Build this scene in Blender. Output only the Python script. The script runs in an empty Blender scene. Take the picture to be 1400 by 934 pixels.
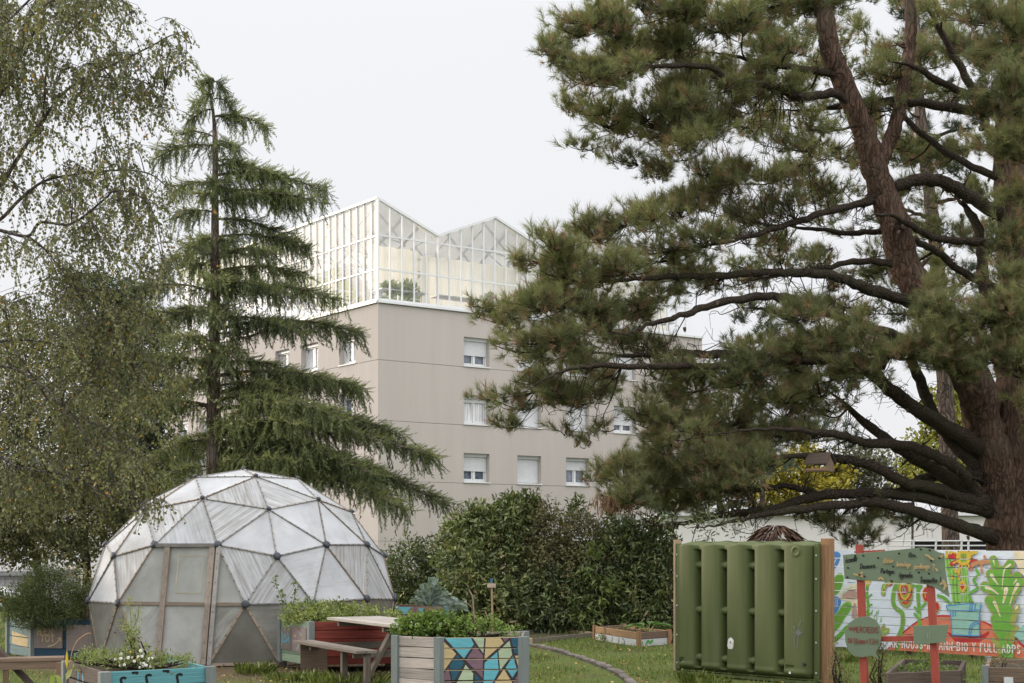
import bpy, math, random
import numpy as np
from mathutils import Vector, Matrix
from mathutils.geometry import tessellate_polygon
rng = np.random.default_rng(11); random.seed(11)
SC = bpy.context.scene; COL = SC.collection
# ---------------------------------------------------------------- camera model (level camera, shifted lens)
F, CX, HZ, EYE = 2000.0, 700.0, 745.0, 1.75
Z = Vector((0, 0, 1))
def P(px, py, Y): return Vector(((px-CX)/F*Y, Y, EYE+(HZ-py)/F*Y))
def G(px, py, z=0.0):
    Y = (EYE-z)*F/(py-HZ); return Vector(((px-CX)/F*Y, Y, z))
def U(a, b): return random.uniform(a, b)
cam = bpy.data.cameras.new('camera'); co = bpy.data.objects.new('camera', cam); COL.objects.link(co)
co.location = (0, 0, EYE); co.rotation_euler = (math.pi/2, 0, 0)
cam.sensor_width = 36; cam.lens = 36*F/1400; cam.shift_y = (HZ-467)/1400; cam.clip_end = 5000
SC.camera = co
# ---------------------------------------------------------------- object helpers
WORLD = {}
def tag(o, label=None, cat=None, group=None, kind=None):
    if label: o['label'] = label
    if cat: o['category'] = cat
    if group: o['group'] = group
    if kind: o['kind'] = kind
    return o
def thing(name, loc, label, cat, group=None):
    o = bpy.data.objects.new(name, None); COL.objects.link(o); o.location = loc; o.empty_display_size = .2
    WORLD[o.name] = Vector(loc)
    return tag(o, label, cat, group)
def link(name, me, mats, parent=None, origin=None):
    o = bpy.data.objects.new(name, me); COL.objects.link(o)
    for m in (mats if isinstance(mats, (list, tuple)) else [mats]): me.materials.append(m)
    og = Vector(origin) if origin is not None else Vector((0, 0, 0))
    WORLD[o.name] = og
    if parent is not None:
        o.parent = parent; o.location = og-WORLD[parent.name]
    else: o.location = og
    return o
def arr_mesh(name, V, Fa, tint, mats, parent=None, origin=None, mi=None, smooth=False):
    V = np.asarray(V, dtype=np.float32); Fa = np.asarray(Fa, dtype=np.int32)
    og = Vector(origin) if origin is not None else (WORLD[parent.name].copy() if parent is not None else Vector((0, 0, 0)))
    V = V-np.array(og, dtype=np.float32)
    me = bpy.data.meshes.new(name); nv, nf, k = len(V), len(Fa), Fa.shape[1]
    me.vertices.add(nv); me.vertices.foreach_set('co', V.ravel())
    me.loops.add(nf*k); me.loops.foreach_set('vertex_index', Fa.ravel())
    me.polygons.add(nf); me.polygons.foreach_set('loop_start', np.arange(0, nf*k, k, dtype=np.int32))
    if mi is not None: me.polygons.foreach_set('material_index', np.asarray(mi, dtype=np.int32))
    a = me.attributes.new('tint', 'FLOAT', 'FACE'); a.data.foreach_set('value', np.asarray(tint, dtype=np.float32))
    me.update(calc_edges=True)
    if smooth: me.polygons.foreach_set('use_smooth', np.ones(nf, dtype=bool))
    return link(name, me, mats, parent, og)
class MB:
    def __init__(s): s.v = []; s.f = []; s.m = []; s.t = []; s.s = []
    def add(s, vs, fs, mi=0, t=None, smooth=False):
        b = len(s.v); s.v += [tuple(x) for x in vs]; t = random.random() if t is None else t
        for f in fs: s.f.append([b+i for i in f]); s.m.append(mi); s.t.append(t); s.s.append(smooth)
        return s
    def box(s, c, size, R=None, mi=0, t=None):
        hx, hy, hz = size[0]/2, size[1]/2, size[2]/2; c = Vector(c)
        vs = [Vector((x, y, z)) for x in (-hx, hx) for y in (-hy, hy) for z in (-hz, hz)]
        if R is not None: vs = [R @ v for v in vs]
        return s.add([c+v for v in vs], [(0, 1, 3, 2), (4, 6, 7, 5), (0, 4, 5, 1), (2, 3, 7, 6), (0, 2, 6, 4), (1, 5, 7, 3)], mi, t)
    def beam(s, a, b, w, h, up=Z, mi=0, t=None):
        a, b = Vector(a), Vector(b); d = (b-a); L = d.length; d = d.normalized()
        x = d.cross(Vector(up))
        if x.length < 1e-4: x = d.cross(Vector((0, 1, 0)))
        x.normalize(); y = x.cross(d)
        R = Matrix((d, x, y)).transposed()
        return s.box((a+b)/2, (L, w, h), R, mi, t)
    def tube(s, pts, rad, n=8, mi=0, t=None, cap=True, rough=0.0, smooth=True):
        pts = [Vector(p) for p in pts]; N = len(pts)
        if not hasattr(rad, '__len__'): rad = [rad]*N
        t0 = (pts[1]-pts[0]).normalized(); ref = Z if abs(t0.z) < .9 else Vector((0, 1, 0))
        x = t0.cross(ref).normalized(); vs = []
        for i, p in enumerate(pts):
            d = (pts[min(i+1, N-1)]-pts[max(i-1, 0)]).normalized()
            x = (x-d*x.dot(d)); x = x.normalized() if x.length > 1e-6 else d.orthogonal().normalized()
            y = d.cross(x)
            for k in range(n):
                a = 2*math.pi*k/n; r = rad[i]*(1+(U(-rough, rough) if rough else 0))
                vs.append(p+(x*math.cos(a)+y*math.sin(a))*r)
        fs = [(i*n+k, i*n+(k+1) % n, (i+1)*n+(k+1) % n, (i+1)*n+k) for i in range(N-1) for k in range(n)]
        if cap: fs += [tuple(range(n-1, -1, -1)), tuple(range((N-1)*n, N*n))]
        return s.add(vs, fs, mi, t, smooth)
    def prism(s, poly, vec, mi=0, t=None):
        poly = [Vector(p) for p in poly]; vec = Vector(vec); n = len(poly)
        vs = poly+[p+vec for p in poly]
        nor = Vector((0, 0, 0))
        for i in range(n): nor += poly[i].cross(poly[(i+1) % n])
        fs = [tuple(range(n)), tuple(range(2*n-1, n-1, -1))]+[(i, i+n, (i+1) % n+n, (i+1) % n) for i in range(n)]
        if nor.dot(vec) > 0: fs = [tuple(reversed(f)) for f in fs]
        return s.add(vs, fs, mi, t)
    def disc(s, c, nrm, r, h, n=10, mi=0, t=None, dome=0.0):
        c = Vector(c); nrm = Vector(nrm).normalized(); x = nrm.orthogonal().normalized(); y = nrm.cross(x)
        vs = []; 
        rings = [(r, 0), (r, h*.6), (r*.8, h), (r*.4, h+dome)]
        for rr, hh in rings:
            for k in range(n):
                a = 2*math.pi*k/n; vs.append(c+x*math.cos(a)*rr+y*math.sin(a)*rr+nrm*hh)
        fs = [(i*n+k, i*n+(k+1) % n, (i+1)*n+(k+1) % n, (i+1)*n+k) for i in range(3) for k in range(n)]
        fs += [tuple(range(3*n, 4*n)), tuple(range(n-1, -1, -1))]
        return s.add(vs, fs, mi, t)
    def build(s, name, mats, parent=None, origin=None, bevel=0.0):
        if origin is None:
            origin = WORLD[parent.name] if parent is not None else Vector((sum(v[0] for v in s.v)/len(s.v), sum(v[1] for v in s.v)/len(s.v), min(v[2] for v in s.v)))
        og = Vector(origin); me = bpy.data.meshes.new(name)
        me.from_pydata([(v[0]-og.x, v[1]-og.y, v[2]-og.z) for v in s.v], [], s.f)
        me.polygons.foreach_set('material_index', s.m); me.polygons.foreach_set('use_smooth', s.s)
        a = me.attributes.new('tint', 'FLOAT', 'FACE'); a.data.foreach_set('value', s.t)
        me.update()
        o = link(name, me, mats, parent, og)
        if bevel:
            b = o.modifiers.new('bevel', 'BEVEL'); b.width = bevel; b.segments = 2; b.limit_method = 'ANGLE'
        return o
def copy_tree(o, parent=None):
    c = o.copy(); COL.objects.link(c); c.parent = parent
    for ch in list(o.children): copy_tree(ch, c)
    return c
def catmull(pts, sub=6):
    pts = [Vector(p) for p in pts]; out = []
    q = [pts[0]*2-pts[1]]+pts+[pts[-1]*2-pts[-2]]
    for i in range(1, len(q)-2):
        for k in range(sub):
            t = k/sub; a, b, c, d = q[i-1], q[i], q[i+1], q[i+2]
            out.append(.5*((2*b)+(c-a)*t+(2*a-5*b+4*c-d)*t*t+(3*b-a-3*c+d)*t**3))
    return out+[pts[-1]]
# ---- instancing of small templates into ONE mesh (leaves / needles of one crown)
def inst(tv, tf, pos, ax, nor, sc):
    tv = np.asarray(tv, float); tf = np.asarray(tf, int)
    pos, ax, nor = np.asarray(pos, float), np.asarray(ax, float), np.asarray(nor, float)
    sc = np.asarray(sc, float); N, K = len(pos), len(tv)
    y = ax/(np.linalg.norm(ax, axis=1, keepdims=True)+1e-9)
    x = np.cross(y, nor); x /= (np.linalg.norm(x, axis=1, keepdims=True)+1e-9); z = np.cross(x, y)
    V = pos[:, None]+sc[:, None, None]*(tv[None, :, 0:1]*x[:, None]+tv[None, :, 1:2]*y[:, None]+tv[None, :, 2:3]*z[:, None])
    Fi = tf[None]+(np.arange(N)*K)[:, None, None]
    return V.reshape(-1, 3), Fi.reshape(-1, tf.shape[1]), len(tf)
def rvec(n): 
    v = rng.normal(size=(n, 3)); return v/np.linalg.norm(v, axis=1, keepdims=True)
def tuft_template(n, L, w, a0, a1, base=.55):
    V = []; Fa = []
    for i in range(n):
        th = rng.uniform(a0, a1); ph = rng.uniform(0, 2*math.pi); s = rng.uniform(0, base)*L
        d = np.array([math.sin(th)*math.cos(ph), math.cos(th), math.sin(th)*math.sin(ph)])
        l = L*rng.uniform(.7, 1.05); b = np.array([0, s, 0]); tip = b+d*l; tip[1] -= 0
        q = np.cross(d, rng.normal(size=3)); q /= np.linalg.norm(q)
        V += [b-q*w/2, b+q*w/2, tip]; Fa.append((3*i, 3*i+1, 3*i+2))
    return np.array(V), np.array(Fa)
def strand_template(n, nl, w, droop=.6, a=.5):
    V = []; Fa = []
    for i in range(n):
        s = (i+rng.uniform(0, 1))/n; ph = rng.uniform(0, 2*math.pi); l = nl*(1.1-.5*s)*rng.uniform(.7, 1.2)
        d = np.array([math.sin(a)*math.cos(ph), math.cos(a), math.sin(a)*math.sin(ph)])
        b = np.array([0, s, 0]); q = np.cross(d, rng.normal(size=3)); q /= np.linalg.norm(q)
        V += [b-q*w/2, b+q*w/2, b+d*l]; Fa.append((3*i, 3*i+1, 3*i+2))
    return np.array(V), np.array(Fa)
LEAF_V = np.array([(0, 0, 0), (-.5, .45, .07), (0, 1, -.05), (.5, .45, .07)]); 
LEAF_F = np.array([(0, 2, 1), (0, 3, 2)])
LANCE_V = np.array([(0, 0, 0), (-.5, .35, .06), (-.38, .7, .03), (0, 1, -.12), (.38, .7, .03), (.5, .35, .06), (0, .5, -.03)])
LANCE_F = np.array([(0, 6, 1), (1, 6, 2), (2, 6, 3), (3, 6, 4), (4, 6, 5), (5, 6, 0)])
def leaf_arrays(pos, ax, nor, L, wr, tpl='leaf'):
    tv, tf = (LEAF_V, LEAF_F) if tpl == 'leaf' else (LANCE_V, LANCE_F)
    return inst(tv*np.array([wr, 1, 1]), tf, pos, ax, nor, L)
def ell_clusters(ells, nclu, per, spread, L, wr, tpl='leaf', upb=.35, shell=.5, zmin=0.02, droop=.0, tint_c=.5, tint_sd=.22):
    """leaf-sized faces gathered in shoots spread through a union of ellipsoids; returns V, F, tint"""
    C = np.array([e[0] for e in ells], float); R = np.array([e[1] for e in ells], float)
    wgt = (R[:, 0]*R[:, 2]+R[:, 0]*R[:, 1]); wgt = wgt/wgt.sum()
    k = rng.choice(len(ells), nclu, p=wgt); d = rvec(nclu)
    r = 1-shell*rng.random(nclu)**1.6+rng.normal(0, .07, nclu)
    c = C[k]+d*R[k]*r[:, None]
    out = d/R[k]; out /= np.linalg.norm(out, axis=1, keepdims=True)
    ok = c[:, 2] > zmin
    for i in range(len(ells)):      # drop what lies deep inside another lobe
        q = ((c-C[i])/R[i]); ins = (q**2).sum(1) < .35
        ok &= ~(ins & (k != i) & (rng.random(nclu) < .8))
    c, out = c[ok], out[ok]; n = len(c)
    ct = np.clip(rng.normal(tint_c, tint_sd, n), 0, 1)
    shoot = out+rvec(n)*.6+np.array([0, 0, upb]); shoot /= np.linalg.norm(shoot, axis=1, keepdims=True)
    m = per; s = rng.uniform(-.2, 1, (n, m, 1))
    pos = c[:, None]+shoot[:, None]*s*spread+rng.normal(0, spread*.28, (n, m, 3))
    ax = shoot[:, None]*.6+rng.normal(0, .6, (n, m, 3))-np.array([0, 0, droop])
    nor = out[:, None]*.5+np.array([0, 0, .6])+rng.normal(0, .55, (n, m, 3))
    pos = pos.reshape(-1, 3); ax = ax.reshape(-1, 3); nor = nor.reshape(-1, 3)
    keep = pos[:, 2] > zmin; pos, ax, nor = pos[keep], ax[keep], nor[keep]
    tt = np.repeat(ct, m)[keep]
    sc = L*rng.uniform(.65, 1.2, len(pos))
    V, Fa, q = leaf_arrays(pos, ax, nor, sc, wr, tpl)
    tint = np.repeat(np.clip(tt+rng.normal(0, .1, len(pos)), 0, 1), q)
    return V, Fa, tint
# ---------------------------------------------------------------- materials
def lin(r, g, b):
    f = lambda c: (c/255/12.92) if c/255 <= .04045 else ((c/255+.055)/1.055)**2.4
    return (f(r), f(g), f(b))
def newmat(name):
    m = bpy.data.materials.new(name); m.use_nodes = True; nt = m.node_tree; nt.nodes.clear()
    out = nt.nodes.new('ShaderNodeOutputMaterial'); return m, nt, out
def N(nt, typ, **kw):
    n = nt.nodes.new(typ)
    for k, v in kw.items(): setattr(n, k, v)
    return n
def ramp(nt, fac, stops, interp='LINEAR'):
    r = N(nt, 'ShaderNodeValToRGB'); r.color_ramp.interpolation = interp
    el = r.color_ramp.elements
    while len(el) < len(stops): el.new(.5)
    for e, (p, c) in zip(el, stops): e.position = p; e.color = (*c, 1) if len(c) == 3 else c
    nt.links.new(fac, r.inputs[0]); return r.outputs[0]
KA = .70     # common scale of the painted and rendered surfaces' base colours
def mul(c, k): return tuple(min(1, x*k) for x in c)
def noise(nt, vec, scale, detail=4, rough=.55, stretch=None, dist=0):
    if stretch:
        mp = N(nt, 'ShaderNodeMapping'); mp.inputs['Scale'].default_value = stretch; nt.links.new(vec, mp.inputs[0]); vec = mp.outputs[0]
    n = N(nt, 'ShaderNodeTexNoise'); n.inputs['Scale'].default_value = scale; n.inputs['Detail'].default_value = detail
    n.inputs['Roughness'].default_value = rough; n.inputs['Distortion'].default_value = dist
    nt.links.new(vec, n.inputs['Vector']); return n.outputs['Fac']
def mixc(nt, fac, a, b, blend='MIX'):
    m = N(nt, 'ShaderNodeMix', data_type='RGBA', blend_type=blend)
    for sock, val in ((m.inputs[0], fac), (m.inputs[6], a), (m.inputs[7], b)):
        if hasattr(val, 'is_linked'): nt.links.new(val, sock)
        elif isinstance(val, (int, float)): sock.default_value = val
        else: sock.default_value = (*val, 1)
    return m.outputs[2]
def mathn(nt, op, a, b=None):
    m = N(nt, 'ShaderNodeMath', operation=op)
    for i, v in enumerate((a, b)):
        if v is None: continue
        if hasattr(v, 'is_linked'): nt.links.new(v, m.inputs[i])
        else: m.inputs[i].default_value = v
    return m.outputs[0]
def bump(nt, bsdf, h, strength, dist=.02):
    b = N(nt, 'ShaderNodeBump'); b.inputs['Strength'].default_value = strength; b.inputs['Distance'].default_value = dist
    nt.links.new(h, b.inputs['Height']); nt.links.new(b.outputs[0], bsdf.inputs['Normal'])
def solid(name, col, rough=.6, var=.12, scale=5, tv=.15, bmp=.15, bscale=40, stretch=None, spec=.3, metal=0.0, dirt=None, dirtcol=(.08, .07, .055), coord='Object'):
    col = mul(col, KA); dirtcol = mul(dirtcol, KA); m, nt, out = newmat(name); tc = N(nt, 'ShaderNodeTexCoord').outputs[coord]
    p = N(nt, 'ShaderNodeBsdfPrincipled'); nt.links.new(p.outputs[0], out.inputs[0])
    n1 = noise(nt, tc, scale, 5, .6, stretch)
    c = ramp(nt, n1, [(.25, mul(col, 1-var)), (.75, mul(col, 1+var))])
    if tv:
        at = N(nt, 'ShaderNodeAttribute', attribute_name='tint').outputs['Fac']
        k = mathn(nt, 'ADD', mathn(nt, 'MULTIPLY', at, 2*tv), 1-tv)
        cc = N(nt, 'ShaderNodeCombineColor'); [nt.links.new(k, cc.inputs[i]) for i in range(3)]
        c = mixc(nt, 1.0, c, cc.outputs[0], 'MULTIPLY')
    if dirt:
        n2 = noise(nt, tc, scale*.6+.7, 6, .7, stretch)
        f = ramp(nt, n2, [(dirt, (0, 0, 0)), (dirt+.18, (.8, .8, .8))]); c = mixc(nt, f, c, dirtcol)
    nt.links.new(c, p.inputs['Base Color']); p.inputs['Roughness'].default_value = rough
    p.inputs['Specular IOR Level'].default_value = spec; p.inputs['Metallic'].default_value = metal
    if bmp: bump(nt, p, noise(nt, tc, bscale, 4, .6, stretch), bmp)
    return m
def wood(name, col, grain='h', var=.3, tv=.2, rough=.75, dirt=.58):
    st = (1.2, 1.2, 26) if grain == 'h' else (22, 22, 1.3)
    return solid(name, col, rough, var, 2.2, tv, .35, 3.5, st, .2, dirt=dirt, dirtcol=mul(col, .35))
def leafmat(name, stops, trans=.35, rough=.5, spec=.25):
    m, nt, out = newmat(name)
    at = N(nt, 'ShaderNodeAttribute', attribute_name='tint').outputs['Fac']
    c = ramp(nt, at, stops)
    p = N(nt, 'ShaderNodeBsdfPrincipled'); p.inputs['Roughness'].default_value = rough; p.inputs['Specular IOR Level'].default_value = spec
    t = N(nt, 'ShaderNodeBsdfTranslucent'); nt.links.new(c, p.inputs['Base Color'])
    nt.links.new(mixc(nt, 1.0, c, (1.0, 1.05, .6), 'MULTIPLY'), t.inputs['Color'])
    mx = N(nt, 'ShaderNodeMixShader'); mx.inputs[0].default_value = trans
    nt.links.new(p.outputs[0], mx.inputs[1]); nt.links.new(t.outputs[0], mx.inputs[2]); nt.links.new(mx.outputs[0], out.inputs[0])
    return m
def bark(name, c0, c1, c2=None, scale=3.0, st=(5, 5, .9), bs=.9, lo=.42):
    """fissured plates: stretched cells with dark cracks, over broad tone changes"""
    m, nt, out = newmat(name); tc = N(nt, 'ShaderNodeTexCoord').outputs['Object']
    p = N(nt, 'ShaderNodeBsdfPrincipled'); nt.links.new(p.outputs[0], out.inputs[0]); p.inputs['Roughness'].default_value = .9
    p.inputs['Specular IOR Level'].default_value = .1
    n = noise(nt, tc, scale, 7, .68, st, .6); c = ramp(nt, n, [(.3, c0), (.62, c1)])
    w_ = N(nt, 'ShaderNodeTexNoise'); w_.inputs['Scale'].default_value = 2.5; nt.links.new(tc, w_.inputs['Vector'])
    wm = mixc(nt, .22, tc, w_.outputs['Color'])
    mp = N(nt, 'ShaderNodeMapping'); mp.inputs['Scale'].default_value = (st[0]*3.0, st[1]*3.0, st[2]*2.6); nt.links.new(wm, mp.inputs[0])
    v = N(nt, 'ShaderNodeTexVoronoi', feature='DISTANCE_TO_EDGE'); v.inputs['Scale'].default_value = 1.0; nt.links.new(mp.outputs[0], v.inputs['Vector'])
    crack = ramp(nt, v.outputs['Distance'], [(.0, (lo, lo*.96, lo*.92)), (.22, (1, 1, 1))]); c = mixc(nt, 1.0, c, crack, 'MULTIPLY')
    if c2:
        g = noise(nt, tc, .9, 4, .6); c = mixc(nt, ramp(nt, g, [(.5, (0, 0, 0)), (.66, (.7, .7, .7))]), c, c2)
    nt.links.new(c, p.inputs['Base Color'])
    h = mathn(nt, 'ADD', mathn(nt, 'MINIMUM', v.outputs['Distance'], .2), mathn(nt, 'MULTIPLY', n, .25)); bump(nt, p, h, bs, .12); return m
# ---------------------------------------------------------------- world: overcast sky over a Nishita sky, soft low sun from the left
SUN_EL, SUN_AZ = math.radians(12), math.radians(-66)      # azimuth from +Y towards +X
w = bpy.data.worlds.new('World'); SC.world = w; w.use_nodes = True; nt = w.node_tree; nt.nodes.clear()
wo = nt.nodes.new('ShaderNodeOutputWorld'); bg = nt.nodes.new('ShaderNodeBackground'); nt.links.new(bg.outputs[0], wo.inputs[0])
sky = N(nt, 'ShaderNodeTexSky'); sky.sky_type = 'NISHITA'; sky.sun_disc = False
sky.sun_elevation = SUN_EL; sky.sun_rotation = SUN_AZ; sky.dust_density = 3
gen = N(nt, 'ShaderNodeTexCoord').outputs['Generated']
sx = N(nt, 'ShaderNodeSeparateXYZ'); nt.links.new(gen, sx.inputs[0])
cl = noise(nt, gen, 1.6, 5, .55, (1, 1, 2.5))
cloud = ramp(nt, mathn(nt, 'ADD', sx.outputs['Z'], mathn(nt, 'MULTIPLY', mathn(nt, 'SUBTRACT', cl, .5), .05)),
             [(0, (.82, .82, .84)), (.34, (.865, .875, .905)), (.55, (1.0, 1.0, 1.0)), (.9, (1.0, 1.0, 1.0))])
# overcast layer: pale towards the horizon, several times brighter overhead
gain = N(nt, 'ShaderNodeMapRange'); nt.links.new(sx.outputs['Z'], gain.inputs[0])
for i, v in ((1, .36), (2, .9), (3, 11.0), (4, 26.0)): gain.inputs[i].default_value = v
back = N(nt, 'ShaderNodeMapRange'); back.interpolation_type = 'SMOOTHSTEP'; nt.links.new(sx.outputs['Y'], back.inputs[0])     # sky brightened behind the viewer, added to light the trees from the front
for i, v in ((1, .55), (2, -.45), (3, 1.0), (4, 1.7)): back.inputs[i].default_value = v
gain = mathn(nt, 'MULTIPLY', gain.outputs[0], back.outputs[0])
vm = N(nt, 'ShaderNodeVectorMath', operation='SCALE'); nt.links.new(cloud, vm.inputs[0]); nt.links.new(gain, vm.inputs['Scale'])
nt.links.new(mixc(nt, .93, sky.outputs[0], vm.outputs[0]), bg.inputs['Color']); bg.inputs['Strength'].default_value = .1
sl = bpy.data.lights.new('sun', 'SUN'); so = bpy.data.objects.new('sun', sl); COL.objects.link(so)
sl.energy = 3.0; sl.angle = math.radians(8); sl.color = (1, .84, .67)
sd = Vector((math.sin(SUN_AZ)*math.cos(SUN_EL), math.cos(SUN_AZ)*math.cos(SUN_EL), math.sin(SUN_EL)))
so.rotation_euler = sd.to_track_quat('Z', 'Y').to_euler(); so.location = (-30, 0, 30)
SC.view_settings.view_transform = 'Standard'; SC.view_settings.look = 'None'; SC.view_settings.exposure = 0.0; SC.view_settings.gamma = 1
SC.render.engine = 'CYCLES'; SC.cycles.max_bounces = 8; SC.cycles.transparent_max_bounces = 16; SC.cycles.diffuse_bounces = 4
SC.cycles.use_adaptive_sampling = True
# ---------------------------------------------------------------- ground
def gz(x, y):
    d = max(0.0, min(1.0, (y-40)/3.0))*max(0.0, min(1.0, (-5-x)/4.0))
    return -1.05*d*d*(3-2*d)
def ground():
    xs = sorted(set([-900, -400, -150, -80, -50]+[round(-40+i*1.0, 2) for i in range(81)]+[50, 80, 150, 400, 900]))
    ys = sorted(set([-60, -20, 0, 6]+[round(10+i*.8, 2) for i in range(60)]+[60, 66, 75, 90, 130, 250, 600, 1500]))
    V = [(x, y, gz(x, y)) for y in ys for x in xs]; nx = len(xs)
    Fa = [(j*nx+i, j*nx+i+1, (j+1)*nx+i+1, (j+1)*nx+i) for j in range(len(ys)-1) for i in range(nx-1)]
    m, nt, out = newmat('lawn'); tc = N(nt, 'ShaderNodeTexCoord').outputs['Object']
    p = N(nt, 'ShaderNodeBsdfPrincipled'); nt.links.new(p.outputs[0], out.inputs[0]); p.inputs['Roughness'].default_value = .95; p.inputs['Specular IOR Level'].default_value = .1
    n1 = noise(nt, tc, 1.1, 6, .65); n2 = noise(nt, tc, 14, 5, .7); n3 = noise(nt, tc, .55, 5, .6)
    c = ramp(nt, n2, [(.3, (.045, .062, .018)), (.6, (.10, .125, .035)), (.8, (.15, .15, .055))])
    soil = ramp(nt, n2, [(.3, (.045, .032, .022)), (.7, (.12, .085, .055))])
    c = mixc(nt, ramp(nt, n1, [(.52, (0, 0, 0)), (.68, (.75, .75, .75))]), c, soil)
    # trodden earth round the dome
    vd = N(nt, 'ShaderNodeVectorMath', operation='DISTANCE'); nt.links.new(tc, vd.inputs[0]); vd.inputs[1].default_value = (-3.9, 22.4, 0)
    dd = mathn(nt, 'ADD', vd.outputs['Value'], mathn(nt, 'MULTIPLY', mathn(nt, 'SUBTRACT', n1, .5), 2.6))
    mr = N(nt, 'ShaderNodeMapRange'); nt.links.new(dd, mr.inputs[0])
    for i, v in ((1, 3.3), (2, 4.1), (3, .9), (4, 0.0)): mr.inputs[i].default_value = v
    c = mixc(nt, mr.outputs[0], c, soil); nt.links.new(c, p.inputs['Base Color'])
    bump(nt, p, n2, .8, .05)
    o = arr_mesh('ground', V, Fa, np.full(len(Fa), .5), m, None, (0, 0, 0), smooth=True); tag(o, kind='structure')
ground()
GRASSM = leafmat('grass_blades', [(0, (.06, .085, .02)), (.5, (.12, .16, .035)), (.8, (.19, .21, .055)), (1, (.26, .22, .10))], .3)
def inside_dome(x, y): return (x+4.29)**2+(y-23.4)**2 < 2.55**2
def grass(n=140000):
    x = rng.uniform(-12, 12, n); y = 15.5+15*rng.random(n)**1.0
    k = np.sin(x*2.1+1.3*np.sin(y*1.7))+np.sin(y*2.6+1.1*np.sin(x*1.3))+rng.normal(0, .8, n)
    ok = (np.abs(x) < y*.42+.5) & ~((x+4.29)**2+(y-23.4)**2 < 2.62**2) & (k > -.9)
    ok &= ~(((x+3.9)**2+(y-22.4)**2 < 3.4**2) & (rng.random(n) < .88))
    # worn strip on the near side of the edging stones
    ex = np.interp(y, [17, 18.5, 20.3, 22.2, 24.8, 26.3], [1.75, 1.48, 1.42, 1.11, .5, -.13]); d = ex-x
    ok &= ~((d > -.12) & (d < .55+.25*np.sin(y*3)) & (rng.random(n) < .93))
    x, y, k = x[ok], y[ok], k[ok]; m = len(x)
    h = np.clip(rng.normal(.045, .018, m), .015, .12)*(1+.35*(k > 1.2)); a = rng.uniform(0, 6.28, m); l = rng.normal(0, .45, m)
    wd = .006; cx, sy = np.cos(a)*wd, np.sin(a)*wd
    V = np.zeros((m, 3, 3)); V[:, 0] = np.stack([x-cx, y-sy, 0*x], 1); V[:, 1] = np.stack([x+cx, y+sy, 0*x], 1)
    V[:, 2] = np.stack([x-np.sin(a)*h*l, y+np.cos(a)*h*l, h], 1)
    Fa = np.arange(m*3).reshape(m, 3); t = np.clip(rng.normal(.45, .2, m)+.12*np.sin(x*3+y), 0, 1)
    o = arr_mesh('grass', V.reshape(-1, 3), Fa, t, GRASSM, None, (0, 0, 0)); tag(o, 'short patchy green lawn grass', 'grass', kind='stuff')
grass()
LITTER = leafmat('leaf_litter', [(0, (.16, .07, .03)), (.5, (.32, .17, .06)), (1, (.45, .30, .10))], .2)
def litter(n=1500):
    x = rng.uniform(-6.5, 3.5, n); y = rng.uniform(17, 25, n)
    ok = ~((x+4.29)**2+(y-23.4)**2 < 2.6**2); x, y = x[ok], y[ok]; m = len(x)
    V, Fa, q = leaf_arrays(np.stack([x, y, np.full(m, .03)], 1), rvec(m)*[1, 1, .3], np.array([0, 0, 1])+rvec(m)*.5, rng.uniform(.03, .055, m), .7)
    tag(arr_mesh('fallen_leaves', V, Fa, np.repeat(rng.random(m), q), LITTER, None, (0, 0, 0)), 'scattered orange fallen leaves', 'leaves', kind='stuff')
litter()
# ---------------------------------------------------------------- the block of flats
M_REND = solid('render_taupe', (.55, .50, .465), .9, .045, .75, .0, .12, 60, (2.4, 2.4, .16), spec=.1, dirt=.60, dirtcol=(.475, .43, .395))
M_JOINT = solid('render_joint', (.45, .41, .38), .9, .05, 2, 0, 0)
M_WHITE = solid('white_pvc', (.80, .81, .82), .35, .03, 3, .02, 0)
M_SHUT = solid('shutter_slats', (.74, .75, .77), .45, .03, 3, .03, 0)
M_ROOF = solid('roof_felt', (.25, .25, .25), .9, .1, 2, 0, .2)
M_SILLM = solid('sill_white', (.78, .78, .77), .5, .04, 3, 0, 0)
def glassmat(name, dark=(.03, .035, .045), rough=.03):
    m, nt, out = newmat(name); p = N(nt, 'ShaderNodeBsdfPrincipled'); nt.links.new(p.outputs[0], out.inputs[0])
    at = N(nt, 'ShaderNodeTexCoord').outputs['Object']
    nt.links.new(ramp(nt, noise(nt, at, 2.2, 3), [(.35, dark), (.7, mul(dark, 5))]), p.inputs['Base Color'])
    p.inputs['Roughness'].default_value = rough; p.inputs['Specular IOR Level'].default_value = .7; return m
M_WGLASS = glassmat('window_glass')
OC = Vector((-5.86, 64, 0)); DR = Vector((.8106, .5857, 0)); NR = Vector((.5857, -.8106, 0)); DL = Vector((-.5935, .8048, 0)).normalized(); NL = Vector((-.8048, -.5935, 0)).normalized()
NR = Vector((DR.y, -DR.x, 0)); NL = Vector((-DL.y, DL.x, 0)); 
if NL.y > 0: NL = -NL
ZR = 12.36; LR, LL = 19.3, 23.0
bld = thing('apartment_building', OC, 'taupe rendered block of flats with white windows behind the trees', 'building')
sills = [9.92, 7.27, 4.62, 1.97]; WH = 1.32
colsR = [(4.52, 1.43), (7.54, 1.40), (10.43, 1.42), (13.4, 1.42), (16.4, 1.42)]
colsL = [(1.95, 1.45), (5.4, 1.65), (8.25, 1.45), (11.1, 1.45), (14.1, 1.45), (17.1, 1.45), (20, 1.45)]
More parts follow.
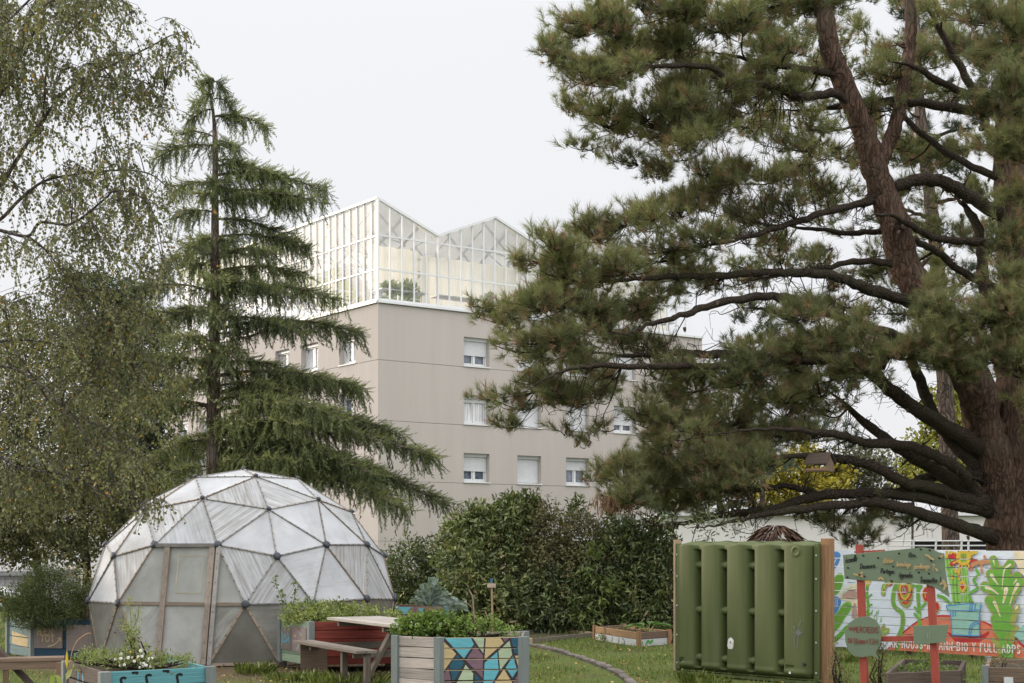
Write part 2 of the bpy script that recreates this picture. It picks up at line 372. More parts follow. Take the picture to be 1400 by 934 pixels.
def facade(D, Nn, L, cols):
    us = sorted(set([0, L]+[c for c, _ in cols]+[c+w_ for c, w_ in cols]))
    zs = sorted(set([-.3, ZR]+sills+[s+WH for s in sills]+[s-.05 for s in sills]+[s-.068 for s in sills]))
    W = MB(); pt = lambda u, z, d=0: OC+D*u-Nn*d+Z*z
    def quad(u0, u1, z0, z1, d, mi=0):
        vs = [pt(u0, z0, d), pt(u1, z0, d), pt(u1, z1, d), pt(u0, z1, d)]
        f = (0, 1, 2, 3)
        if (vs[1]-vs[0]).cross(vs[3]-vs[0]).dot(Nn) < 0: f = (3, 2, 1, 0)
        W.add(vs, [f], mi, .5)
    for i in range(len(us)-1):
        for j in range(len(zs)-1):
            u0, u1, z0, z1 = us[i], us[i+1], zs[j], zs[j+1]
            hole = any(abs(u0-c) < 1e-6 for c, _ in cols) and any(abs(z0-s) < 1e-6 for s in sills)
            if hole:
                for a, b in (((u0, z0), (u0, z1)), ((u1, z1), (u1, z0)), ((u0, z1), (u1, z1)), ((u1, z0), (u0, z0))):
                    W.add([pt(a[0], a[1]), pt(b[0], b[1]), pt(b[0], b[1], .38), pt(a[0], a[1], .38)], [(0, 1, 2, 3)], 0, .5)
            elif any(abs(z0-(s-.068)) < 1e-6 for s in sills): quad(u0, u1, z0, z1, .03, 1)
            else: quad(u0, u1, z0, z1, 0)
    return W
wl = MB()
for D, Nn, L, cols in ((DR, NR, LR, colsR), (DL, NL, LL, colsL)):
    q = facade(D, Nn, L, cols); q.build('wall', [M_REND, M_JOINT], bld)
A, B, Cc = OC+DR*LR, OC+DL*LL, OC+DR*LR+DL*LL
r = MB(); r.add([A+Z*-.3, Cc+Z*-.3, Cc+Z*ZR, A+Z*ZR], [(0, 1, 2, 3)]); r.add([B+Z*-.3, Cc+Z*-.3, Cc+Z*ZR, B+Z*ZR], [(0, 1, 2, 3)]); r.build('wall', M_REND, bld)
r = MB(); e = .04
r.prism([OC+Z*(ZR-.04), A+Z*(ZR-.04), Cc+Z*(ZR-.04), B+Z*(ZR-.04)], Z*.02, t=.5); r.build('roof', M_ROOF, bld)
r = MB()
for D, Nn, L in ((DR, NR, LR), (DL, NL, LL)): r.beam(OC+Z*(ZR+.04)+Nn*.03-D*.0, OC+D*L+Z*(ZR+.04)+Nn*.03, .16, .10)
r.build('roof_edge_trim', M_WHITE, bld)
# rolled-down fraction of each shutter, read from the photo where it can be seen
low = {('R', 0, 0): .62, ('R', 0, 1): .18, ('R', 0, 2): .62, ('R', 1, 2): 1.0, ('R', 2, 2): .42, ('R', 1, 1): 1.0, ('R', 2, 1): 1.0, ('R', 2, 0): .35, ('R', 0, 3): .3}
def window(face, D, Nn, c, w_, s, frac, curtain):
    pt = lambda u, z, d: OC+D*(c+u)+Z*(s+z)-Nn*d
    wf = MB(); d = .31
    for a, b in (((.03, 0), (.03, WH)), ((w_-.03, 0), (w_-.03, WH))): wf.beam(pt(*a, d), pt(*b, d), .07, .07, up=Nn)
    wf.beam(pt(.065, .04, d), pt(w_-.065, .04, d), .07, .08); wf.beam(pt(.065, WH-.03, d), pt(w_-.065, WH-.03, d), .07, .06)
    wf.beam(pt(w_/2, .08, d), pt(w_/2, WH-.06, d), .06, .08, up=Nn)
    for u in (.115, w_/2-.07, w_/2+.07, w_-.115): wf.beam(pt(u, .08, d), pt(u, WH-.06, d), .05, .045, up=Nn)
    wf.beam(pt(.14, .12, d-.002), pt(w_/2-.1, .12, d-.002), .05, .07); wf.beam(pt(w_/2+.1, .12, d-.002), pt(w_-.14, .12, d-.002), .05, .07)
    wo_ = wf.build('window', M_WHITE, bld)
    g = MB(); g.box(pt(w_/2, WH/2, d+.03), (1, .01, 1)); g = MB()
    g.prism([pt(.06, .05, d+.02), pt(w_-.06, .05, d+.02), pt(w_-.06, WH-.05, d+.02), pt(.06, WH-.05, d+.02)], -Nn*.01)
    g.build('pane', M_CURT if curtain else M_WGLASS, wo_)
    sb = MB(); sb.beam(pt(-.03, -.02, .13), pt(w_+.03, -.02, .13), .36, .05); sb.build('sill', M_SILLM, wo_)
    sh = MB(); sh.beam(pt(.0, WH-.075, d-.08), pt(w_, WH-.075, d-.08), .12, .15)
    H = (WH-.2)*frac; n = int(H/.055)
    for k in range(n): sh.beam(pt(.05, WH-.18-k*.055, d-.055), pt(w_-.05, WH-.18-k*.055, d-.055), .014, .051, t=U(.3, .7))
    sh.build('shutter', M_SHUT, wo_)
def curtmat():
    m, nt, out = newmat('curtained_glass'); tc = N(nt, 'ShaderNodeTexCoord').outputs['Object']
    p = N(nt, 'ShaderNodeBsdfPrincipled'); nt.links.new(p.outputs[0], out.inputs[0])
    n = noise(nt, tc, 6, 3, .5, (3, 3, .25)); nt.links.new(ramp(nt, n, [(.35, (.36, .36, .37)), (.65, (.62, .62, .62))]), p.inputs['Base Color'])
    p.inputs['Roughness'].default_value = .08; p.inputs['Specular IOR Level'].default_value = .6; return m
M_CURT = curtmat()
for fc, D, Nn, cols in (('R', DR, NR, colsR), ('L', DL, NL, colsL)):
    for i, (c, w_) in enumerate(cols):
        for j, s in enumerate(sills):
            fr = low.get((fc, i, j), random.choice((.15, .15, .4, .7, 1.0)) if fc == 'R' else random.choice((.08, .1, .3, .08)))
            window(fc, D, Nn, c, w_, s, fr, (fc, i, j) in (('R', 0, 1), ('L', 0, 0), ('L', 1, 0)) or random.random() < .3)
# ---------------------------------------------------------------- rooftop greenhouse
def ghglass(name, milk, rf=.08, fk=1.0):
    m, nt, out = newmat(name); tc = N(nt, 'ShaderNodeTexCoord').outputs['Object']
    tr = N(nt, 'ShaderNodeBsdfTransparent'); tr.inputs[0].default_value = (.96, .97, .97, 1)
    gl = N(nt, 'ShaderNodeBsdfGlossy'); gl.inputs['Roughness'].default_value = rf
    df = N(nt, 'ShaderNodeBsdfDiffuse'); df.inputs[0].default_value = (.85, .85, .84, 1); tl = N(nt, 'ShaderNodeBsdfTranslucent'); tl.inputs[0].default_value = (.9, .89, .86, 1)
    m1 = N(nt, 'ShaderNodeMixShader'); m1.inputs[0].default_value = .6; nt.links.new(df.outputs[0], m1.inputs[1]); nt.links.new(tl.outputs[0], m1.inputs[2])
    m2 = N(nt, 'ShaderNodeMixShader'); nt.links.new(tr.outputs[0], m2.inputs[1]); nt.links.new(m1.outputs[0], m2.inputs[2])
    f = ramp(nt, noise(nt, tc, .5, 4, .6, (1, 1, .5)), [(.3, (milk*.6,)*3), (.7, (milk*1.35,)*3)]); nt.links.new(f, m2.inputs[0])
    fr = N(nt, 'ShaderNodeFresnel'); fr.inputs[0].default_value = 1.5
    m3 = N(nt, 'ShaderNodeMixShader'); nt.links.new(mathn(nt, 'MULTIPLY', fr.outputs[0], fk), m3.inputs[0]); nt.links.new(m2.outputs[0], m3.inputs[1]); nt.links.new(gl.outputs[0], m3.inputs[2])
    nt.links.new(m3.outputs[0], out.inputs[0]); return m
M_GH = ghglass('greenhouse_glass', .10); M_GHL = ghglass('greenhouse_milky_sheet', .16, .30, .16)
M_ALU = solid('white_aluminium', (.82, .83, .84), .4, .02, 2, .02, 0)
M_STEEL = solid('galvanised_steel', (.68, .70, .71), .5, .1, 3, .05, 0, metal=.3)
def clothmat():
    m, nt, out = newmat('shade_cloth'); tc = N(nt, 'ShaderNodeTexCoord').outputs['Object']
    c = ramp(nt, noise(nt, tc, 7, 3, .5, (3, 3, .12)), [(.3, (.86, .80, .70)), (.7, (.96, .93, .85))])  # cream tint stands in for a warm sun glow on the cloth
    df = N(nt, 'ShaderNodeBsdfDiffuse'); tl = N(nt, 'ShaderNodeBsdfTranslucent'); nt.links.new(c, df.inputs[0]); nt.links.new(c, tl.inputs[0])
    mx = N(nt, 'ShaderNodeMixShader'); mx.inputs[0].default_value = .62; nt.links.new(df.outputs[0], mx.inputs[1]); nt.links.new(tl.outputs[0], mx.inputs[2]); nt.links.new(mx.outputs[0], out.inputs[0]); return m
M_CLOTH = clothmat()
gh = thing('rooftop_greenhouse', OC+Z*(ZR+.1), 'glazed greenhouse with sawtooth gables standing on the flat roof', 'greenhouse')
ZB, ZE, ZT = ZR+.1, 15.63, 16.88; PITCH = 6.27; GR, GL = 18.7, 21.5
def roofz(t):
    q = (t/PITCH) % 1; q = q if q <= .5 else 1-q
    return ZT-(ZT-ZE)*q*2
IN = .08
gp = lambda t, z, d=IN: OC+DR*t-NR*d+Z*z
gl_ = lambda t, z, d=IN: OC+DL*t-NL*d+Z*z
g = MB(); ks = sorted(set([0, GR]+[k*PITCH/2 for k in range(1, 6) if k*PITCH/2 < GR]))
for a, b in zip(ks[:-1], ks[1:]): g.add([gp(a, ZB), gp(b, ZB), gp(b, roofz(b)), gp(a, roofz(a))], [(0, 1, 2, 3)])
g.build('front_glazing', M_GH, gh)
g = MB(); g.add([gl_(.1, ZB), gl_(GL, ZB), gl_(GL, ZT), gl_(.1, ZT)], [(3, 2, 1, 0)]); g.build('side_glazing', M_GHL, gh)
g = MB()
for a, b in zip(ks[:-1], ks[1:]):
    p0, p1 = gp(a, roofz(a)), gp(b, roofz(b)); g.add([p0, p1, p1+DL*GL, p0+DL*GL], [(0, 1, 2, 3)])
g.build('roof_glazing', M_GH, gh)
t = 0.0; k = 0
while t < GR+.01:
    q = MB(); wd = .16 if k == 0 else (.11 if abs((t/(PITCH/2)) % 1) < .03 else .055)
    q.beam(gp(t, ZB, .04), gp(t, roofz(t), .04), .07, wd, up=NR); q.build('mullion', M_ALU, gh); t += PITCH/10; k += 1
t = .627
while t < GL:
    q = MB(); q.beam(gl_(t, ZB, .04), gl_(t, ZT, .04), .05, .045, up=NL); q.build('mullion', M_ALU, gh); t += .627
q = MB()
for z in (ZB+.05, 13.85, 15.32): q.beam(gp(.09, z, .045), gp(GR, z, .045), .05, .07 if z > 13 else .1)
q.build('front_rail', M_ALU, gh)
q = MB()
for z in (ZB+.05, 13.85, 15.32): q.beam(gl_(.09, z, .045), gl_(GL, z, .045), .05, .06 if z > 13 else .1)
q.beam(gl_(0, ZT+.05, .0), gl_(GL, ZT+.05, .0), .16, .1); q.build('side_rail', M_ALU, gh)
q = MB()
for a, b in zip(ks[:-1], ks[1:]): q.beam(gp(a, roofz(a)+.04, .02), gp(b, roofz(b)+.04, .02), .12, .11)
q.build('verge', M_ALU, gh)
q = MB()
for d in np.arange(3.4, GL, 3.2):       # trusses and posts inside
    for a in np.arange(0, GR, PITCH):
        b = min(a+PITCH, GR)
        if d > .5: q.beam(gp(a+.1, 15.25, d), gp(b-.1, 15.25, d), .06, .08)
        q.beam(gp(a+PITCH/2, ZB, d), gp(a+PITCH/2, ZE, d), .11, .11, up=NR)
        for s_ in (.25, .75):
            tt = a+PITCH*s_
            if tt < GR: q.beam(gp(a+PITCH*.5, 15.25, d), gp(tt if s_ < .5 else tt, roofz(tt), d), .04, .05)
        if a+PITCH*.3 < GR: q.beam(gp(a+PITCH*.16, 15.25, d), gp(a+PITCH*.16, roofz(a+PITCH*.16), d), .04, .05)
q.build('roof_frame', M_STEEL, gh)
def curtain(name, t0, t1, z0, z1, d, fn, nv=26, wave=.09):
    n = max(8, int((t1-t0)/.12)); V = []; 
    for j in range(nv+1):
        for i in range(n+1):
            u = t0+(t1-t0)*i/n; V.append(fn(u, z0+(z1-z0)*j/nv, d+wave*math.sin(u*7.3)+.04*math.sin(u*17)))
    Fa = [(j*(n+1)+i, j*(n+1)+i+1, (j+1)*(n+1)+i+1, (j+1)*(n+1)+i) for j in range(nv) for i in range(n)]
    arr_mesh(name, [tuple(v) for v in V], Fa, np.full(len(Fa), .5), M_CLOTH, gh, smooth=True)
curtain('shade_curtain', .4, 3.0, 13.2, 15.2, 1.5, gp); curtain('shade_curtain', 3.6, 9.2, 12.7, 15.2, 2.2, gp); curtain('shade_curtain', 9.8, 18.4, 12.7, 15.2, 1.8, gp)
q = MB()
for a in np.arange(.5, 18, 3.0): q.beam(gp(a, 13.1, .9), gp(a+2.4, 13.1, .9), .8, .06); q.beam(gp(a+.1, ZB, .9), gp(a+.1, 13.1, .9), .05, .05, up=NR); q.beam(gp(a+2.3, ZB, .9), gp(a+2.3, 13.1, .9), .05, .05, up=NR)
q.build('bench', M_STEEL, gh)
q = MB(); q.prism([gp(.1, ZB-.02, .1), gp(GR, ZB-.02, .1), gp(GR, ZB-.02, GL), gp(.1, ZB-.02, GL)], Z*.02); q.build('floor', solid('pale_floor', (.75, .73, .69), .8, .05, 1, 0, 0), gh)
LM_GH = leafmat('greenhouse_plants', [(0, (.22, .28, .13)), (.6, (.36, .42, .2)), (1, (.52, .52, .36))], .55)
for (a, z, rr) in ((1.2, 13.2, .22), (2.1, 13.2, .26), (6.6, 13.2, .25)):
    V, Fa, tt = ell_clusters([(gp(a, z, .9), (rr, rr*.7, rr*.8))], 60, 8, .2, .22, .35, 'lance', zmin=12.5)
    o = arr_mesh('potted_plant', V, Fa, tt, LM_GH, None, gp(a, 13.13, .9))
    tag(o, 'leafy green plant on a bench behind the greenhouse glass', 'plant', 'plants on the greenhouse benches')
# ---------------------------------------------------------------- white hall, railing, far left street bits
M_HALL = solid('white_render', (.80, .77, .75), .8, .04, .6, 0, .05); M_DARK = solid('dark_opening', (.03, .03, .035), .5, .1, 2, 0, 0)
hl = thing('white_hall', P(1150, 755, 52), 'long low white rendered hall behind the pine trunk', 'building'); 
def bxp(x0, x1, y0, y1, Y, dep): # box whose front face spans the pixel box at depth Y
    a, b = P(x0, y1, Y), P(x1, y0, Y); return ((a+b)/2+Vector((0, dep/2, 0)), (b.x-a.x, dep, b.z-a.z))
q = MB(); q.box(*bxp(905, 1246, 703, 818, 52, 9)); q.box(*bxp(1249.5, 1440, 706, 740, 52, 9)); q.box(*bxp(1249.5, 1440, 752, 818, 52, 9)); q.build('wall', M_HALL, hl)
q = MB(); q.box(*bxp(1249.7, 1439.5, 740, 752, 52.6, 5)); q.box(*bxp(1246.1, 1249.4, 703.5, 800, 52.3, .5)); q.build('window_strip', M_DARK, hl)
q = MB(); q.box(*bxp(900, 1445, 701, 705, 51.8, 9.4)); q.build('roof_edge', M_WHITE, hl)
rl = thing('railing', P(1290, 790, 40), 'white metal railing in front of the white hall', 'railing')
q = MB()
for y in (739.5, 746, 753): q.tube([P(1212, y+.4, 40), P(1352, y, 40)], .022, 6)
q.build('rail', M_WHITE, rl)
for x, dx in ((1214, 0), (1249, 0), (1277, 3), (1312, 3), (1324, 0), (1350, 0)):
    q = MB(); q.beam(P(x, 800, 40), P(x+dx, 738, 40), .045, .045, up=(0, 1, 0)); q.build('post', M_WHITE, rl)
sh = thing('garage', Vector((-20.2, 56, -1.05)), 'low pale garage with grey roof at the far left', 'building')
q = MB(); q.box(*bxp(-60, 46, 787, 832, 56, 5)); q.build('wall', solid('pale_wall', (.55, .53, .52), .8, .1, 1, 0, 0), sh)
q = MB(); q.box(*bxp(-64, 49, 781, 787, 55.6, 5.8)); q.build('roof', M_ROOF, sh)
q = MB()
for x in range(-50, 44, 9): q.box(*bxp(x, x+.8, 788, 830, 55.95, .06))
q.box(*bxp(-60, 46, 794, 795, 55.93, .05)); q.build('door_panel', M_WHITE, sh)
# parked car, seen in part between the shrubs
def parked_car():
    C0 = Vector((-17.0, 46, -1.05)); root = thing('parked_car', C0, 'white car parked beyond the lawn at the far left', 'car')
    M_P = solid('car_white', (.75, .76, .78), .25, .02, 2, 0, 0, spec=.6); M_T = solid('tyre', (.02, .02, .02), .8, .1, 5, 0, 0)
    prof = [(-2.05, .3), (-2.08, .75), (-1.95, .95), (-1.0, 1.02), (-.45, 1.42), (.9, 1.46), (1.65, 1.05), (2.0, .95), (2.05, .3)]
    q = MB(); q.prism([C0+Vector((x, -.82, z)) for x, z in prof], (0, 1.64, 0), t=.5); q.build('body', M_P, root, bevel=.07)
    gw = [(-.86, 1.05), (-.42, 1.36), (.86, 1.4), (1.38, 1.08)]
    for y, n_ in ((-.825, -1), (.825, 1)):
        q = MB(); q.prism([C0+Vector((x, y, z)) for x, z in gw], (0, n_*.012, 0)); q.build('side_window', M_WGLASS, root)
    for x in (-1.3, 1.3):
        for y in (-.84, .66):
            q = MB(); q.tube([C0+Vector((x, y, .31)), C0+Vector((x, y+.18, .31))], .31, 18); wobj = q.build('wheel', M_T, root)
            q = MB(); q.disc(C0+Vector((x, y-.002 if y < 0 else y+.182, .31)), (0, -1 if y < 0 else 1, 0), .19, .015, 14); q.build('rim', M_STEEL, wobj)
parked_car()

# street beyond the lawn at the left, and a pale house closing it
q = MB(); q.add([(-70, 45, -1.046), (-9.2, 45, -1.046), (-9.2, 72, -1.046), (-70, 72, -1.046)], [(0, 1, 2, 3)], 0, .5); tag(q.build('street', solid('asphalt', (.16, .16, .16), .9, .1, 1, 0, .2), None, (-40, 58, -1.046)), kind='structure')
hs = thing('pale_house', Vector((-32, 74, -1.05)), 'pale house across the street, glimpsed under the trees at the far left', 'building')
q = MB(); q.box((-34, 78, 1.9), (44, 8, 5.9)); q.build('wall', M_HALL, hs)
q = MB(); q.prism([(-57, 73.2, 4.86), (-57, 82.8, 4.86), (-57, 78, 6.6)], (46, 0, 0)); q.build('roof', M_ROOF, hs)

# ---------------------------------------------------------------- geodesic dome greenhouse
DC = Vector((-4.29, 23.4, .47)); DRAD = 2.48
dome = thing('dome_greenhouse', (DC.x, DC.y, 0), 'white geodesic dome greenhouse with wooden door panels and black hubs', 'greenhouse')
def filmmat(name, c0, c1, dirt, tl_, clear=0.0):
    m, nt, out = newmat(name); tc = N(nt, 'ShaderNodeTexCoord').outputs['Object']; rnd = N(nt, 'ShaderNodeObjectInfo').outputs['Random']
    ad = N(nt, 'ShaderNodeVectorMath', operation='ADD'); nt.links.new(tc, ad.inputs[0])
    cc = N(nt, 'ShaderNodeCombineXYZ'); [nt.links.new(mathn(nt, 'MULTIPLY', rnd, 37.0), cc.inputs[i]) for i in range(3)]; nt.links.new(cc.outputs[0], ad.inputs[1])
    n1 = noise(nt, ad.outputs[0], 3.0, 5, .65, (.5, 9, 1)); n2 = noise(nt, ad.outputs[0], 2.0, 3, .5)
    base = ramp(nt, n2, [(.3, c0), (.7, c1)])
    # streaks of dirt that run along the sheet, more on some panels than on others
    th = mathn(nt, 'ADD', n1, mathn(nt, 'MULTIPLY', mathn(nt, 'SUBTRACT', rnd, .42), .36))
    st = ramp(nt, th, [(.50, (0, 0, 0)), (.64, (.35, .35, .35)), (.80, (1, 1, 1))])
    col = mixc(nt, mathn(nt, 'MULTIPLY', st, .8), base, dirt)
    ex = noise(nt, tc, 2.2, 4, .6); g2 = noise(nt, ad.outputs[0], 1.3, 6, .7); col = mixc(nt, mathn(nt, 'MULTIPLY', ramp(nt, g2, [(.48, (0, 0, 0)), (.72, (1, 1, 1))]), .45), col, dirt)
    df = N(nt, 'ShaderNodeBsdfPrincipled'); df.inputs['Roughness'].default_value = .6; df.inputs['Specular IOR Level'].default_value = .3; nt.links.new(col, df.inputs['Base Color'])
    tl = N(nt, 'ShaderNodeBsdfTranslucent'); nt.links.new(col, tl.inputs[0])
    mx = N(nt, 'ShaderNodeMixShader'); mx.inputs[0].default_value = tl_; nt.links.new(df.outputs[0], mx.inputs[1]); nt.links.new(tl.outputs[0], mx.inputs[2]); last = mx.outputs[0]
    if clear:
        tr = N(nt, 'ShaderNodeBsdfTransparent'); m2 = N(nt, 'ShaderNodeMixShader'); nt.links.new(mathn(nt, 'MULTIPLY', ramp(nt, ex, [(.3, (.4, .4, .4)), (.7, (1, 1, 1))]), clear*1.4), m2.inputs[0]); nt.links.new(last, m2.inputs[1]); nt.links.new(tr.outputs[0], m2.inputs[2]); last = m2.outputs[0]
    nt.links.new(last, out.inputs[0])
    bump(nt, df, n1, .25, .015); return m
M_FILM = filmmat('dome_film', (.48, .49, .515), (.60, .61, .63), (.24, .225, .20), .38)
M_POLY = filmmat('dome_polycarbonate', (.25, .25, .225), (.36, .36, .33), (.15, .14, .115), .30, .20)
M_POLYB = filmmat('dome_polycarbonate_muddy', (.19, .19, .165), (.29, .285, .25), (.15, .115, .08), .30, .28)
M_STRUT = wood('dome_strut_wood', (.34, .27, .21), 'h', .3, .25); M_STRUTD = solid('dome_strut_grey', (.30, .28, .26), .7, .25, 12, .3, .2)
M_HUB = solid('black_hub', (.05, .058, .072), .45, .15, 8, .1, .1); M_SCREW = solid('black_screw', (.03, .03, .03), .5, .1, 5, 0, 0)
a0 = math.radians(22.7); pol = math.radians(26.565)
dirv = lambda az, el: Vector((math.sin(az)*math.cos(el), -math.cos(az)*math.cos(el), math.sin(el)))
uu = [dirv(a0+math.radians(72*k), pol) for k in range(5)]; ll = [dirv(a0+math.radians(36+72*k), -pol) for k in range(5)]; top = Vector((0, 0, 1))
faces = []
for k in range(5):
    faces += [(top, uu[k], uu[(k+1) % 5]), (uu[k], ll[k], uu[(k+1) % 5]), (ll[k], ll[(k+1) % 5], uu[(k+1) % 5])]
VT = []; KEY = {}
def vid(v):
    v = v.normalized(); key = tuple(round(x, 3) for x in v)
    if key not in KEY: KEY[key] = len(VT); VT.append(v)
    return KEY[key]
TR = []
for A_, B_, C_ in faces:
    g = {}
    for i in range(4):
        for j in range(4-i): g[(i, j)] = vid(A_*(3-i-j)+B_*i+C_*j)
    for i in range(3):
        for j in range(3-i):
            TR.append((g[(i, j)], g[(i+1, j)], g[(i, j+1)]))
            if i+j < 2: TR.append((g[(i+1, j)], g[(i+1, j+1)], g[(i, j+1)]))
TR = [t for t in TR if all(VT[i].z > -.25 for i in t)]
def dpt(i):
    p = DC+VT[i]*DRAD
    if VT[i].z < -.1: p.z = .03
    return p
hexc = max(range(len(VT)), key=lambda i: VT[i].dot(dirv(a0-math.radians(36), math.radians(10.8))))
hexv = set(i for t in TR if hexc in t for i in t)-{hexc}
camp = Vector((0, 0, EYE)); panels = [t for t in TR if hexc not in t]
facing = lambda c: (c-Vector((DC.x, DC.y, .6))).normalized().dot((camp-c).normalized())
panels.sort(key=lambda t: -facing(sum((dpt(i) for i in t), Vector())/3))
film_stuff = MB()
for n, t in enumerate(panels):
    p = [dpt(i) for i in t]; c = (p[0]+p[1]+p[2])/3; nr = (p[1]-p[0]).cross(p[2]-p[0]).normalized()
    if nr.dot(c-DC) < 0: nr = -nr
    lowp = min(VT[i].z for i in t) < -.1
    mt = M_FILM if not lowp else (M_POLY if n % 2 else M_POLYB)
    if n >= 100: film_stuff.add(p, [(0, 1, 2)], 0); continue
    e = (p[1]-p[0], p[2]-p[1], p[0]-p[2])[n % 3].normalized(); y = nr.cross(e)
    R = Matrix((e, y, nr)).transposed(); Ri = R.transposed(); me = bpy.data.meshes.new('panel')
    q = [c+(a-c)*.995 for a in p]; lo_ = [Ri @ (a-c) for a in q]
    th = Vector((0, 0, -.006)); me.from_pydata([*lo_, *[a+th for a in lo_]], [], [(0, 1, 2), (5, 4, 3), (0, 3, 4, 1), (1, 4, 5, 2), (2, 5, 3, 0)]); me.update()
    o = link('panel', me, mt, dome, (0, 0, 0)); o.matrix_local = Matrix.Translation(c-WORLD[dome.name]) @ R.to_4x4()
if film_stuff.f: tag(film_stuff.build('panel', M_FILM, dome), kind='stuff')
ED = {}
for t in TR:
    for a, b in ((t[0], t[1]), (t[1], t[2]), (t[2], t[0])):
        if hexc in (a, b): continue
        ED[(min(a, b), max(a, b))] = 1
eds = sorted(ED, key=lambda e: -facing((dpt(e[0])+dpt(e[1]))/2)); rest = MB()
for n, (a, b) in enumerate(eds):
    pa, pb = dpt(a), dpt(b); m_ = (pa+pb)/2; nr = (m_-DC).normalized()
    if max(VT[a].z, VT[b].z) < -.1: nr = Vector((nr.x, nr.y, 0)).normalized()
    q = MB() if n < 100 else rest; L = (pb-pa).length; d = (pb-pa)/L
    wd = .036 if min(VT[a].z, VT[b].z) < .15 else .020
    wob = Vector((U(-.006, .006), U(-.006, .006), U(-.006, .006)))
    q.beam(pa+d*.03+nr*.010+wob, pb-d*.03+nr*.010, wd, .016, up=nr)
    if n < 100:
        for k in range(7):      # screws and clips
            s = (k+.5)/7+U(-.03, .03); q.box(pa+d*L*s+nr*.020, (.015, .018, .010), mi=1, t=.5)
        q.build('strut', [M_STRUT if min(VT[a].z, VT[b].z) < .15 or random.random() < .15 else M_STRUTD, M_SCREW], dome)
if rest.f: tag(rest.build('strut', M_STRUTD, dome), kind='stuff')
for i in range(len(VT)):
    if VT[i].z < -.1 or i == hexc or not any(i in t for t in TR): continue
    big = .058 if VT[i].z < .7 else .036
    q = MB(); q.disc(dpt(i)+VT[i]*.012, VT[i], big, .035, 12, dome=.008); q.build('hub', M_HUB, dome)
# entrance: a flat facade of two trapezia over the missing hexagon
hv = sorted(hexv, key=lambda i: VT[i].z); bot, mid, tp = hv[:2], hv[2:4], hv[4:]
for s in (bot, mid, tp): s.sort(key=lambda i: dpt(i).x)
bl, br = dpt(bot[0]), dpt(bot[1]); ml, mr_ = dpt(mid[0]), dpt(mid[1]); tl_, tr_ = dpt(tp[0]), dpt(tp[1])
nf = dirv(a0-math.radians(36), 0); M_DOORP = filmmat('door_polycarbonate', (.34, .345, .325), (.45, .455, .435), (.20, .19, .165), .3, .10)
lerp = lambda a, b, s: a+(b-a)*s
def facade_pt(u, v):   # u 0..1 across, v 0 bottom .. 1 middle .. 2 top
    if v <= 1: return lerp(lerp(bl, ml, v), lerp(br, mr_, v), u)
    return lerp(lerp(ml, tl_, v-1), lerp(mr_, tr_, v-1), u)
def sec(xl, v):        # point on the facade at level v whose sideways coordinate is xl metres from the centre line
    a, b = facade_pt(0, v), facade_pt(1, v); m_ = (a+b)/2; d = (b-a).normalized(); return m_+d*xl
xa, xb = -.28, .43
def sheet(name, pts, mat_, parent=dome):
    q = MB(); q.prism(pts, -nf*.008, t=U(.3, .7)); return q.build(name, mat_, parent)
for v0, v1 in ((0, 1), (1, 2)):
    sheet('panel', [facade_pt(0, v0), sec(xa, v0), sec(xa, v1), facade_pt(0, v1)], M_DOORP)
    sheet('panel', [sec(xb, v0), facade_pt(1, v0), facade_pt(1, v1), sec(xb, v1)], M_DOORP)
door = sheet('door', [sec(xa+.03, .02), sec(xb-.03, .02), sec(xb-.03, .98), sec(xa+.03, .98)], M_DOORP)
sheet('upper_leaf', [sec(xa+.03, 1.02), sec(xb-.03, 1.02), sec(xb-.03, 1.97), sec(xa+.03, 1.97)], M_DOORP, door)
def lath(v0, x0, v1, x1, wd, parent, off=.02, mt=M_STRUT, nm='door_post'):
    q = MB(); q.beam(sec(x0, v0)+nf*off, sec(x1, v1)+nf*off, wd, .035, up=nf)
    L = (sec(x1, v1)-sec(x0, v0))
    for k in range(4): q.box(sec(x0, v0)+L*((k+.5)/4)+nf*(off+.018), (.014, .014, .008), mi=1, t=.5)
    q.build(nm, [mt, M_SCREW], parent)
M_DOORW = wood('door_wood', (.33, .27, .225), 'v', .25, .2)
for x in (xa, xb):
    lath(0, x, 1, x, .085, dome, mt=M_DOORW); lath(1, x, 1.98, x, .085, dome, mt=M_DOORW)
lath(0, xb+.1, 1, xb+.1, .06, dome, .03, M_STRUTD, 'door_jamb'); lath(1, xb+.1, 1.98, xb+.1, .06, dome, .03, M_STRUTD, 'door_jamb')
q = MB(); q.beam(facade_pt(0, 1)+nf*.008, facade_pt(1, 1)+nf*.008, .05, .03, up=nf); q.build('cross_rail', M_STRUT, dome)
q = MB(); q.beam(facade_pt(0, 2)+nf*.03, facade_pt(1, 2)+nf*.03, .05, .04, up=nf); q.build('lintel', M_STRUTD, dome)
for k, (sx, v) in enumerate(((.10, 1.5),)):   # faded square outline on the upper leaf
    q = MB(); a_ = .2
    for (x0, v0), (x1, v1) in (((sx-a_, v-.32), (sx+a_, v-.32)), ((sx+a_, v-.32), (sx+a_, v+.32)), ((sx+a_, v+.32), (sx-a_, v+.32)), ((sx-a_, v+.32), (sx-a_, v-.32))):
        q.beam(sec(x0, v0)+nf*.003, sec(x1, v1)+nf*.003, .014, .004, up=nf)
    q.build('repair_tape', solid('faint_tape', (.50, .46, .34), .7, .1, 5, 0, 0), dome)
# soil floor inside
q = MB(); q.prism([DC+Vector((math.cos(k*math.pi/10)*2.38, math.sin(k*math.pi/10)*2.38, -.465)) for k in range(20)], Z*.02); q.build('soil_bed', solid('dark_soil', (.06, .045, .03), .95, .3, 6, 0, .5), dome)
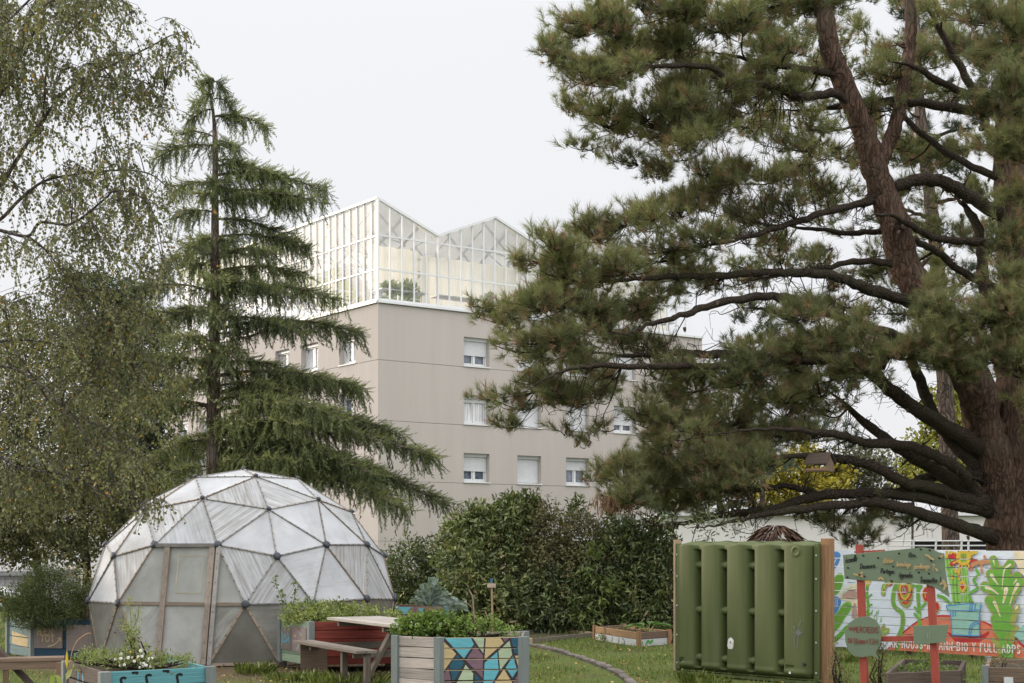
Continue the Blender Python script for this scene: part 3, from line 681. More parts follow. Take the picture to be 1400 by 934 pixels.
# ---------------------------------------------------------------- painting and hand lettering on real boards
def ray_plane(px, py, o, n):
    d = Vector(((px-CX)/F, 1, (HZ-py)/F)); c = Vector((0, 0, EYE)); return c+d*((o-c).dot(n)/d.dot(n))
def clip_strip(poly, z0, z1):
    def half(p, z, s):
        out = []
        for i in range(len(p)):
            a, b = p[i], p[(i+1) % len(p)]; fa, fb = (a[1]-z)*s, (b[1]-z)*s
            if fa >= 0: out.append(a)
            if fa*fb < 0: k = fa/(fa-fb); out.append((a[0]+(b[0]-a[0])*k, z))
        return out
    p = half(poly, z0, 1); p = half(p, z1, -1) if len(p) > 2 else p
    return p if len(p) > 2 else None
class Board:
    """a vertical plane (o, horizontal direction u, outward normal n); paint is laid on it in thin coats"""
    def __init__(s, o, u, n, strips, u0=-1e9, u1=1e9):
        s.o, s.u, s.n, s.strips, s.mb, s.k, s.u0, s.u1 = Vector(o), Vector(u).normalized(), Vector(n).normalized(), strips, MB(), 0, u0, u1
    def px(s, p):
        w_ = ray_plane(p[0], p[1], s.o, s.n); return ((w_-s.o).dot(s.u), w_.z)
    def clipu(s, poly):
        q = [(b, a) for a, b in poly]; q = clip_strip(q, s.u0, s.u1); return [(b, a) for a, b in q] if q else None
    def tris(s, polys, mi, t=None):
        off = .0015+.00025*s.k; s.k += 1; t = U(.3, .7) if t is None else t
        for poly in polys:
            poly = s.clipu(poly)
            if not poly: continue
            for z0, z1 in s.strips:
                c = clip_strip(poly, z0, z1)
                if c and len(c) > 2:
                    vs = [s.o+s.u*a+Z*(b-s.o.z)+s.n*off for a, b in c]
                    f = tuple(range(len(vs)))
                    nn = Vector((0, 0, 0))
                    for i in range(len(vs)): nn += vs[i].cross(vs[(i+1) % len(vs)])
                    if nn.dot(s.n) < 0: f = tuple(reversed(f))
                    s.mb.add(vs, [f], mi, t)
    def shape(s, pts, mi, uv=False, smooth=False):
        q = pts if uv else [s.px(p) for p in pts]
        if smooth:
            c = catmull([(a, b, 0) for a, b in q+[q[0]]], 4)[:-1]; q = [(v.x, v.y) for v in c]
        tr = tessellate_polygon([[Vector((a, b, 0)) for a, b in q]])
        s.tris([[q[i] for i in t] for t in tr], mi)
    def stroke(s, pts, wd, mi, uv=False, smooth=True, w1=None):
        q = pts if uv else [s.px(p) for p in pts]
        if smooth and len(q) > 2: q = [(v.x, v.y) for v in catmull([(a, b, 0) for a, b in q], 4)]
        q = [Vector((a, b)) for a, b in q]; n = len(q); w1 = wd if w1 is None else w1; Lq, Rq = [], []
        for i in range(n):
            d = q[min(i+1, n-1)]-q[max(i-1, 0)]
            d = d.normalized() if d.length > 1e-9 else Vector((1, 0)); nn = Vector((-d.y, d.x))*((wd+(w1-wd)*i/max(1, n-1))/2)
            Lq.append(q[i]+nn); Rq.append(q[i]-nn)
        P_ = [[tuple(Lq[i]), tuple(Rq[i]), tuple(Rq[i+1]), tuple(Lq[i+1])] for i in range(n-1)]
        for i, sg, w_ in ((0, 1, wd), (n-1, -1, w1)):
            a0 = math.atan2((Lq[i]-q[i]).y, (Lq[i]-q[i]).x); P_.append([(q[i].x+math.cos(a0+sg*k*math.pi/5)*w_/2, q[i].y+math.sin(a0+sg*k*math.pi/5)*w_/2) for k in range(6)])
        s.tris(P_, mi)
    def text(s, string, u, z, h, mi, wd=None, wf=.62, slant=0.0, jit=.05, rise=0.0, track=.18, fit=None):
        wd = wd or h*.14; x = 0.0
        if fit:
            raw = sum(.45 if c == ' ' else (GLYPH.get(c) or GLYPH.get(c.upper()))[0]*wf+track for c in string)-track; k_ = fit/(raw*h); wf *= k_; track *= k_
        for ch in string:
            if ch == ' ': x += h*.45; continue
            g = GLYPH.get(ch) or GLYPH.get(ch.upper()); gw = g[0]*wf
            for st in g[1]:
                pts = [(u+x+h*(p[0]*gw+slant*p[1]+U(-jit, jit)*.6), z+h*(p[1]+U(-jit, jit)*.6)+rise*x) for p in st]
                s.stroke(pts, wd, mi, uv=True, smooth=len(st) > 3)
            x += h*(gw+track)
        return x
    def build(s, name, mats, parent): return s.mb.build(name, mats, parent)
c_ = lambda cx, cy, rx, ry, a0, a1, n=7: [(cx+rx*math.cos(math.radians(a0+(a1-a0)*k/(n-1))), cy+ry*math.sin(math.radians(a0+(a1-a0)*k/(n-1)))) for k in range(n)]
GLYPH = {
 'A': (1, [[(0, 0), (.5, 1), (1, 0)], [(.2, .38), (.8, .38)]]), 'B': (.9, [[(0, 0), (0, 1)], [(0, 1), (.7, .95), (.75, .65), (0, .54)], [(0, .52), (.85, .45), (.85, .08), (0, 0)]]),
 'C': (.9, [c_(.5, .5, .5, .5, 50, 310)]), 'D': (.95, [[(0, 0), (0, 1)], [(0, 1), (.6, .9), (.95, .5), (.6, .08), (0, 0)]]), 'E': (.8, [[(.9, 1), (0, 1), (0, 0)], [(0, 0), (.9, 0)], [(0, .5), (.75, .5)]]),
 'F': (.8, [[(.9, 1), (0, 1), (0, 0)], [(0, .52), (.75, .52)]]), 'H': (.9, [[(0, 0), (0, 1)], [(1, 0), (1, 1)], [(0, .5), (1, .5)]]), 'I': (.15, [[(.5, 0), (.5, 1)]]), 'L': (.75, [[(0, 1), (0, 0), (.9, 0)]]),
 'M': (1.15, [[(0, 0), (.1, 1), (.5, .3), (.9, 1), (1, 0)]][:1]), 'N': (.95, [[(0, 0), (0, 1), (1, 0)], [(1, 0), (1, 1)]]), 'O': (1, [c_(.5, .5, .5, .5, 90, 450, 11)]), 'P': (.85, [[(0, 0), (0, 1)], [(0, 1), (.85, .92), (.85, .6), (0, .48)]]),
 'R': (.9, [[(0, 0), (0, 1)], [(0, 1), (.85, .92), (.8, .6), (0, .5)], [(.35, .5), (.95, 0)]]), 'S': (.85, [[(.9, .85), (.5, 1), (.08, .8), (.45, .53), (.9, .25), (.5, 0), (.05, .15)]]), 'T': (.85, [[(0, 1), (1, 1)], [(.5, 1), (.5, 0)]]),
 'U': (.9, [[(0, 1), (.02, .3), (.5, 0), (.98, .3), (1, 1)]]), 'Y': (.9, [[(0, 1), (.5, .5), (1, 1)], [(.5, .5), (.5, 0)]]), '1': (.35, [[(0, .8), (.8, 1), (.8, 0)]]), '2': (.8, [[(.05, .8), (.5, 1), (.9, .75), (.4, .3), (0, 0)], [(0, 0), (.95, 0)]]),
 '3': (.8, [[(.05, .9), (.6, 1), (.8, .75), (.35, .55)], [(.35, .55), (.9, .4), (.7, .05), (.05, .08)]]), '4': (.85, [[(.6, 1), (0, .35), (1, .35)], [(.72, .7), (.72, 0)]]), '7': (.8, [[(0, 1), (.95, 1), (.35, 0)]]), '0': (.85, [c_(.5, .5, .5, .5, 90, 450, 11)]),
 '-': (.5, [[(0, .45), (1, .45)]]), '.': (.15, [[(.4, 0), (.6, .04)]]), '!': (.2, [[(.6, 1), (.5, .3)], [(.45, .04), (.5, 0)]]), '?': (.6, [[(.05, .8), (.5, 1), (.9, .75), (.5, .45), (.5, .28)], [(.48, .04), (.52, 0)]]), "^": (.4, [[(0, .9), (.5, 1.15), (1, .9)]]),
 'a': (.75, [[(.8, .4), (.4, .5), (.05, .25), (.35, 0), (.75, .2)], [(.85, .48), (.8, .1), (1.05, .02)]]), 'c': (.65, [[(.85, .42), (.4, .5), (.05, .25), (.4, 0), (1, .08)]]), 'e': (.65, [[(.1, .22), (.75, .35), (.5, .5), (.08, .25), (.4, 0), (1.05, .1)]]),
 'u': (.75, [[(.05, .5), (.1, .1), (.5, .02), (.8, .45)], [(.8, .5), (.85, .1), (1.05, .02)]]), 'i': (.3, [[(.3, .48), (.4, .05), (1, .03)], [(.45, .7), (.5, .74)]]), 'l': (.3, [[(0, .1), (.7, .8), (.5, 1), (.2, .5), (.5, .02), (1.1, .05)]]),
 'd': (.75, [[(.8, .4), (.4, .5), (.05, .25), (.35, 0), (.8, .2)], [(.95, 1), (.8, .1), (1.05, .02)]]), 'o': (.7, [c_(.45, .25, .42, .25, 90, 450, 9)]), 'v': (.6, [[(0, .48), (.4, 0), (.9, .5)]]), 'r': (.55, [[(.1, .48), (.15, 0)], [(.13, .3), (.5, .5), (.95, .42)]]),
 'p': (.7, [[(.15, .48), (.05, -.45)], [(.1, .35), (.55, .5), (.85, .25), (.5, 0), (.1, .1)]]), 't': (.45, [[(.5, .85), (.4, .1), (.95, .05)], [(0, .55), (.95, .58)]]), 'g': (.7, [[(.8, .4), (.4, .5), (.05, .25), (.35, .03), (.8, .2)], [(.85, .48), (.75, -.35), (.3, -.45), (.1, -.25)]]),
 'n': (.75, [[(.1, .48), (.1, 0)], [(.1, .3), (.5, .5), (.75, .3), (.85, 0)]]), 's': (.55, [[(.8, .42), (.4, .5), (.2, .35), (.75, .18), (.4, 0), (.05, .06)]]), 'm': (1.1, [[(.05, .48), (.06, 0)], [(.06, .3), (.3, .5), (.45, .3), (.48, 0)], [(.48, .3), (.75, .5), (.92, .3), (1, 0)]]), 'q': (.7, [[(.8, .4), (.4, .5), (.05, .25), (.35, 0), (.8, .2)], [(.85, .48), (.8, -.45)]]),
 'j': (.4, [[(.6, .48), (.5, -.3), (.05, -.4)], [(.6, .72), (.64, .75)]]), 'J': (.7, [[(.9, 1), (.8, .1), (.4, -.1), (0, .1)]]), 'b': (.7, [[(.1, 1), (.08, .02)], [(.1, .35), (.55, .5), (.85, .25), (.5, 0), (.08, .05)]])}
# ---------------------------------------------------------------- shared wood and paint
W_GREY = wood('weathered_wood', (.19, .16, .135), 'h'); W_GREYV = wood('weathered_post', (.13, .108, .088), 'v'); W_BROWN = wood('brown_wood', (.20, .14, .10), 'h'); W_DARK = wood('dark_wood', (.10, .075, .06), 'h')
W_PINK = wood('pale_grey_plank', (.44, .38, .34), 'h', .3, .25, .75, .66); W_RED = wood('red_painted_plank', (.26, .055, .04), 'h', .4, .25, .65, .52); W_GREEN = wood('green_painted_plank', (.30, .40, .27), 'h', .2, .15, .65, .62)
W_NAVY = wood('dark_blue_plank', (.02, .055, .09), 'h', .3, .2, .6, .7); W_TURQ = wood('turquoise_plank', (.12, .33, .37), 'h', .12, .1, .6, .72); W_TEALG = wood('blue_grey_plank', (.16, .25, .26), 'h', .25, .25, .7, .62)
W_YEL = wood('yellow_timber', (.50, .38, .22), 'h', .2, .2, .7, .66); W_ORNG = wood('fresh_timber', (.42, .26, .14), 'h', .25, .2, .7, .62); W_BLUEG = wood('grey_blue_post', (.20, .225, .22), 'v', .15, .1, .7, .7)
W_POST = wood('timber_post', (.30, .17, .09), 'v', .4, .15, .75, .6)
SOIL = solid('soil', (.06, .042, .03), .95, .3, 9, 0, .8, 20)
def pm(name, c, bl=.1): return solid(name, c, .65, bl*1.5, 7, .08, .3, 30, (1, 1, 5), .2, dirt=.64, dirtcol=mul(c, .6))
PAINT = [pm('paint_pale_yellow', (.55, .42, .22)), pm('paint_turquoise', (.13, .42, .50)), pm('paint_teal_dark', (.025, .10, .15)), pm('paint_mauve', (.20, .12, .155)), pm('paint_mint', (.40, .48, .33)), pm('paint_outline_dark', (.045, .035, .04))]
def planter(name, label, foot, z0, z1, n, mats, post, group='raised wooden planters', postw=.06, soil=.06, thick=.03, loc=None):
    """planks between corner posts round a footprint; mats gives the plank material of each side in turn"""
    foot = [Vector((x, y, 0)) for x, y in foot]; m_ = len(foot); c = sum(foot, Vector())/m_
    root = thing(name, (c.x, c.y, z0 if loc is None else loc), label, 'planter', group); H = (z1-z0)/n
    for i in range(m_):
        a, b = foot[i], foot[(i+1) % m_]; d = (b-a).normalized(); nr = Vector((d.y, -d.x, 0))
        if nr.dot((a+b)/2-c) < 0: nr = -nr
        q = MB()
        for k in range(n):
            j = lambda: U(-.004, .004)
            q.beam(a+d*(postw*.5)+Z*(z0+H*(k+.5)+j())-nr*(thick*.5), b-d*(postw*.5)+Z*(z0+H*(k+.5)+j())-nr*(thick*.5), thick, H-.008)
        q.build('plank_side', mats[i % len(mats)], root, bevel=.003)
    for p in foot:
        o = (p-c).normalized(); q = MB(); q.beam(p+Z*(z0-.02)+o*-.01, p+Z*(z1+.004)+o*-.01, postw, postw, up=(foot[1]-foot[0])); q.build('corner_post', post, root, bevel=.004)
    q = MB(); q.prism([c+(p-c)*.93+Z*(z1-soil) for p in foot], Z*.01); q.build('soil', SOIL, root)
    return root
def strips_of(z0, z1, n): H = (z1-z0)/n; return [(z0+H*k+.007, z0+H*(k+1)-.007) for k in range(n)]
# geometric planter -----------------------------------------------------------
L_, M_, R_ = P(541, 871, 15.35), P(600, 873, 15.0), P(716, 871.4, 15.1); ZT_ = .80
fp = [(L_.x, L_.y), (M_.x, M_.y), (R_.x, R_.y), (R_.x+.02, R_.y+.95), (L_.x+.35, L_.y+.75)]
gpl = planter('planter', 'wooden planter painted with yellow, blue and mauve triangles, nearest the lawn', fp, .02, ZT_, 7, [W_PINK, W_YEL, W_GREY], W_BLUEG, postw=.085)
uF = Vector((R_.x-M_.x, R_.y-M_.y, 0)).normalized(); nF = Vector((uF.y, -uF.x, 0))
bd = Board(Vector((M_.x, M_.y, 0)), uF, nF, strips_of(.02, ZT_, 7), .045, (Vector((R_.x-M_.x, R_.y-M_.y, 0))).length-.045)
k7 = lambda x, y: (530+x/6.065, 780+y/6.065)
tri = [(0, [(450, 570), (575, 690), (450, 860)]), (1, [(465, 555), (695, 555), (722, 612), (632, 738)]), (4, [(700, 555), (805, 555), (795, 695)]), (0, [(808, 555), (940, 555), (970, 600), (800, 745)]), (3, [(945, 553), (1015, 553), (972, 600)]),
       (2, [(1018, 553), (1100, 553), (1092, 695), (1050, 695)]), (4, [(1012, 575), (1040, 700), (930, 835), (912, 665)]), (1, [(910, 670), (928, 835), (865, 950), (790, 950), (800, 760)]), (3, [(725, 620), (795, 698), (790, 900), (640, 745)]), (2, [(575, 690), (640, 762), (540, 945), (508, 785)]),
       (4, [(645, 775), (715, 850), (712, 950), (560, 950)]), (3, [(505, 800), (535, 950), (450, 950), (455, 862)]), (2, [(720, 850), (785, 910), (790, 950), (715, 950)]), (0, [(965, 810), (1045, 940), (1045, 1010), (860, 1010), (880, 930)]), (1, [(1040, 705), (1080, 830), (1035, 895), (970, 805)]), (0, [(1052, 700), (1095, 700), (1090, 830)]), (3, [(1095, 835), (1095, 1000), (1045, 1000), (1040, 910)]),
       (0, [(450, 950), (560, 952), (600, 1150), (450, 1150)]), (1, [(560, 955), (715, 955), (700, 1150), (605, 1150)]), (3, [(715, 955), (860, 955), (830, 1150), (705, 1150)]), (4, [(860, 1012), (1095, 1005), (1095, 1150), (835, 1150)])]
bd.shape([k7(450, 553), k7(1100, 553), k7(1100, 1150), k7(450, 1150)], 5)
for mi, pts in tri:
    c = (sum(p[0] for p in pts)/len(pts), sum(p[1] for p in pts)/len(pts))
    sh_ = []
    for x, y in pts:
        d = math.hypot(x-c[0], y-c[1]); f = (d-7)/d; sh_.append(k7(c[0]+(x-c[0])*f, c[1]+(y-c[1])*f))
    bd.shape(sh_, mi)
bd.build('painted_triangles', PAINT, gpl)
# left dark blue planter with two boards ------------------------------------
a_, b_ = P(43, 858, 22.35), P(133, 847.5, 22.2); s_ = P(17, 853, 23.0)
d_ = (Vector((b_.x, b_.y, 0))-Vector((a_.x, a_.y, 0))); sd_ = Vector((s_.x-a_.x, s_.y-a_.y, 0))*1.25
fp = [(a_.x+sd_.x, a_.y+sd_.y), (a_.x, a_.y), (b_.x, b_.y), (b_.x+sd_.x, b_.y+sd_.y)]
ZN = .61
npl = planter('planter', 'dark blue planter with two wooden panels beside the dome, under a bush', fp, .03, ZN, 4, [W_TEALG, W_NAVY, W_TEALG, W_NAVY], W_BLUEG, postw=.075)
u_ = d_.normalized(); n_ = Vector((u_.y, -u_.x, 0)); W_PANEL = wood('board_panel', (.23, .19, .17), 'v', .2, .1)
k4 = lambda x, y: (x/5.07, 750+y/5.07)
bq = Board(Vector((a_.x, a_.y, 0))+n_*.0, u_, n_, [(0, 9)])
for nm, xs_, ys_ in (('written_board', (240, 435), (543, 690)), ('plain_board', (463, 645), (530, 708))):
    q0, q1 = bq.px(k4(xs_[0], ys_[1])), bq.px(k4(xs_[1], ys_[0])); q = MB(); pt = lambda u, z: bq.o+bq.u*u+Z*z+n_*.003
    q.prism([pt(q0[0], q0[1]), pt(q1[0], q0[1]), pt(q1[0], q1[1]), pt(q0[0], q1[1])], n_*.014); ob = q.build(nm, W_PANEL, npl)
    if nm == 'written_board':
        tb = Board(bq.o+n_*.017, u_, n_, [(0, 9)]); h = 42/5.07*22.2/F
        u0, z0_ = tb.px(k4(262, 598)); tb.text('BIEN', u0, z0_, h, 0, h*.2, .66, track=.25); u0, z0_ = tb.px(k4(285, 645)); tb.text('TO^T'.replace('^', ''), u0, z0_, h, 0, h*.2, .66, track=.25)
        u0, z0_ = tb.px(k4(318, 592)); tb.stroke([tb.px(k4(308, 603)), tb.px(k4(320, 594)), tb.px(k4(332, 603))], h*.13, 0, uv=True)
        tb.stroke([k4(335, 678), k4(372, 668), k4(400, 645), k4(418, 622)], .02, 0); tb.stroke([k4(400, 624), k4(420, 620), k4(422, 642)], .016, 0)
        tb.build('lettering', [pm('letter_cream', (.52, .40, .25))], ob)
q = Board(Vector((fp[0][0], fp[0][1], 0)), Vector((fp[1][0]-fp[0][0], fp[1][1]-fp[0][1], 0)), Vector((fp[1][1]-fp[0][1], -(fp[1][0]-fp[0][0]), 0)), strips_of(.03, ZN, 4))
q.shape([k4(84, 570), k4(196, 612), k4(190, 693), k4(84, 655)], 0); q.build('yellow_band', [PAINT[0]], npl)
# turquoise planter with hooks -----------------------------------------------
fl = Vector((-3.36, 12.05, 0)); ud = Vector((.80, .60, 0)).normalized(); vd_ = Vector((-.50, .866, 0)).normalized()
fr_ = fl+ud*.95; fp = [(fl+vd_*1.32).to_2d(), fl.to_2d(), fr_.to_2d(), (fr_+vd_*1.32).to_2d()]
tpl = planter('planter', 'turquoise planter with black painted hooks and daisies, at the bottom left', [tuple(p) for p in fp], .02, .70, 5, [W_DARK, W_TURQ, W_TURQ, W_DARK], W_BLUEG, postw=.09)
nT = Vector((ud.y, -ud.x, 0)); hb = Board(fl, ud, nT, strips_of(.02, .70, 5), .05, .90); kk = lambda x, y: (80+x/6.364, 830+y/6.364)
for pts in ([(650, 570), (668, 565), (682, 572)], [(918, 553), (935, 550), (952, 560)]): hb.stroke([kk(x, y) for x, y in pts], .03, 0)
for x, y in ((560, 620), (780, 595), (1048, 590)):
    hb.stroke([kk(x+22, y-2), kk(x+2, y-5), kk(x-18, y+10), kk(x-10, y+60), kk(x-16, y+130)], .022, 0)
hb.stroke([kk(970, 578), kk(1000, 577)], .008, 2); hb.build('painted_hooks', [pm('paint_black', (.012, .012, .014)), PAINT[1], W_BROWN], tpl)
lb = Board(Vector((fp[0][0], fp[0][1], 0)), -vd_, Vector((-vd_.y, vd_.x, 0)) if Vector((-vd_.y, vd_.x, 0)).y < 0 else Vector((vd_.y, -vd_.x, 0)), strips_of(.02, .7, 5))
lb.stroke([kk(172, 580), kk(170, 640), kk(168, 700)], .05, 0); lb.stroke([kk(212, 605), kk(214, 660), kk(212, 720)], .05, 0); lb.build('blue_marks', [pm('paint_blue', (.08, .28, .45))], tpl)
# red and green planter ---------------------------------------------------------
cr = P(424, 850, 20.0); fp0 = [(-3.30, 20.85), (cr.x, 20.0), (-1.15, 20.35), (-1.75, 21.2)]
rpl = planter('planter', 'planter with red planks and a green end in front of the dome', fp0, .10, .70, 5, [W_GREEN, W_RED, W_GREEN, W_RED], W_BLUEG, postw=.085, loc=0)
q = MB()
for x, y in fp0: q.box((x*.97-.08, y+.03, .05), (.12, .12, .10))
q.build('foot', W_DARK, rpl)
ue = Vector((fp0[1][0]-fp0[0][0], fp0[1][1]-fp0[0][1], 0)); Le = ue.length; ue.normalize(); ne = Vector((ue.y, -ue.x, 0)); eb = Board(Vector((*fp0[0], 0)), ue, ne, [(0, 9)])
k6 = lambda x, y: (370+x/6.968, 800+y/6.968)
for (x0, x1), mm in (((96, 202), W_PANEL), ((208, 345), wood('mauve_board', (.30, .24, .24), 'v', .2, .1))):
    q0, q1 = eb.px(k6(x0, 605 if x0 < 100 else 628)), eb.px(k6(x1, 405)); pt = lambda u, z: eb.o+eb.u*u+Z*z+ne*.004; q = MB()
    q.prism([pt(q0[0], q0[1]), pt(q1[0], q0[1]), pt(q1[0], q1[1]), pt(q0[0], q1[1])], ne*.012); ob = q.build('wood_panel', mm, rpl)
    pb = Board(eb.o+ne*.016, ue, ne, [(0, 9)])
    if x0 < 100: 
        for pts in ([(108, 450), (112, 500), (106, 560)], [(125, 520), (135, 470), (150, 520)], [(160, 450), (170, 500), (175, 545)], [(112, 530), (140, 540), (178, 500)]): pb.stroke([k6(*p) for p in pts], .025, 0)
    else:
        for mi, pts in ((1, [(225, 480), (240, 490)]), (0, [(220, 540), (235, 560)]), (2, [(260, 540), (265, 580), (250, 610)]), (2, [(280, 460), (295, 480)]), (1, [(310, 520), (320, 560)])): pb.stroke([k6(*p) for p in pts], .03, mi)
    pb.build('paint_marks', [PAINT[1], PAINT[0], PAINT[4]], ob)
# planter at the back with blue triangles ------------------------------------
bl_ = P(542, 829, 22.8); fp = [(bl_.x-.12, 23.6), (bl_.x, 22.8), (bl_.x+.78, 22.75), (bl_.x+.72, 23.6)]
bpl = planter('planter', 'brown planter with turquoise triangles holding a grey-green kale, beside the dome', fp, .02, .79, 6, [W_TEALG, W_BROWN, W_BROWN, W_BROWN], W_TEALG, postw=.07)
bb = Board(Vector((*fp[1], 0)), Vector((1, -.06, 0)), Vector((-.06, -1, 0)), strips_of(.02, .79, 6), .03, .75)
for mi, pts in ((1, [(75, 292), (203, 292), (140, 375)]), (1, [(250, 316), (375, 316), (305, 380)]), (3, [(210, 300), (245, 300), (225, 360)]), (1, [(360, 340), (412, 330), (400, 400)])): bb.shape([k7(*p) for p in pts], mi)
bb.build('painted_triangles', PAINT, bpl)
# ---------------------------------------------------------------- picnic table right of the dome
def picnic_table():
    near, far = P(537, 857.5, 17.9), P(447, 845.5, 19.85); near.z = far.z = .75
    d = (far-near); d.z = 0; L = d.length; d.normalize(); x = Vector((d.y, -d.x, 0)); x = x if x.x > 0 else -x
    c = (near+far)/2+x*.38; root = thing('picnic_table', (c.x, c.y, 0), 'weathered grey picnic table with bench between the planters', 'picnic table')
    q = MB()
    for k in range(5): q.beam(near+x*(.075+.155*k), far+x*(.075+.155*k), .148, .036, t=U(.4, 1))
    q.build('tabletop', wood('silver_wood', (.36, .33, .30), 'h', .2, .2, .75, .68), root, bevel=.003)
    for sg in (-.42, .98):
        q = MB(); n0, f0 = near+x*sg, far+x*sg; n0.z = f0.z = .45
        for k in range(2): q.beam(n0+x*(k*.14)-d*.02, f0+x*(k*.14)+d*.02, .133, .036)
        q.build('bench_seat', W_GREY, root, bevel=.003)
    for s in (.16, .84):
        o = near+d*L*s+Z*0
        q = MB(); q.beam(o+x*.10+Z*-.03+Z*0-d*.05, o+x*.10-d*.05+Z*-.03+x*.6, .07, .06)
        for sg in (-1, 1):
            if s > .5: continue
            b0 = Vector((o.x, o.y, 0))+x*(.38+sg*.62); t0 = o+x*(.38+sg*.22); t0.z = .70; l_ = MB(); l_.beam(b0, t0, .045, .10, up=d); l_.build('leg', W_GREYV, root)
        ca, cb = o+x*-.36, o+x*1.12; ca.z = cb.z = .395; q = MB(); q.beam(ca+d*.045, cb+d*.045, .04, .09); q.build('cross_beam', W_GREY, root)
        ta, tb_ = o+x*.04, o+x*.74; ta.z = tb_.z = .695; q = MB(); q.beam(ta+d*.045, tb_+d*.045, .04, .07); q.build('table_batten', W_GREY, root)
    for s, h in ((.36, .43), (.02, .43)):
        o = near+d*L*s+x*-.32; q = MB(); q.beam(Vector((o.x, o.y, 0)), Vector((o.x, o.y, h)), .07, .07, up=d); q.build('bench_post', W_GREYV, root)
    o = near+d*L*.985+x*-.37; q = MB(); q.box(Vector((o.x+.16, o.y, .24)), (.36, .03, .37)); q.build('end_panel', W_BROWN, root)
picnic_table()
def trestle():
    # near left: end of a brown picnic bench with a slanting leg
    a, b = P(4, 905, 16.6), P(88, 903, 16.9); a.z = b.z = .43; a = a+Vector((-.5, -.03, 0)); d = (b-a).normalized(); x = Vector((-d.y, d.x, 0)); root = thing('wooden_bench', ((a.x+b.x)/2, (a.y+b.y)/2, 0), 'brown wooden bench with slanting legs at the left edge, before the dark blue planter', 'bench')
    q = MB()
    for k in range(2): q.beam(a+x*(.07+.15*k), b+x*(.07+.15*k), .14, .04)
    q.build('seat', W_BROWN, root, bevel=.003)
    q = MB(); q.beam(a+x*.03+Z*-.065, b+x*.03+Z*-.065, .04, .09); q.build('side_rail', W_BROWN, root)
    for px in (7, 80):
        o = P(px, 905, 16.75); q = MB(); q.beam(Vector((o.x, o.y+.02, 0)), Vector((o.x, o.y+.02, .40)), .075, .06, up=d); q.build('leg', wood('brown_leg', (.19, .12, .08), 'v'), root)
    q = MB(); q.beam(P(52, 946, 16.95), P(-14, 876, 16.95), .05, .11, up=(0, 1, 0)); q.build('brace', W_DARK, root)
trestle()
# ---------------------------------------------------------------- low raised beds, edging stones, stake sign
def low_bed(name, label, cs, h, mats, rows=1, posts=None):
    cs = [Vector((c.x, c.y, 0)) for c in cs]; ctr = sum(cs, Vector())/len(cs); root = thing(name, ctr, label, 'raised bed', None)
    for i in range(len(cs)):
        a, b = cs[i], cs[(i+1) % len(cs)]
        for r_ in range(rows):
            H = h/rows; q = MB(); q.beam(a+Z*(H*(r_+.5)), b+Z*(H*(r_+.5)), .045, H-.006); q.build('board', mats[r_][i % len(mats[r_])], root, bevel=.004)
    if posts:
        for c in cs: q = MB(); q.beam(c+(ctr-c).normalized()*-.03, c+(ctr-c).normalized()*-.03+Z*(h+.02), .07, .07, up=cs[1]-cs[0]); q.build('corner_post', posts, root)
    q = MB(); q.prism([ctr+(c-ctr)*.94+Z*(h-.07) for c in cs], Z*.01); q.build('soil', SOIL, root); return root
low_bed('raised_bed', 'low grassy bed edged with pale and grey boards, before the hedge', [G(688, 871), G(728, 879.5), G(812, 870.5), G(757, 864)], .085, [[W_YEL, W_GREY, W_YEL, W_GREY]])
W_WHITEP = pm('white_paint_board', (.62, .63, .62)); c0, c1, c2 = G(815, 875), G(873, 884.5), G(913, 881.5)
rb = low_bed('raised_bed', 'two-tier raised bed with white painted lower boards, left of the green tank', [c0, c1, c2, c0+(c2-c1)], .25, [[W_WHITEP], [W_ORNG, W_BROWN, W_ORNG, W_BROWN]], 2, W_POST)
ub = (c1-c0); ub.z = 0; ub.normalize(); nb = Vector((ub.y, -ub.x, 0)); b1 = Board(c0+nb*.024, ub, nb, [(0, .12)])
ug = (c2-c1); ug.z = 0; ug.normalize(); ng = Vector((ug.y, -ug.x, 0)); b2 = Board(c1+ng*.024, ug, ng, [(0, .12)])
for x in (.25, .5, .8, 1.1, 1.35): b1.stroke([(x, .03), (x+.04, .07), (x+U(-.05, .05), .1)], .03, 0 if x < .4 else 1, uv=True)
b2.stroke([(.18, .05), (.22, .09), (.28, .06), (.34, .09)], .05, 0, uv=True); b2.stroke([(.06, .04), (.08, .08)], .03, 0, uv=True)
b1.build('paint_marks', [pm('paint_green', (.12, .34, .12)), pm('paint_grey', (.28, .3, .32))], rb); b2.build('paint_marks', [pm('paint_green', (.12, .34, .12))], rb)
d0, d1, d2 = P(1196, 934, 16.4), P(1308, 921, 16.7), P(1240, 914, 17.8)
low_bed('raised_bed', 'dark low bed overgrown with weeds behind the green signboard posts', [P(1212, 952, 16.2), P(1312, 935, 16.6), P(1318, 925, 18.0), P(1235, 925, 18.2)], .33, [[W_DARK], [W_DARK]], 2)
kb = low_bed('raised_bed', 'dark wooden bed in the bottom right corner', [P(1349, 940, 16.9), P(1450, 940, 16.6), P(1450, 930, 18.0), P(1353, 930, 18.2)], .34, [[W_BROWN], [W_BROWN]], 2, W_BLUEG)
q = MB(); q.beam(P(1379, 934, 16.78), P(1379, 926, 16.78), .11, .02, up=(0, 1, 0)); q.build('metal_plate', M_STEEL, kb)
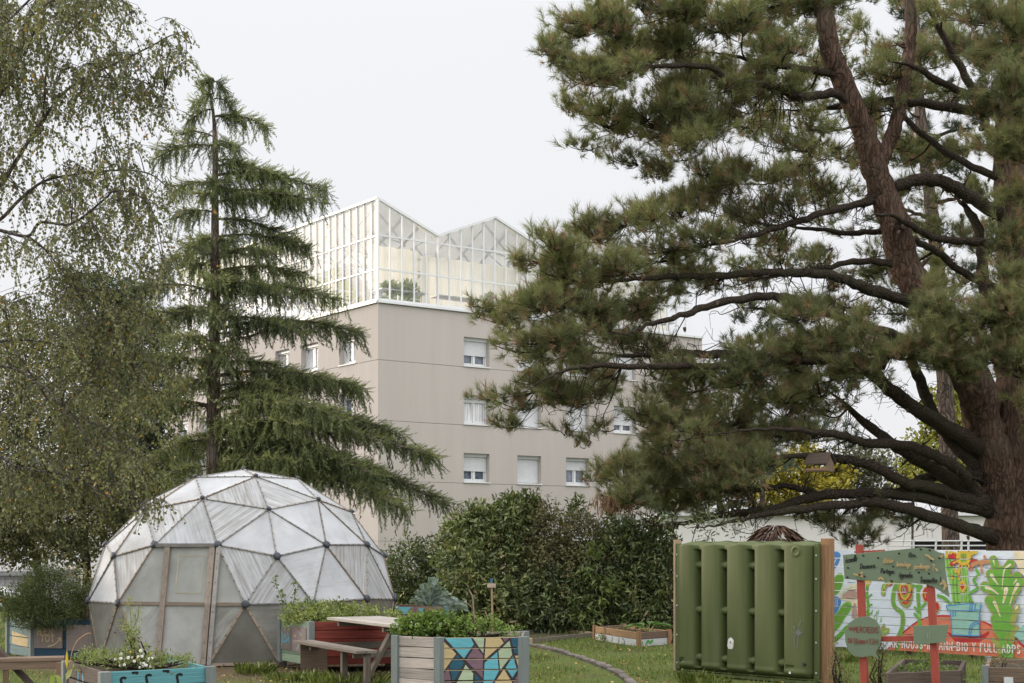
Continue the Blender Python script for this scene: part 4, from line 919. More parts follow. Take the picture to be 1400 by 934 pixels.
def edging():
    ctl = catmull([G(x, y) for x, y in ((690, 878), (708, 879.8), (740, 886.5), (772, 894), (800, 903), (824, 912), (842, 920), (858, 931), (872, 946), (884, 964))], 8)
    acc = 0; i = 0; pts = [ctl[0]]
    SM = solid('edging_stone', (.18, .155, .135), .9, .25, 9, .2, .6, 25, dirt=.55, dirtcol=(.12, .12, .07)); g = 'stones edging the path'
    seg = []; L = .30; cur = ctl[0]
    for p in ctl[1:]:
        while (p-cur).length >= L: nx = cur+(p-cur).normalized()*L; seg.append((cur, nx)); cur = nx; L = U(.24, .42)
    for a, b in seg:
        d = (b-a).normalized(); s = Vector((-d.y, d.x, 0)); wd = U(.09, .13); hh = U(.035, .07); q = MB(); n = 5; vs = []; fs = []
        sec_ = [(-.5, -.02), (-.5, .7), (-.32, .98), (.3, 1.0), (.5, .68), (.5, -.02)]
        for k in range(n):
            s_ = k/(n-1); tp = 1-.22*(abs(s_-.5)*2)**3
            for y, z in sec_: vs.append(a+d*(a-b).length*(.03+.94*s_)+s*(y*wd*tp+U(-.006, .006))+Z*(z*hh*tp+U(-.006, .006)))
        m_ = len(sec_)
        for k in range(n-1):
            for j in range(m_): fs.append((k*m_+j, k*m_+(j+1) % m_, (k+1)*m_+(j+1) % m_, (k+1)*m_+j))
        fs += [tuple(range(m_)), tuple(range(n*m_-1, (n-1)*m_-1, -1))]; q.add(vs, fs, 0, None)
        tag(q.build('edging_stone', SM), 'grey stone block in the curved lawn edging beside the path', 'stone', g)
edging()
st = thing('stake_sign', P(673, 870, 21.5)*1, 'small blank wooden sign on a blue-tipped stake before the hedge', 'sign'); st.location.z = 0; WORLD[st.name].z = 0
q = MB(); x_ = WORLD[st.name].x; q.beam((x_+.02, 21.5, 0), (x_-.01, 21.5, 1.19), .028, .028, up=(0, 1, 0)); q.build('stake', wood('stake_wood', (.36, .25, .16), 'v'), st)
q = MB(); q.beam((x_-.01, 21.5, 1.195), (x_-.012, 21.5, 1.255), .033, .033, up=(0, 1, 0)); q.build('blue_tip', pm('tip_blue', (.05, .16, .28)), st)
q = MB(); q.box((x_-.01, 21.475, 1.155), (.125, .015, .062), Matrix.Rotation(.03, 3, 'Y')); q.build('sign_board', wood('pale_board', (.48, .38, .30), 'h'), st)
# ---------------------------------------------------------------- green water tank between timber posts
def water_tank():
    a, b = G(933, 921.5), G(1118, 937); u = (b-a); Wd = u.length; u.normalize(); n = Vector((u.y, -u.x, 0)); n = n if n.y < 0 else -n
    zt = 1.79; z0 = .07; H = zt-z0; D = .30; root = thing('water_tank', ((a.x+b.x)/2, (a.y+b.y)/2, 0), 'green ribbed plastic rainwater tank standing between timber posts', 'water tank')
    mt = solid('green_plastic', (.096, .117, .042), .55, .20, 2.6, .0, .12, 60, (2, 2, .25), .25, dirt=.56, dirtcol=(.095, .10, .055))
    gs = [.172, .368, .572, .782]; nu, nv = 240, 150
    def depth(s, t):
        e = min(s, 1-s); dep = D*min(1, (e/.035))**.5 if e < .035 else D
        dep *= (min(1, (1-t)/.022))**.5 if t > .978 else 1
        dep -= .07*(1-min(1, max(0, (t-.0)/.05)))**2
        for k, g in enumerate(gs):
            x = abs(s-g); slot = 1/(1+math.exp(-(.035-x)/.0035))
            # groove walls stay rounded; slot proper starts below the rim
            vert = min(1, max(0, (t-.03)/.01))*min(1, max(0, (.945-t)/.008))
            sh = max(0, 1-x/.036)
            wide = max(0, 1-x/.058)**1.2*.022
            core = (1/(1+math.exp(-(.0135-x)/.0022)))
            side = (1/(1+math.exp(-(.022-x)/.0040)))
            dep -= wide*(1 if t < .985 else .3)+(side*.06+core*.10)*vert
            for tk in (.82, .475, .105 if k < 4 else .1):
                r = math.hypot((s-g)*Wd, (t-tk)*H)/.052
                if r < 1: dep = max(dep, D-.055+.05*math.sqrt(1-r*r)-.02)
        # slight dome of every lobe, and rings
        edges = [0]+gs+[1]
        for i in range(5):
            if edges[i] <= s < edges[i+1]:
                c = (edges[i]+edges[i+1])/2; hw = (edges[i+1]-edges[i])/2; q = (s-c)/hw; dep += .04*(1-abs(q)**2.4)-.02
                if t < .075: dep += .02*math.sin(min(1, t/.075)*math.pi)-.03*(1-t/.075)
        r = math.hypot((s-.905)*Wd, (t-.925)*H)
        dep += .014*math.exp(-((r-.05)/.012)**2)
        for c in (.05, .86):
            if abs(s-c) < .028 and .072 < t < .1: dep -= .02
        return dep
    V = []
    for j in range(nv+1):
        for i in range(nu+1):
            s, t = i/nu, j/nv; top_wav = .016*math.cos((s*5-.5)*2*math.pi)*(t**14)
            V.append(a+u*(s*Wd)+Z*(z0+t*H+top_wav)+n*(depth(s, t)-.15))
    Fa = [(j*(nu+1)+i, j*(nu+1)+i+1, (j+1)*(nu+1)+i+1, (j+1)*(nu+1)+i) for j in range(nv) for i in range(nu)]
    nb = len(V); V += [a+n*-.32+Z*z0, a+u*Wd+n*-.32+Z*z0, a+u*Wd+n*-.32+Z*zt, a+n*-.32+Z*zt]
    fr = MB(); fr.v = [tuple(v) for v in V]
    for f in Fa: fr.f.append(list(f))
    lf = [j*(nu+1) for j in range(nv+1)]; rt = [j*(nu+1)+nu for j in range(nv+1)]; tp = [nv*(nu+1)+i for i in range(nu+1)]; bt = list(range(nu+1))
    fr.f += [lf+[nb+3, nb], list(reversed(rt))+[nb+1, nb+2], list(reversed(tp))+[nb+3, nb+2][::1], bt+[nb+1, nb], [nb, nb+1, nb+2, nb+3]]
    k = len(fr.f); fr.m = [0]*k; fr.t = [.5]*k; fr.s = [True]*(k-5)+[False]*5
    fr.build('tank_body', mt, root)
    for (s0, s1) in ((-.035, .004), (.996, 1.028)):
        q = MB(); q.box(a+u*((s0+s1)/2*Wd)+Z*(z0+H/2)+n*-.13, (0.001, 0.001, .001)); q = MB()
        p = [a+u*(s0*Wd)+n*.02+Z*z0, a+u*(s1*Wd)+n*.02+Z*z0, a+u*(s1*Wd)+n*.02+Z*(zt-.02), a+u*(s0*Wd)+n*.02+Z*(zt-.02)]; q.prism(p, n*.05); fo = q.build('side_flange', mt, root, bevel=.008)
        q = MB()
        for t in (.05, .27, .5, .73, .9): q.disc(a+u*((s0+s1)/2*Wd)+n*.071+Z*(z0+t*H), n, .011, .008, 8)
        q.build('bolt', M_STEEL, fo)
    q = MB(); q.beam(a+u*-.06+n*.06+Z*.035, b+u*.04+n*.06+Z*.035, .12, .035); q.build('base_rail', mt, root)
    pl, pr = a+u*(-.075), b+u*.105
    q = MB(); q.box(pl+n*.02+Z*.91, (.035, .12, 1.82), Matrix.Rotation(math.atan2(u.y, u.x), 3, 'Z')); q.build('timber_post', wood('pale_post', (.46, .33, .22), 'v', .25, .1), root, bevel=.004)
    q = MB(); q.box(pr+n*-.06+Z*.90, (.125, .12, 1.86), Matrix.Rotation(math.atan2(u.y, u.x), 3, 'Z')); q.build('timber_post', W_POST, root, bevel=.006)
    q = MB(); q.beam(a+u*.1+n*-.30+Z*1.55, b+n*-.30+Z*1.55, .04, .1); q.build('back_rail', W_BROWN, root)
    # marks: white paint splat, faded flower drawing, plugs
    sv = [(math.cos(k*.5236)*U(.045, .068), math.sin(k*.5236)*U(.065, .095)) for k in range(12)]; c = a+u*(.437*Wd)+Z*.47
    q = MB(); nn = D-.15+.023; q.add([c+u*x+Z*z+n*(nn+.000) for x, z in sv]+[c+n*(nn+.006)], [(k, (k+1) % 12, 12) for k in range(12)], 0); q.disc(c+u*.004+n*(nn+.004)+Z*.015, n, .012, .004, 7, mi=1); q.build('paint_splat', [pm('white_splat', (.75, .73, .70)), pm('splat_brown', (.2, .1, .05))], root)
    fb = Board(a+n*(D-.15+.024), u, n, [(0, 9)], 0, Wd); kt = lambda x, y: (910+x/4.3625, 720+y/4.3625)
    cx, cy = 792, 634
    for k in range(8): fb.stroke([kt(cx+6*math.cos(k*.785), cy+6*math.sin(k*.785)), kt(cx+20*math.cos(k*.785), cy+22*math.sin(k*.785))], .012, 0)
    for pts in ([(792, 655), (788, 700), (782, 730)], [(768, 600), (768, 650), (770, 710)], [(796, 595), (802, 575), (806, 560)]): fb.stroke([kt(*p) for p in pts], .007, 0)
    fb.stroke([kt(766, 595), kt(770, 603)], .016, 0); fb.build('faded_flower_drawing', [pm('paint_faded_lilac', (.20, .20, .22))], root)
    for s, t, r, m2 in ((.865, .045, .02, M_WHITE), (.96, .115, .022, M_DARK), (.045, .075, .014, M_DARK)):
        q = MB(); q.disc(a+u*(s*Wd)+Z*(z0+t*H)+n*(D-.15-.005), n, r, .032, 10); q.build('plug', m2, root)
water_tank()
# ---------------------------------------------------------------- green signboard on red posts
def signboard():
    o = P(1174, 800, 16.6); e = P(1271, 800, 16.2); u = (e-o); u.z = 0; u.normalize(); n = Vector((u.y, -u.x, 0)); root = thing('signboard', ((o.x+e.x)/2, (o.y+e.y)/2, 0), 'hand lettered green wooden signboard on two red posts', 'sign')
    M_RP = solid('red_post_paint', (.36, .062, .042), .6, .15, 6, .1, .2, 30, (6, 6, 1)); M_GS = solid('sage_green_paint', (.155, .205, .135), .7, .06, 4, .05, .15, 40); M_EDGE = solid('sage_edge', (.30, .36, .26), .7, .1, 5, 0, 0)
    o0 = Vector((o.x, o.y, 0)); B0 = Board(o0, u, n, [(-1, 9)])
    uv = lambda x, y: B0.px((x, y)); wp = lambda q, d: o0+u*q[0]+Z*q[1]+n*d
    def post(pts, nm='post', wd=.078):
        q = MB(); a, b = uv(*pts[0]), uv(*pts[1]); q.beam(wp(a, -.06), wp(b, -.06), wd, .07, up=n); return q.build(nm, M_RP, root, bevel=.004)
    post(((1181, 960), (1173, 745))); post(((1279, 956), (1268, 752)))
    q = MB(); a, b = uv(1166, 755), uv(1207, 753); q.beam(wp(a, -.075), wp(b, -.075), .045, .022); q.build('top_rail', M_RP, root)
    q = MB(); a, b = uv(1178, 874.5), uv(1272, 873); q.beam(wp(a, -.075), wp(b, -.075), .05, .058); q.build('cross_rail', M_RP, root)
    k = lambda x, y: (1140+x/8.235, 740+y/8.235)
    def board(pts, nm, d, th=.02, mt=M_GS):
        q = MB(); q.prism([wp(uv(*p), d) for p in pts], n*th); return q.build(nm, mt, root, bevel=.002)
    big = [k(*p) for p in ((102, 155), (120, 425), (300, 440), (600, 458), (880, 470), (1040, 488), (1120, 515), (1200, 565), (1300, 632), (1255, 330), (1240, 138), (1180, 125), (1110, 90), (1000, 70), (900, 78), (740, 95), (400, 125))]
    bo = board(big, 'main_board', -.02)
    tb = Board(o0, u, n, [(-1, 9)]); s = 16.5/F/8.235; ink, och = 0, 1
    def wr(t, x, y, h, mi, rise=0, x1=None): a = uv(*k(x, y)); tb.text(t, a[0], a[1], h*s, mi, 9.5*s, .5, .15, .02, rise, .10, (x1-x)*s if x1 else None)
    for t, x, y, h, mi, rise, x1 in (('Accueillir', 128, 245, 70, ink, .18, 268), ('Decouvrir.', 297, 308, 55, ink, .06, 478), ('Partager.', 530, 358, 52, ink, -.02, 688), ('Apprendre', 735, 402, 56, ink, -.02, 885), ('Transmettre', 975, 462, 58, ink, 0, 1160), ('!', 1195, 478, 75, ink, 0, None), ('Rire..', 850, 178, 48, ink, .05, 935),
        ('Atelier', 560, 245, 62, och, .05, 675), ('bricolage', 715, 280, 50, och, 0, 868), ('jardinage', 905, 310, 56, och, .05, 1082), ('?', 1112, 330, 75, och, 0, None)): wr(t, x, y, h, mi, rise, x1)
    for pts in ([(240, 370), (290, 378), (330, 350)], [(300, 385), (350, 398)], [(515, 425), (540, 410), (565, 430)], [(1045, 155), (1075, 165), (1095, 185)], [(1100, 190), (1130, 205)], [(1205, 180), (1230, 160)], [(1240, 440), (1265, 480), (1250, 540)], [(1210, 480), (1240, 470), (1275, 500)], [(1160, 310), (1175, 330)]): tb.stroke([uv(*k(*p)) for p in pts], .022, och, uv=True)
    for x, y in ((343, 162), (172, 300), (165, 405), (300, 375), (355, 395), (660, 445), (745, 138), (510, 188), (680, 285), (968, 352), (1082, 365), (1108, 220), (990, 92), (1092, 102), (1200, 190)): tb.stroke([uv(*k(x-4, y)), uv(*k(x+4, y+3))], .022, ink, uv=True)
    tb.build('lettering', [pm('ink_black', (.02, .022, .02)), pm('ink_ochre', (.42, .30, .14))], bo)
    k2 = lambda x, y: (1120+x/5.0, 820+y/5.0)
    bub = [(250, 128), (290, 116), (340, 114), (385, 135), (418, 180), (430, 240), (420, 300), (395, 350), (388, 368), (405, 400), (360, 382), (300, 394), (240, 385), (200, 345), (180, 280), (180, 215), (205, 160)]
    b2 = board([k2(*p) for p in bub], 'speech_bubble', .0); tb = Board(o0+n*.02, u, n, [(-1, 9)]); s2 = 16.5/F/5.0
    def w2(t, x, y, h, x1): a = uv(*k2(x, y)); tb.text(t, a[0], a[1], h*s2, 0, 4.6*s2, .5, 0, .04, .0, .16, (x1-x)*s2)
    w2('LES', 208, 206, 18, 234); w2('MERCREDIS', 240, 221, 38, 410); w2('DE', 203, 291, 27, 234); w2('14', 243, 305, 44, 270); w2('H30', 277, 298, 22, 318); w2('A', 325, 290, 20, 338); w2('17H', 348, 302, 36, 405)
    tb.build('lettering', [pm('ink_dark_red', (.20, .035, .035))], b2)
    b3 = board([k2(*p) for p in ((646, 180), (886, 170), (862, 292), (650, 306))], 'small_board', .0); tb = Board(o0+n*.02, u, n, [(-1, 9)])
    for x in (745, 760): tb.stroke([uv(*k2(x, 228)), uv(*k2(x-1, 262))], .012, 0, uv=True)
    tb.build('faint_marks', [pm('faint_sage', (.21, .25, .19))], b3)
signboard()
# ---------------------------------------------------------------- painted fence
def mural():
    a, b = G(1131, 884.5, .05), G(1400, 901.5, .05); a.z = b.z = 0; u = (b-a).normalized(); L = (b-a).length+.75; n = Vector((u.y, -u.x, 0)); z0, z1, nbd = .06, 1.665, 12; H = (z1-z0)/nbd
    root = thing('painted_fence', ((a.x+b.x)/2, (a.y+b.y)/2, 0), 'low board fence painted with flowers, a pot and a leafy plant on pale blue', 'fence')
    mats = {}; base = pm('mural_pale_blue', (.72, .78, .86), .05); q = MB()
    for k in range(nbd): q.beam(a+Z*(z0+H*(k+.5))-n*.014, a+u*L+Z*(z0+H*(k+.5))-n*.014, .028, H-.009, t=U(.4, .6))
    bo = q.build('boards', base, root)
    for s in (.1, .36, .62, .88): q = MB(); q.beam(a+u*(L*s)-n*.075+Z*-.02, a+u*(L*s)-n*.075+Z*(z1-.03), .09, .09, up=u); q.build('post', W_GREYV, root)
    B = Board(a, u, n, strips_of(z0, z1, nbd), 0, L)
    names = ['blue', 'green', 'cream', 'pinkbrown', 'yellow', 'olive', 'red', 'orange', 'aqua', 'darkblue', 'tan', 'white', 'lime']
    cols = [(.09, .27, .58), (.16, .40, .06), (.80, .70, .50), (.50, .33, .27), (.66, .46, .06), (.34, .35, .09), (.50, .045, .045), (.70, .21, .12), (.30, .54, .46), (.06, .20, .50), (.55, .27, .13), (.78, .78, .75), (.32, .58, .14)]
    I = {nm: i for i, nm in enumerate(names)}; PM = [pm('mural_'+nm, c, .12) for nm, c in zip(names, cols)]
    A5 = lambda pts: [(1120+x/4.364, 720+y/4.364) for x, y in pts]; B3 = lambda pts: [(1270+x/5.838, 740+y/5.838) for x, y in pts]; C6 = lambda pts: [(1120+x/6.225, 730+y/6.225) for x, y in pts]
    pw = 24.0/F     # metres per photo pixel on the fence
    def S(c, pts, f=C6, sm=True): B.shape(f(pts), I[c], smooth=sm)
    def K(c, pts, w_, f=C6, w1=None):
        sc = {A5: 4.364, B3: 5.838, C6: 6.225}[f]; B.stroke(f(pts), w_/sc*pw, I[c], w1=None if w1 is None else w1/sc*pw)
    S('blue', [(100, 160), (150, 150), (182, 178), (170, 240), (140, 290), (100, 325)]); K('white', [(112, 290), (130, 240), (150, 210)], 6); K('white', [(125, 270), (140, 225)], 5)
    S('blue', [(100, 535), (160, 535), (188, 575), (170, 635), (140, 680), (100, 705)]); [K('white', [(115+14*i, 560), (118+13*i, 620)], 4) for i in range(4)]
    for pts in ([(100, 420), (150, 345), (195, 335), (212, 385), (195, 450), (160, 510), (100, 525)], [(100, 730), (160, 660), (200, 600), (245, 575), (280, 600), (270, 650), (220, 720), (170, 800), (100, 860)], [(100, 900), (160, 850), (240, 770), (250, 800), (190, 880), (100, 960)]):
        S('lime', pts); c = np.mean(pts, 0); S('green', [tuple(c+(np.array(p)-c)*.88) for p in pts])
    for i in range(6): K('olive', [(120+20*i, 790-32*i), (150+20*i, 770-32*i)], 8)
    for i in range(4): K('olive', [(120+15*i, 480-28*i), (145+15*i, 462-28*i)], 7)
    S('cream', [(170, 545), (190, 490), (240, 445), (300, 425), (370, 460), (410, 520), (420, 600), (415, 700), (330, 705), (290, 640), (270, 580), (190, 560)])
    S('pinkbrown', [(188, 545), (220, 500), (290, 468), (360, 490), (395, 550), (290, 558)]); S('pinkbrown', [(285, 620), (310, 590), (330, 700), (280, 712)]); K('aqua', [(195, 520), (230, 480), (285, 452)], 9)
    K('green', [(412, 430), (408, 520), (418, 600), (416, 705)], 28); [K('green', p, 14) for p in ([(410, 545), (385, 520)], [(418, 540), (448, 515)], [(415, 615), (450, 600)], [(412, 670), (388, 650)], [(418, 690), (445, 672)])]
    S('yellow', [(370, 398), (452, 398), (432, 432), (412, 442), (392, 432)], sm=False)
    [K('green', [(455+d, 645+e), (450+d, 680+e)], 7) for d, e in ((0, 0), (35, 15), (20, 45), (50, 5), (40, 60), (75, 70))]
    S('olive', [(530, 790), (558, 762), (568, 800), (598, 802), (592, 842), (535, 880)]); K('lime', [(540, 850), (580, 820)], 12)
    K('olive', [(548, 505), (556, 450), (590, 418), (650, 400)], 46); K('lime', [(548, 500), (558, 452), (592, 425), (640, 408)], 26); [K('red', p, 11) for p in ([(548, 490), (556, 470)], [(570, 448), (585, 430)], [(598, 440), (625, 428)], [(610, 420), (640, 405)])]
    K('olive', [(690, 400), (645, 470), (632, 560), (650, 625), (702, 665), (716, 715), (708, 800), (675, 880)], 40); K('green', [(690, 400), (645, 470), (632, 560), (650, 625), (702, 665), (716, 715), (708, 800), (675, 880)], 30)
    S('olive', [(672, 420), (668, 520), (690, 590), (740, 628), (788, 590), (802, 500), (792, 420)]); S('yellow', [(688, 430), (688, 515), (705, 570), (740, 598), (772, 570), (782, 500), (775, 430)]); S('olive', [(700, 440), (700, 505), (738, 545), (765, 500), (762, 440)])
    K('red', [(678, 490), (700, 550), (740, 572), (780, 530), (790, 480)], 16); K('red', [(715, 585), (742, 592), (765, 578)], 16); S('red', [(700, 445), (745, 440), (758, 480), (735, 520), (705, 500)]); [K('aqua', p, 6) for p in ([(712, 460), (720, 500)], [(725, 450), (735, 490)], [(740, 465), (742, 500)])]
    K('green', [(850, 420), (845, 520), (852, 610), (855, 690)], 32); K('lime', [(855, 690), (855, 740), (858, 785)], 26); [K('green', p, 20) for p in ([(850, 670), (818, 625)], [(858, 650), (905, 590), (915, 560)], [(850, 720), (815, 680)], [(850, 470), (875, 440)], [(845, 450), (800, 435)])]
    for c in ((928, 515, 42, 62), (990, 625, 38, 48)):
        for nm, f_ in (('yellow', 1.15), ('red', 1.0)): S(nm, [(c[0]+c[2]*f_*math.cos(k*.628), c[1]+c[3]*f_*math.sin(k*.628)) for k in range(10)])
    K('yellow', [(905, 500), (910, 540)], 10)
    hill = [(405, 742), (470, 668), (560, 588), (640, 545), (740, 532), (830, 540), (960, 560), (1075, 613), (1150, 650), (1222, 712), (1330, 800), (1330, 830), (405, 830)]
    B.shape(A5(hill), I['orange']); K('red', hill[:11], 10, A5)
    S('red', [(760, 625), (830, 648), (960, 652), (1022, 622), (1012, 650), (960, 690), (820, 692)], A5, False)
    K('green', [(495, 640), (485, 690), (465, 735)], 20, A5); K('green', [(600, 560), (612, 640), (608, 735)], 22, A5)
    # potted plants
    K('green', [(80, 435), (130, 455), (180, 505)], 26, B3); 
    for pts, w_ in (([(150, 130), (165, 230), (205, 380), (235, 505)], 34), ([(175, 150), (210, 300), (240, 505)], 28), ([(280, 190), (295, 330), (300, 500)], 42), ([(230, 290), (235, 400), (245, 505)], 40), ([(205, 230), (200, 380), (215, 500)], 26)): K('lime', pts, w_+10, B3); K('green', pts, w_*.6, B3)
    K('green', [(385, 230), (402, 270), (362, 310), (396, 370), (345, 408), (328, 440), (355, 495)], 22, B3)
    [K('lime', p, 9, B3) for p in ([(165, 240), (200, 400)], [(290, 240), (298, 480)], [(240, 330), (248, 490)])]
    for k_, an in enumerate((-160, -120, -60, -30, 20, 60, 110, 150, 185)):
        c_0, s_0 = math.cos(math.radians(an)), math.sin(math.radians(an)); K('red' if k_ % 3 else 'yellow', [(285+52*c_0, 130+50*s_0), (285+112*c_0, 130+104*s_0)], 34, B3); K('yellow' if k_ % 2 else 'red', [(285+60*c_0, 130+56*s_0), (285+95*c_0, 130+88*s_0)], 13, B3)
    S('yellow', [(285+60*math.cos(k*.628), 130+62*math.sin(k*.628)) for k in range(10)], B3); S('green', [(262, 100), (308, 100), (308, 164), (262, 164)], B3, False); S('olive', [(274, 112), (298, 112), (298, 150), (274, 150)], B3, False); K('red', [(286, 122), (286, 142)], 8, B3)
    K('yellow', [(150, 85), (150, 125)], 22, B3); [K('yellow', p, 22, B3) for p in ([(245, 215), (250, 300)], [(215, 230), (225, 245)], [(190, 280), (195, 295)])]; K('red', [(248, 270), (252, 290)], 10, B3)
    S('yellow', [(243, 350), (276, 308), (312, 360), (275, 415)], B3); S('red', [(256, 358), (275, 334), (294, 362), (275, 388)], B3, False)
    [K('tan', p, w_, B3) for p, w_ in (([(360, 185), (410, 170), (470, 165)], 32), ([(425, 180), (432, 250)], 20), ([(452, 120), (470, 165), (488, 160)], 20), ([(362, 190), (345, 225)], 20))]
    S('aqua', [(147, 515), (430, 492), (415, 548), (160, 552)], B3, False); S('aqua', [(180, 552), (415, 548), (415, 755), (195, 745)], B3, False)
    for pts in ([(147, 515), (290, 502), (430, 492)], [(430, 492), (415, 548)], [(147, 515), (160, 552)], [(160, 552), (290, 554), (415, 548)], [(180, 555), (190, 650), (195, 745)], [(415, 550), (410, 650), (415, 755)], [(195, 745), (300, 752), (415, 755)], [(415, 632), (360, 655), (335, 690), (330, 750)], [(415, 650), (365, 672), (348, 705), (346, 750)], [(340, 500), (335, 545)], [(358, 498), (352, 545)], [(380, 496), (378, 545)], [(200, 560), (205, 600)], [(220, 560), (222, 590)]): K('blue', pts, 9, B3)
    # the big leafy plant
    lv = [([(525, 150), (545, 220), (590, 330)], 50), ([(660, 180), (615, 260), (600, 400)], 54), ([(505, 265), (540, 340), (590, 420)], 66), ([(455, 362), (520, 390), (595, 470)], 60), ([(715, 280), (670, 340), (640, 480)], 54), ([(735, 325), (690, 400), (640, 500)], 56), ([(495, 475), (540, 540), (600, 600)], 66), ([(600, 270), (600, 440), (620, 620)], 120), ([(540, 620), (560, 700), (590, 740)], 60)]
    for pts, w_ in lv: K('olive', pts, w_+20, B3)
    S('green', [(560, 580), (690, 560), (686, 930), (572, 930)], B3, False)
    for pts, w_ in lv: K('green', pts, w_, B3)
    K('olive', [(720, 525), (700, 580), (680, 650)], 44, B3); K('olive', [(715, 695), (690, 730), (672, 790)], 44, B3); K('olive', [(530, 790), (560, 830), (575, 880)], 44, B3); K('olive', [(645, 720), (630, 800), (640, 910)], 12, B3)
    for pts, w_ in (([(527, 150), (535, 195)], 14), ([(512, 272), (530, 300), (562, 345)], 30), ([(470, 368), (515, 385), (568, 425)], 28), ([(660, 188), (612, 235), (596, 385)], 18), ([(628, 385), (620, 430), (604, 495)], 38), ([(722, 345), (690, 410), (655, 510)], 28), ([(535, 490), (555, 530), (582, 600)], 30), ([(715, 525), (700, 545)], 22), ([(710, 310), (685, 345)], 14)): K('cream', pts, w_, B3, w_*.25); 
    [K('yellow', p, 5, B3) for p in ([(625, 400), (612, 470)], [(700, 390), (670, 470)], [(540, 500), (570, 565)])]
    S('cream', [(680, 60), (900, 60), (900, 300), (770, 275), (720, 200), (690, 130)], B3); S('aqua', [(690, 752), (759, 670), (860, 640), (860, 850), (770, 810)], B3, False)
    u0, zz = B.px((1120+432/4.364, 720+718/4.364)); u1, z2 = B.px((1120+1222/4.364, 720+757/4.364)); rise = (z2-zz)/(u1-u0); h = 44/4.364*pw
    Ltot = B.text('AR-HOUSS-IMPANN-BIO Y FULL-ADPS-', u0, zz, h, I['white'], h*.15, .60, 0, .05, rise, .34, u1-u0)
    print('mural text length', Ltot, u1-u0)
    B.build('painting', PM, bo)
mural()
# ---------------------------------------------------------------- bird feeder hanging in the pine, straw hut
def feeder():
    Y = 28.6; c = P(1121, 645, Y); root = thing('bird_feeder', c, 'small wooden bird feeder house hanging under a pine limb', 'bird feeder'); s = Y/F; R = Matrix.Rotation(-.8, 3, 'Z')
    v = lambda x, y, z: c+(R @ Vector((x, y, z)))*s; wd = W_BROWN
    q = MB(); q.box(v(0, 0, 1), (34*s, 18*s, 2.2*s), R); q.build('floor_tray', wd, root); q = MB(); q.box(v(0, -9, 3.2), (34*s, .8*s, 3*s), R); q.box(v(0, 9, 3.2), (34*s, .8*s, 3*s), R); q.build('tray_edge', W_ORNG, root)
    for x, y in ((-15.5, -8), (15.5, -8), (-15.5, 8), (15.5, 8), (-4, -8)): q = MB(); q.beam(v(x, y, 2), v(x, y, 12.5), 1.6*s, 1.6*s, up=(0, 1, 0)); q.build('post', wd, root)
    q = MB(); q.prism([v(15, -8, 2), v(15, 8, 2), v(15, 8, 12), v(15, 0, 22), v(15, -8, 12)], (R @ Vector((1.2*s, 0, 0)))); q.build('gable', W_BROWN, root)
    for sg in (-1, 1): q = MB(); q.prism([v(-19, sg*12, 9.5), v(19, sg*12, 9.5), v(19, sg*.2, 25), v(-19, sg*.2, 25)], Z*1.3*s); q.build('roof_slope', W_DARK, root)
    q = MB(); q.tube([v(-8, 0, 26), v(-8, 0, 42)], .006, 5); q.tube([v(10, 0, 26), v(10, 0, 42)], .006, 5); q.build('cord', M_DARK, root)
feeder()
def straw_hut():
    c = P(1059, 745, 24.5); c.z = 0; root = thing('straw_hut', c, 'small brown brushwood hut rising behind the green tank', 'hut'); n = 2200; Hh = 2.08; r0 = .44
    a = rng.uniform(0, 6.28, n); t = rng.uniform(0, 1, n)**.8
    prof = lambda h: r0*np.sqrt(np.maximum(0, 1-(h/Hh)**5))
    h = t*Hh; rr = prof(h)*rng.uniform(.85, 1.08, n); pos = np.stack([c.x+np.cos(a)*rr, c.y+np.sin(a)*rr, h], 1); k_ = (h/Hh)**4*2.5; ax = -np.stack([-np.cos(a)*k_, -np.sin(a)*k_, np.ones(n)], 1)+rng.normal(0, .25, (n, 3)); nor = np.stack([np.cos(a), np.sin(a), .2*np.ones(n)], 1)
    V, Fa, q = leaf_arrays(pos, ax, nor, rng.uniform(.18, .4, n), .10); arr_mesh('brushwood', V, Fa, np.repeat(rng.random(n), q), leafmat('brushwood', [(0, (.035, .018, .012)), (.5, (.08, .042, .028)), (1, (.13, .075, .05))], .1), root)
    q = MB()
    for k in range(7): q.tube([c+Vector((math.cos(k*.9)*r0*.8, math.sin(k*.9)*r0*.8, 0)), c+Vector((math.cos(k*.9)*r0*.6, math.sin(k*.9)*r0*.6, Hh*.6)), c+Vector((0, 0, Hh*.95))], .03, 6)
    q.build('frame', W_DARK, root)
straw_hut()
# ================================================================ vegetation
UPV = np.array([0, 0, 1.0])
def nrm(a): return a/(np.linalg.norm(a, axis=-1, keepdims=True)+1e-9)
# ---------------------------------------------------------------- the big pine
B_PINE = bark('pine_bark', (.036, .024, .019), (.125, .080, .060), (.082, .068, .050), lo=.55); B_LIMB = bark('pine_limb_bark', (.022, .017, .014), (.068, .052, .041), (.045, .044, .026), st=(8, 8, 8), lo=.7)
N_PINE = leafmat('pine_needles', [(0, (.066, .072, .038)), (.3, (.122, .134, .064)), (.55, (.186, .198, .092)), (.76, (.25, .245, .118)), (.82, (.21, .145, .09)), (1, (.29, .19, .12))], .38, .55, .2)
TUFTS = [tuft_template(n_, l_, w_, .15, a_, b_) for n_, l_, w_, a_, b_ in ((44, .20, .0075, 1.25, .6), (40, .18, .0085, 1.35, .55), (46, .22, .007, 1.0, .8), (36, .17, .0085, 1.4, .5), (50, .21, .007, 1.15, 1.0), (34, .16, .008, 1.3, .6), (44, .23, .007, .9, .9))]
def Yp(px, off=0.0): k = max(0.0, (1385-px)/750); return 31-4.0*k+off*k
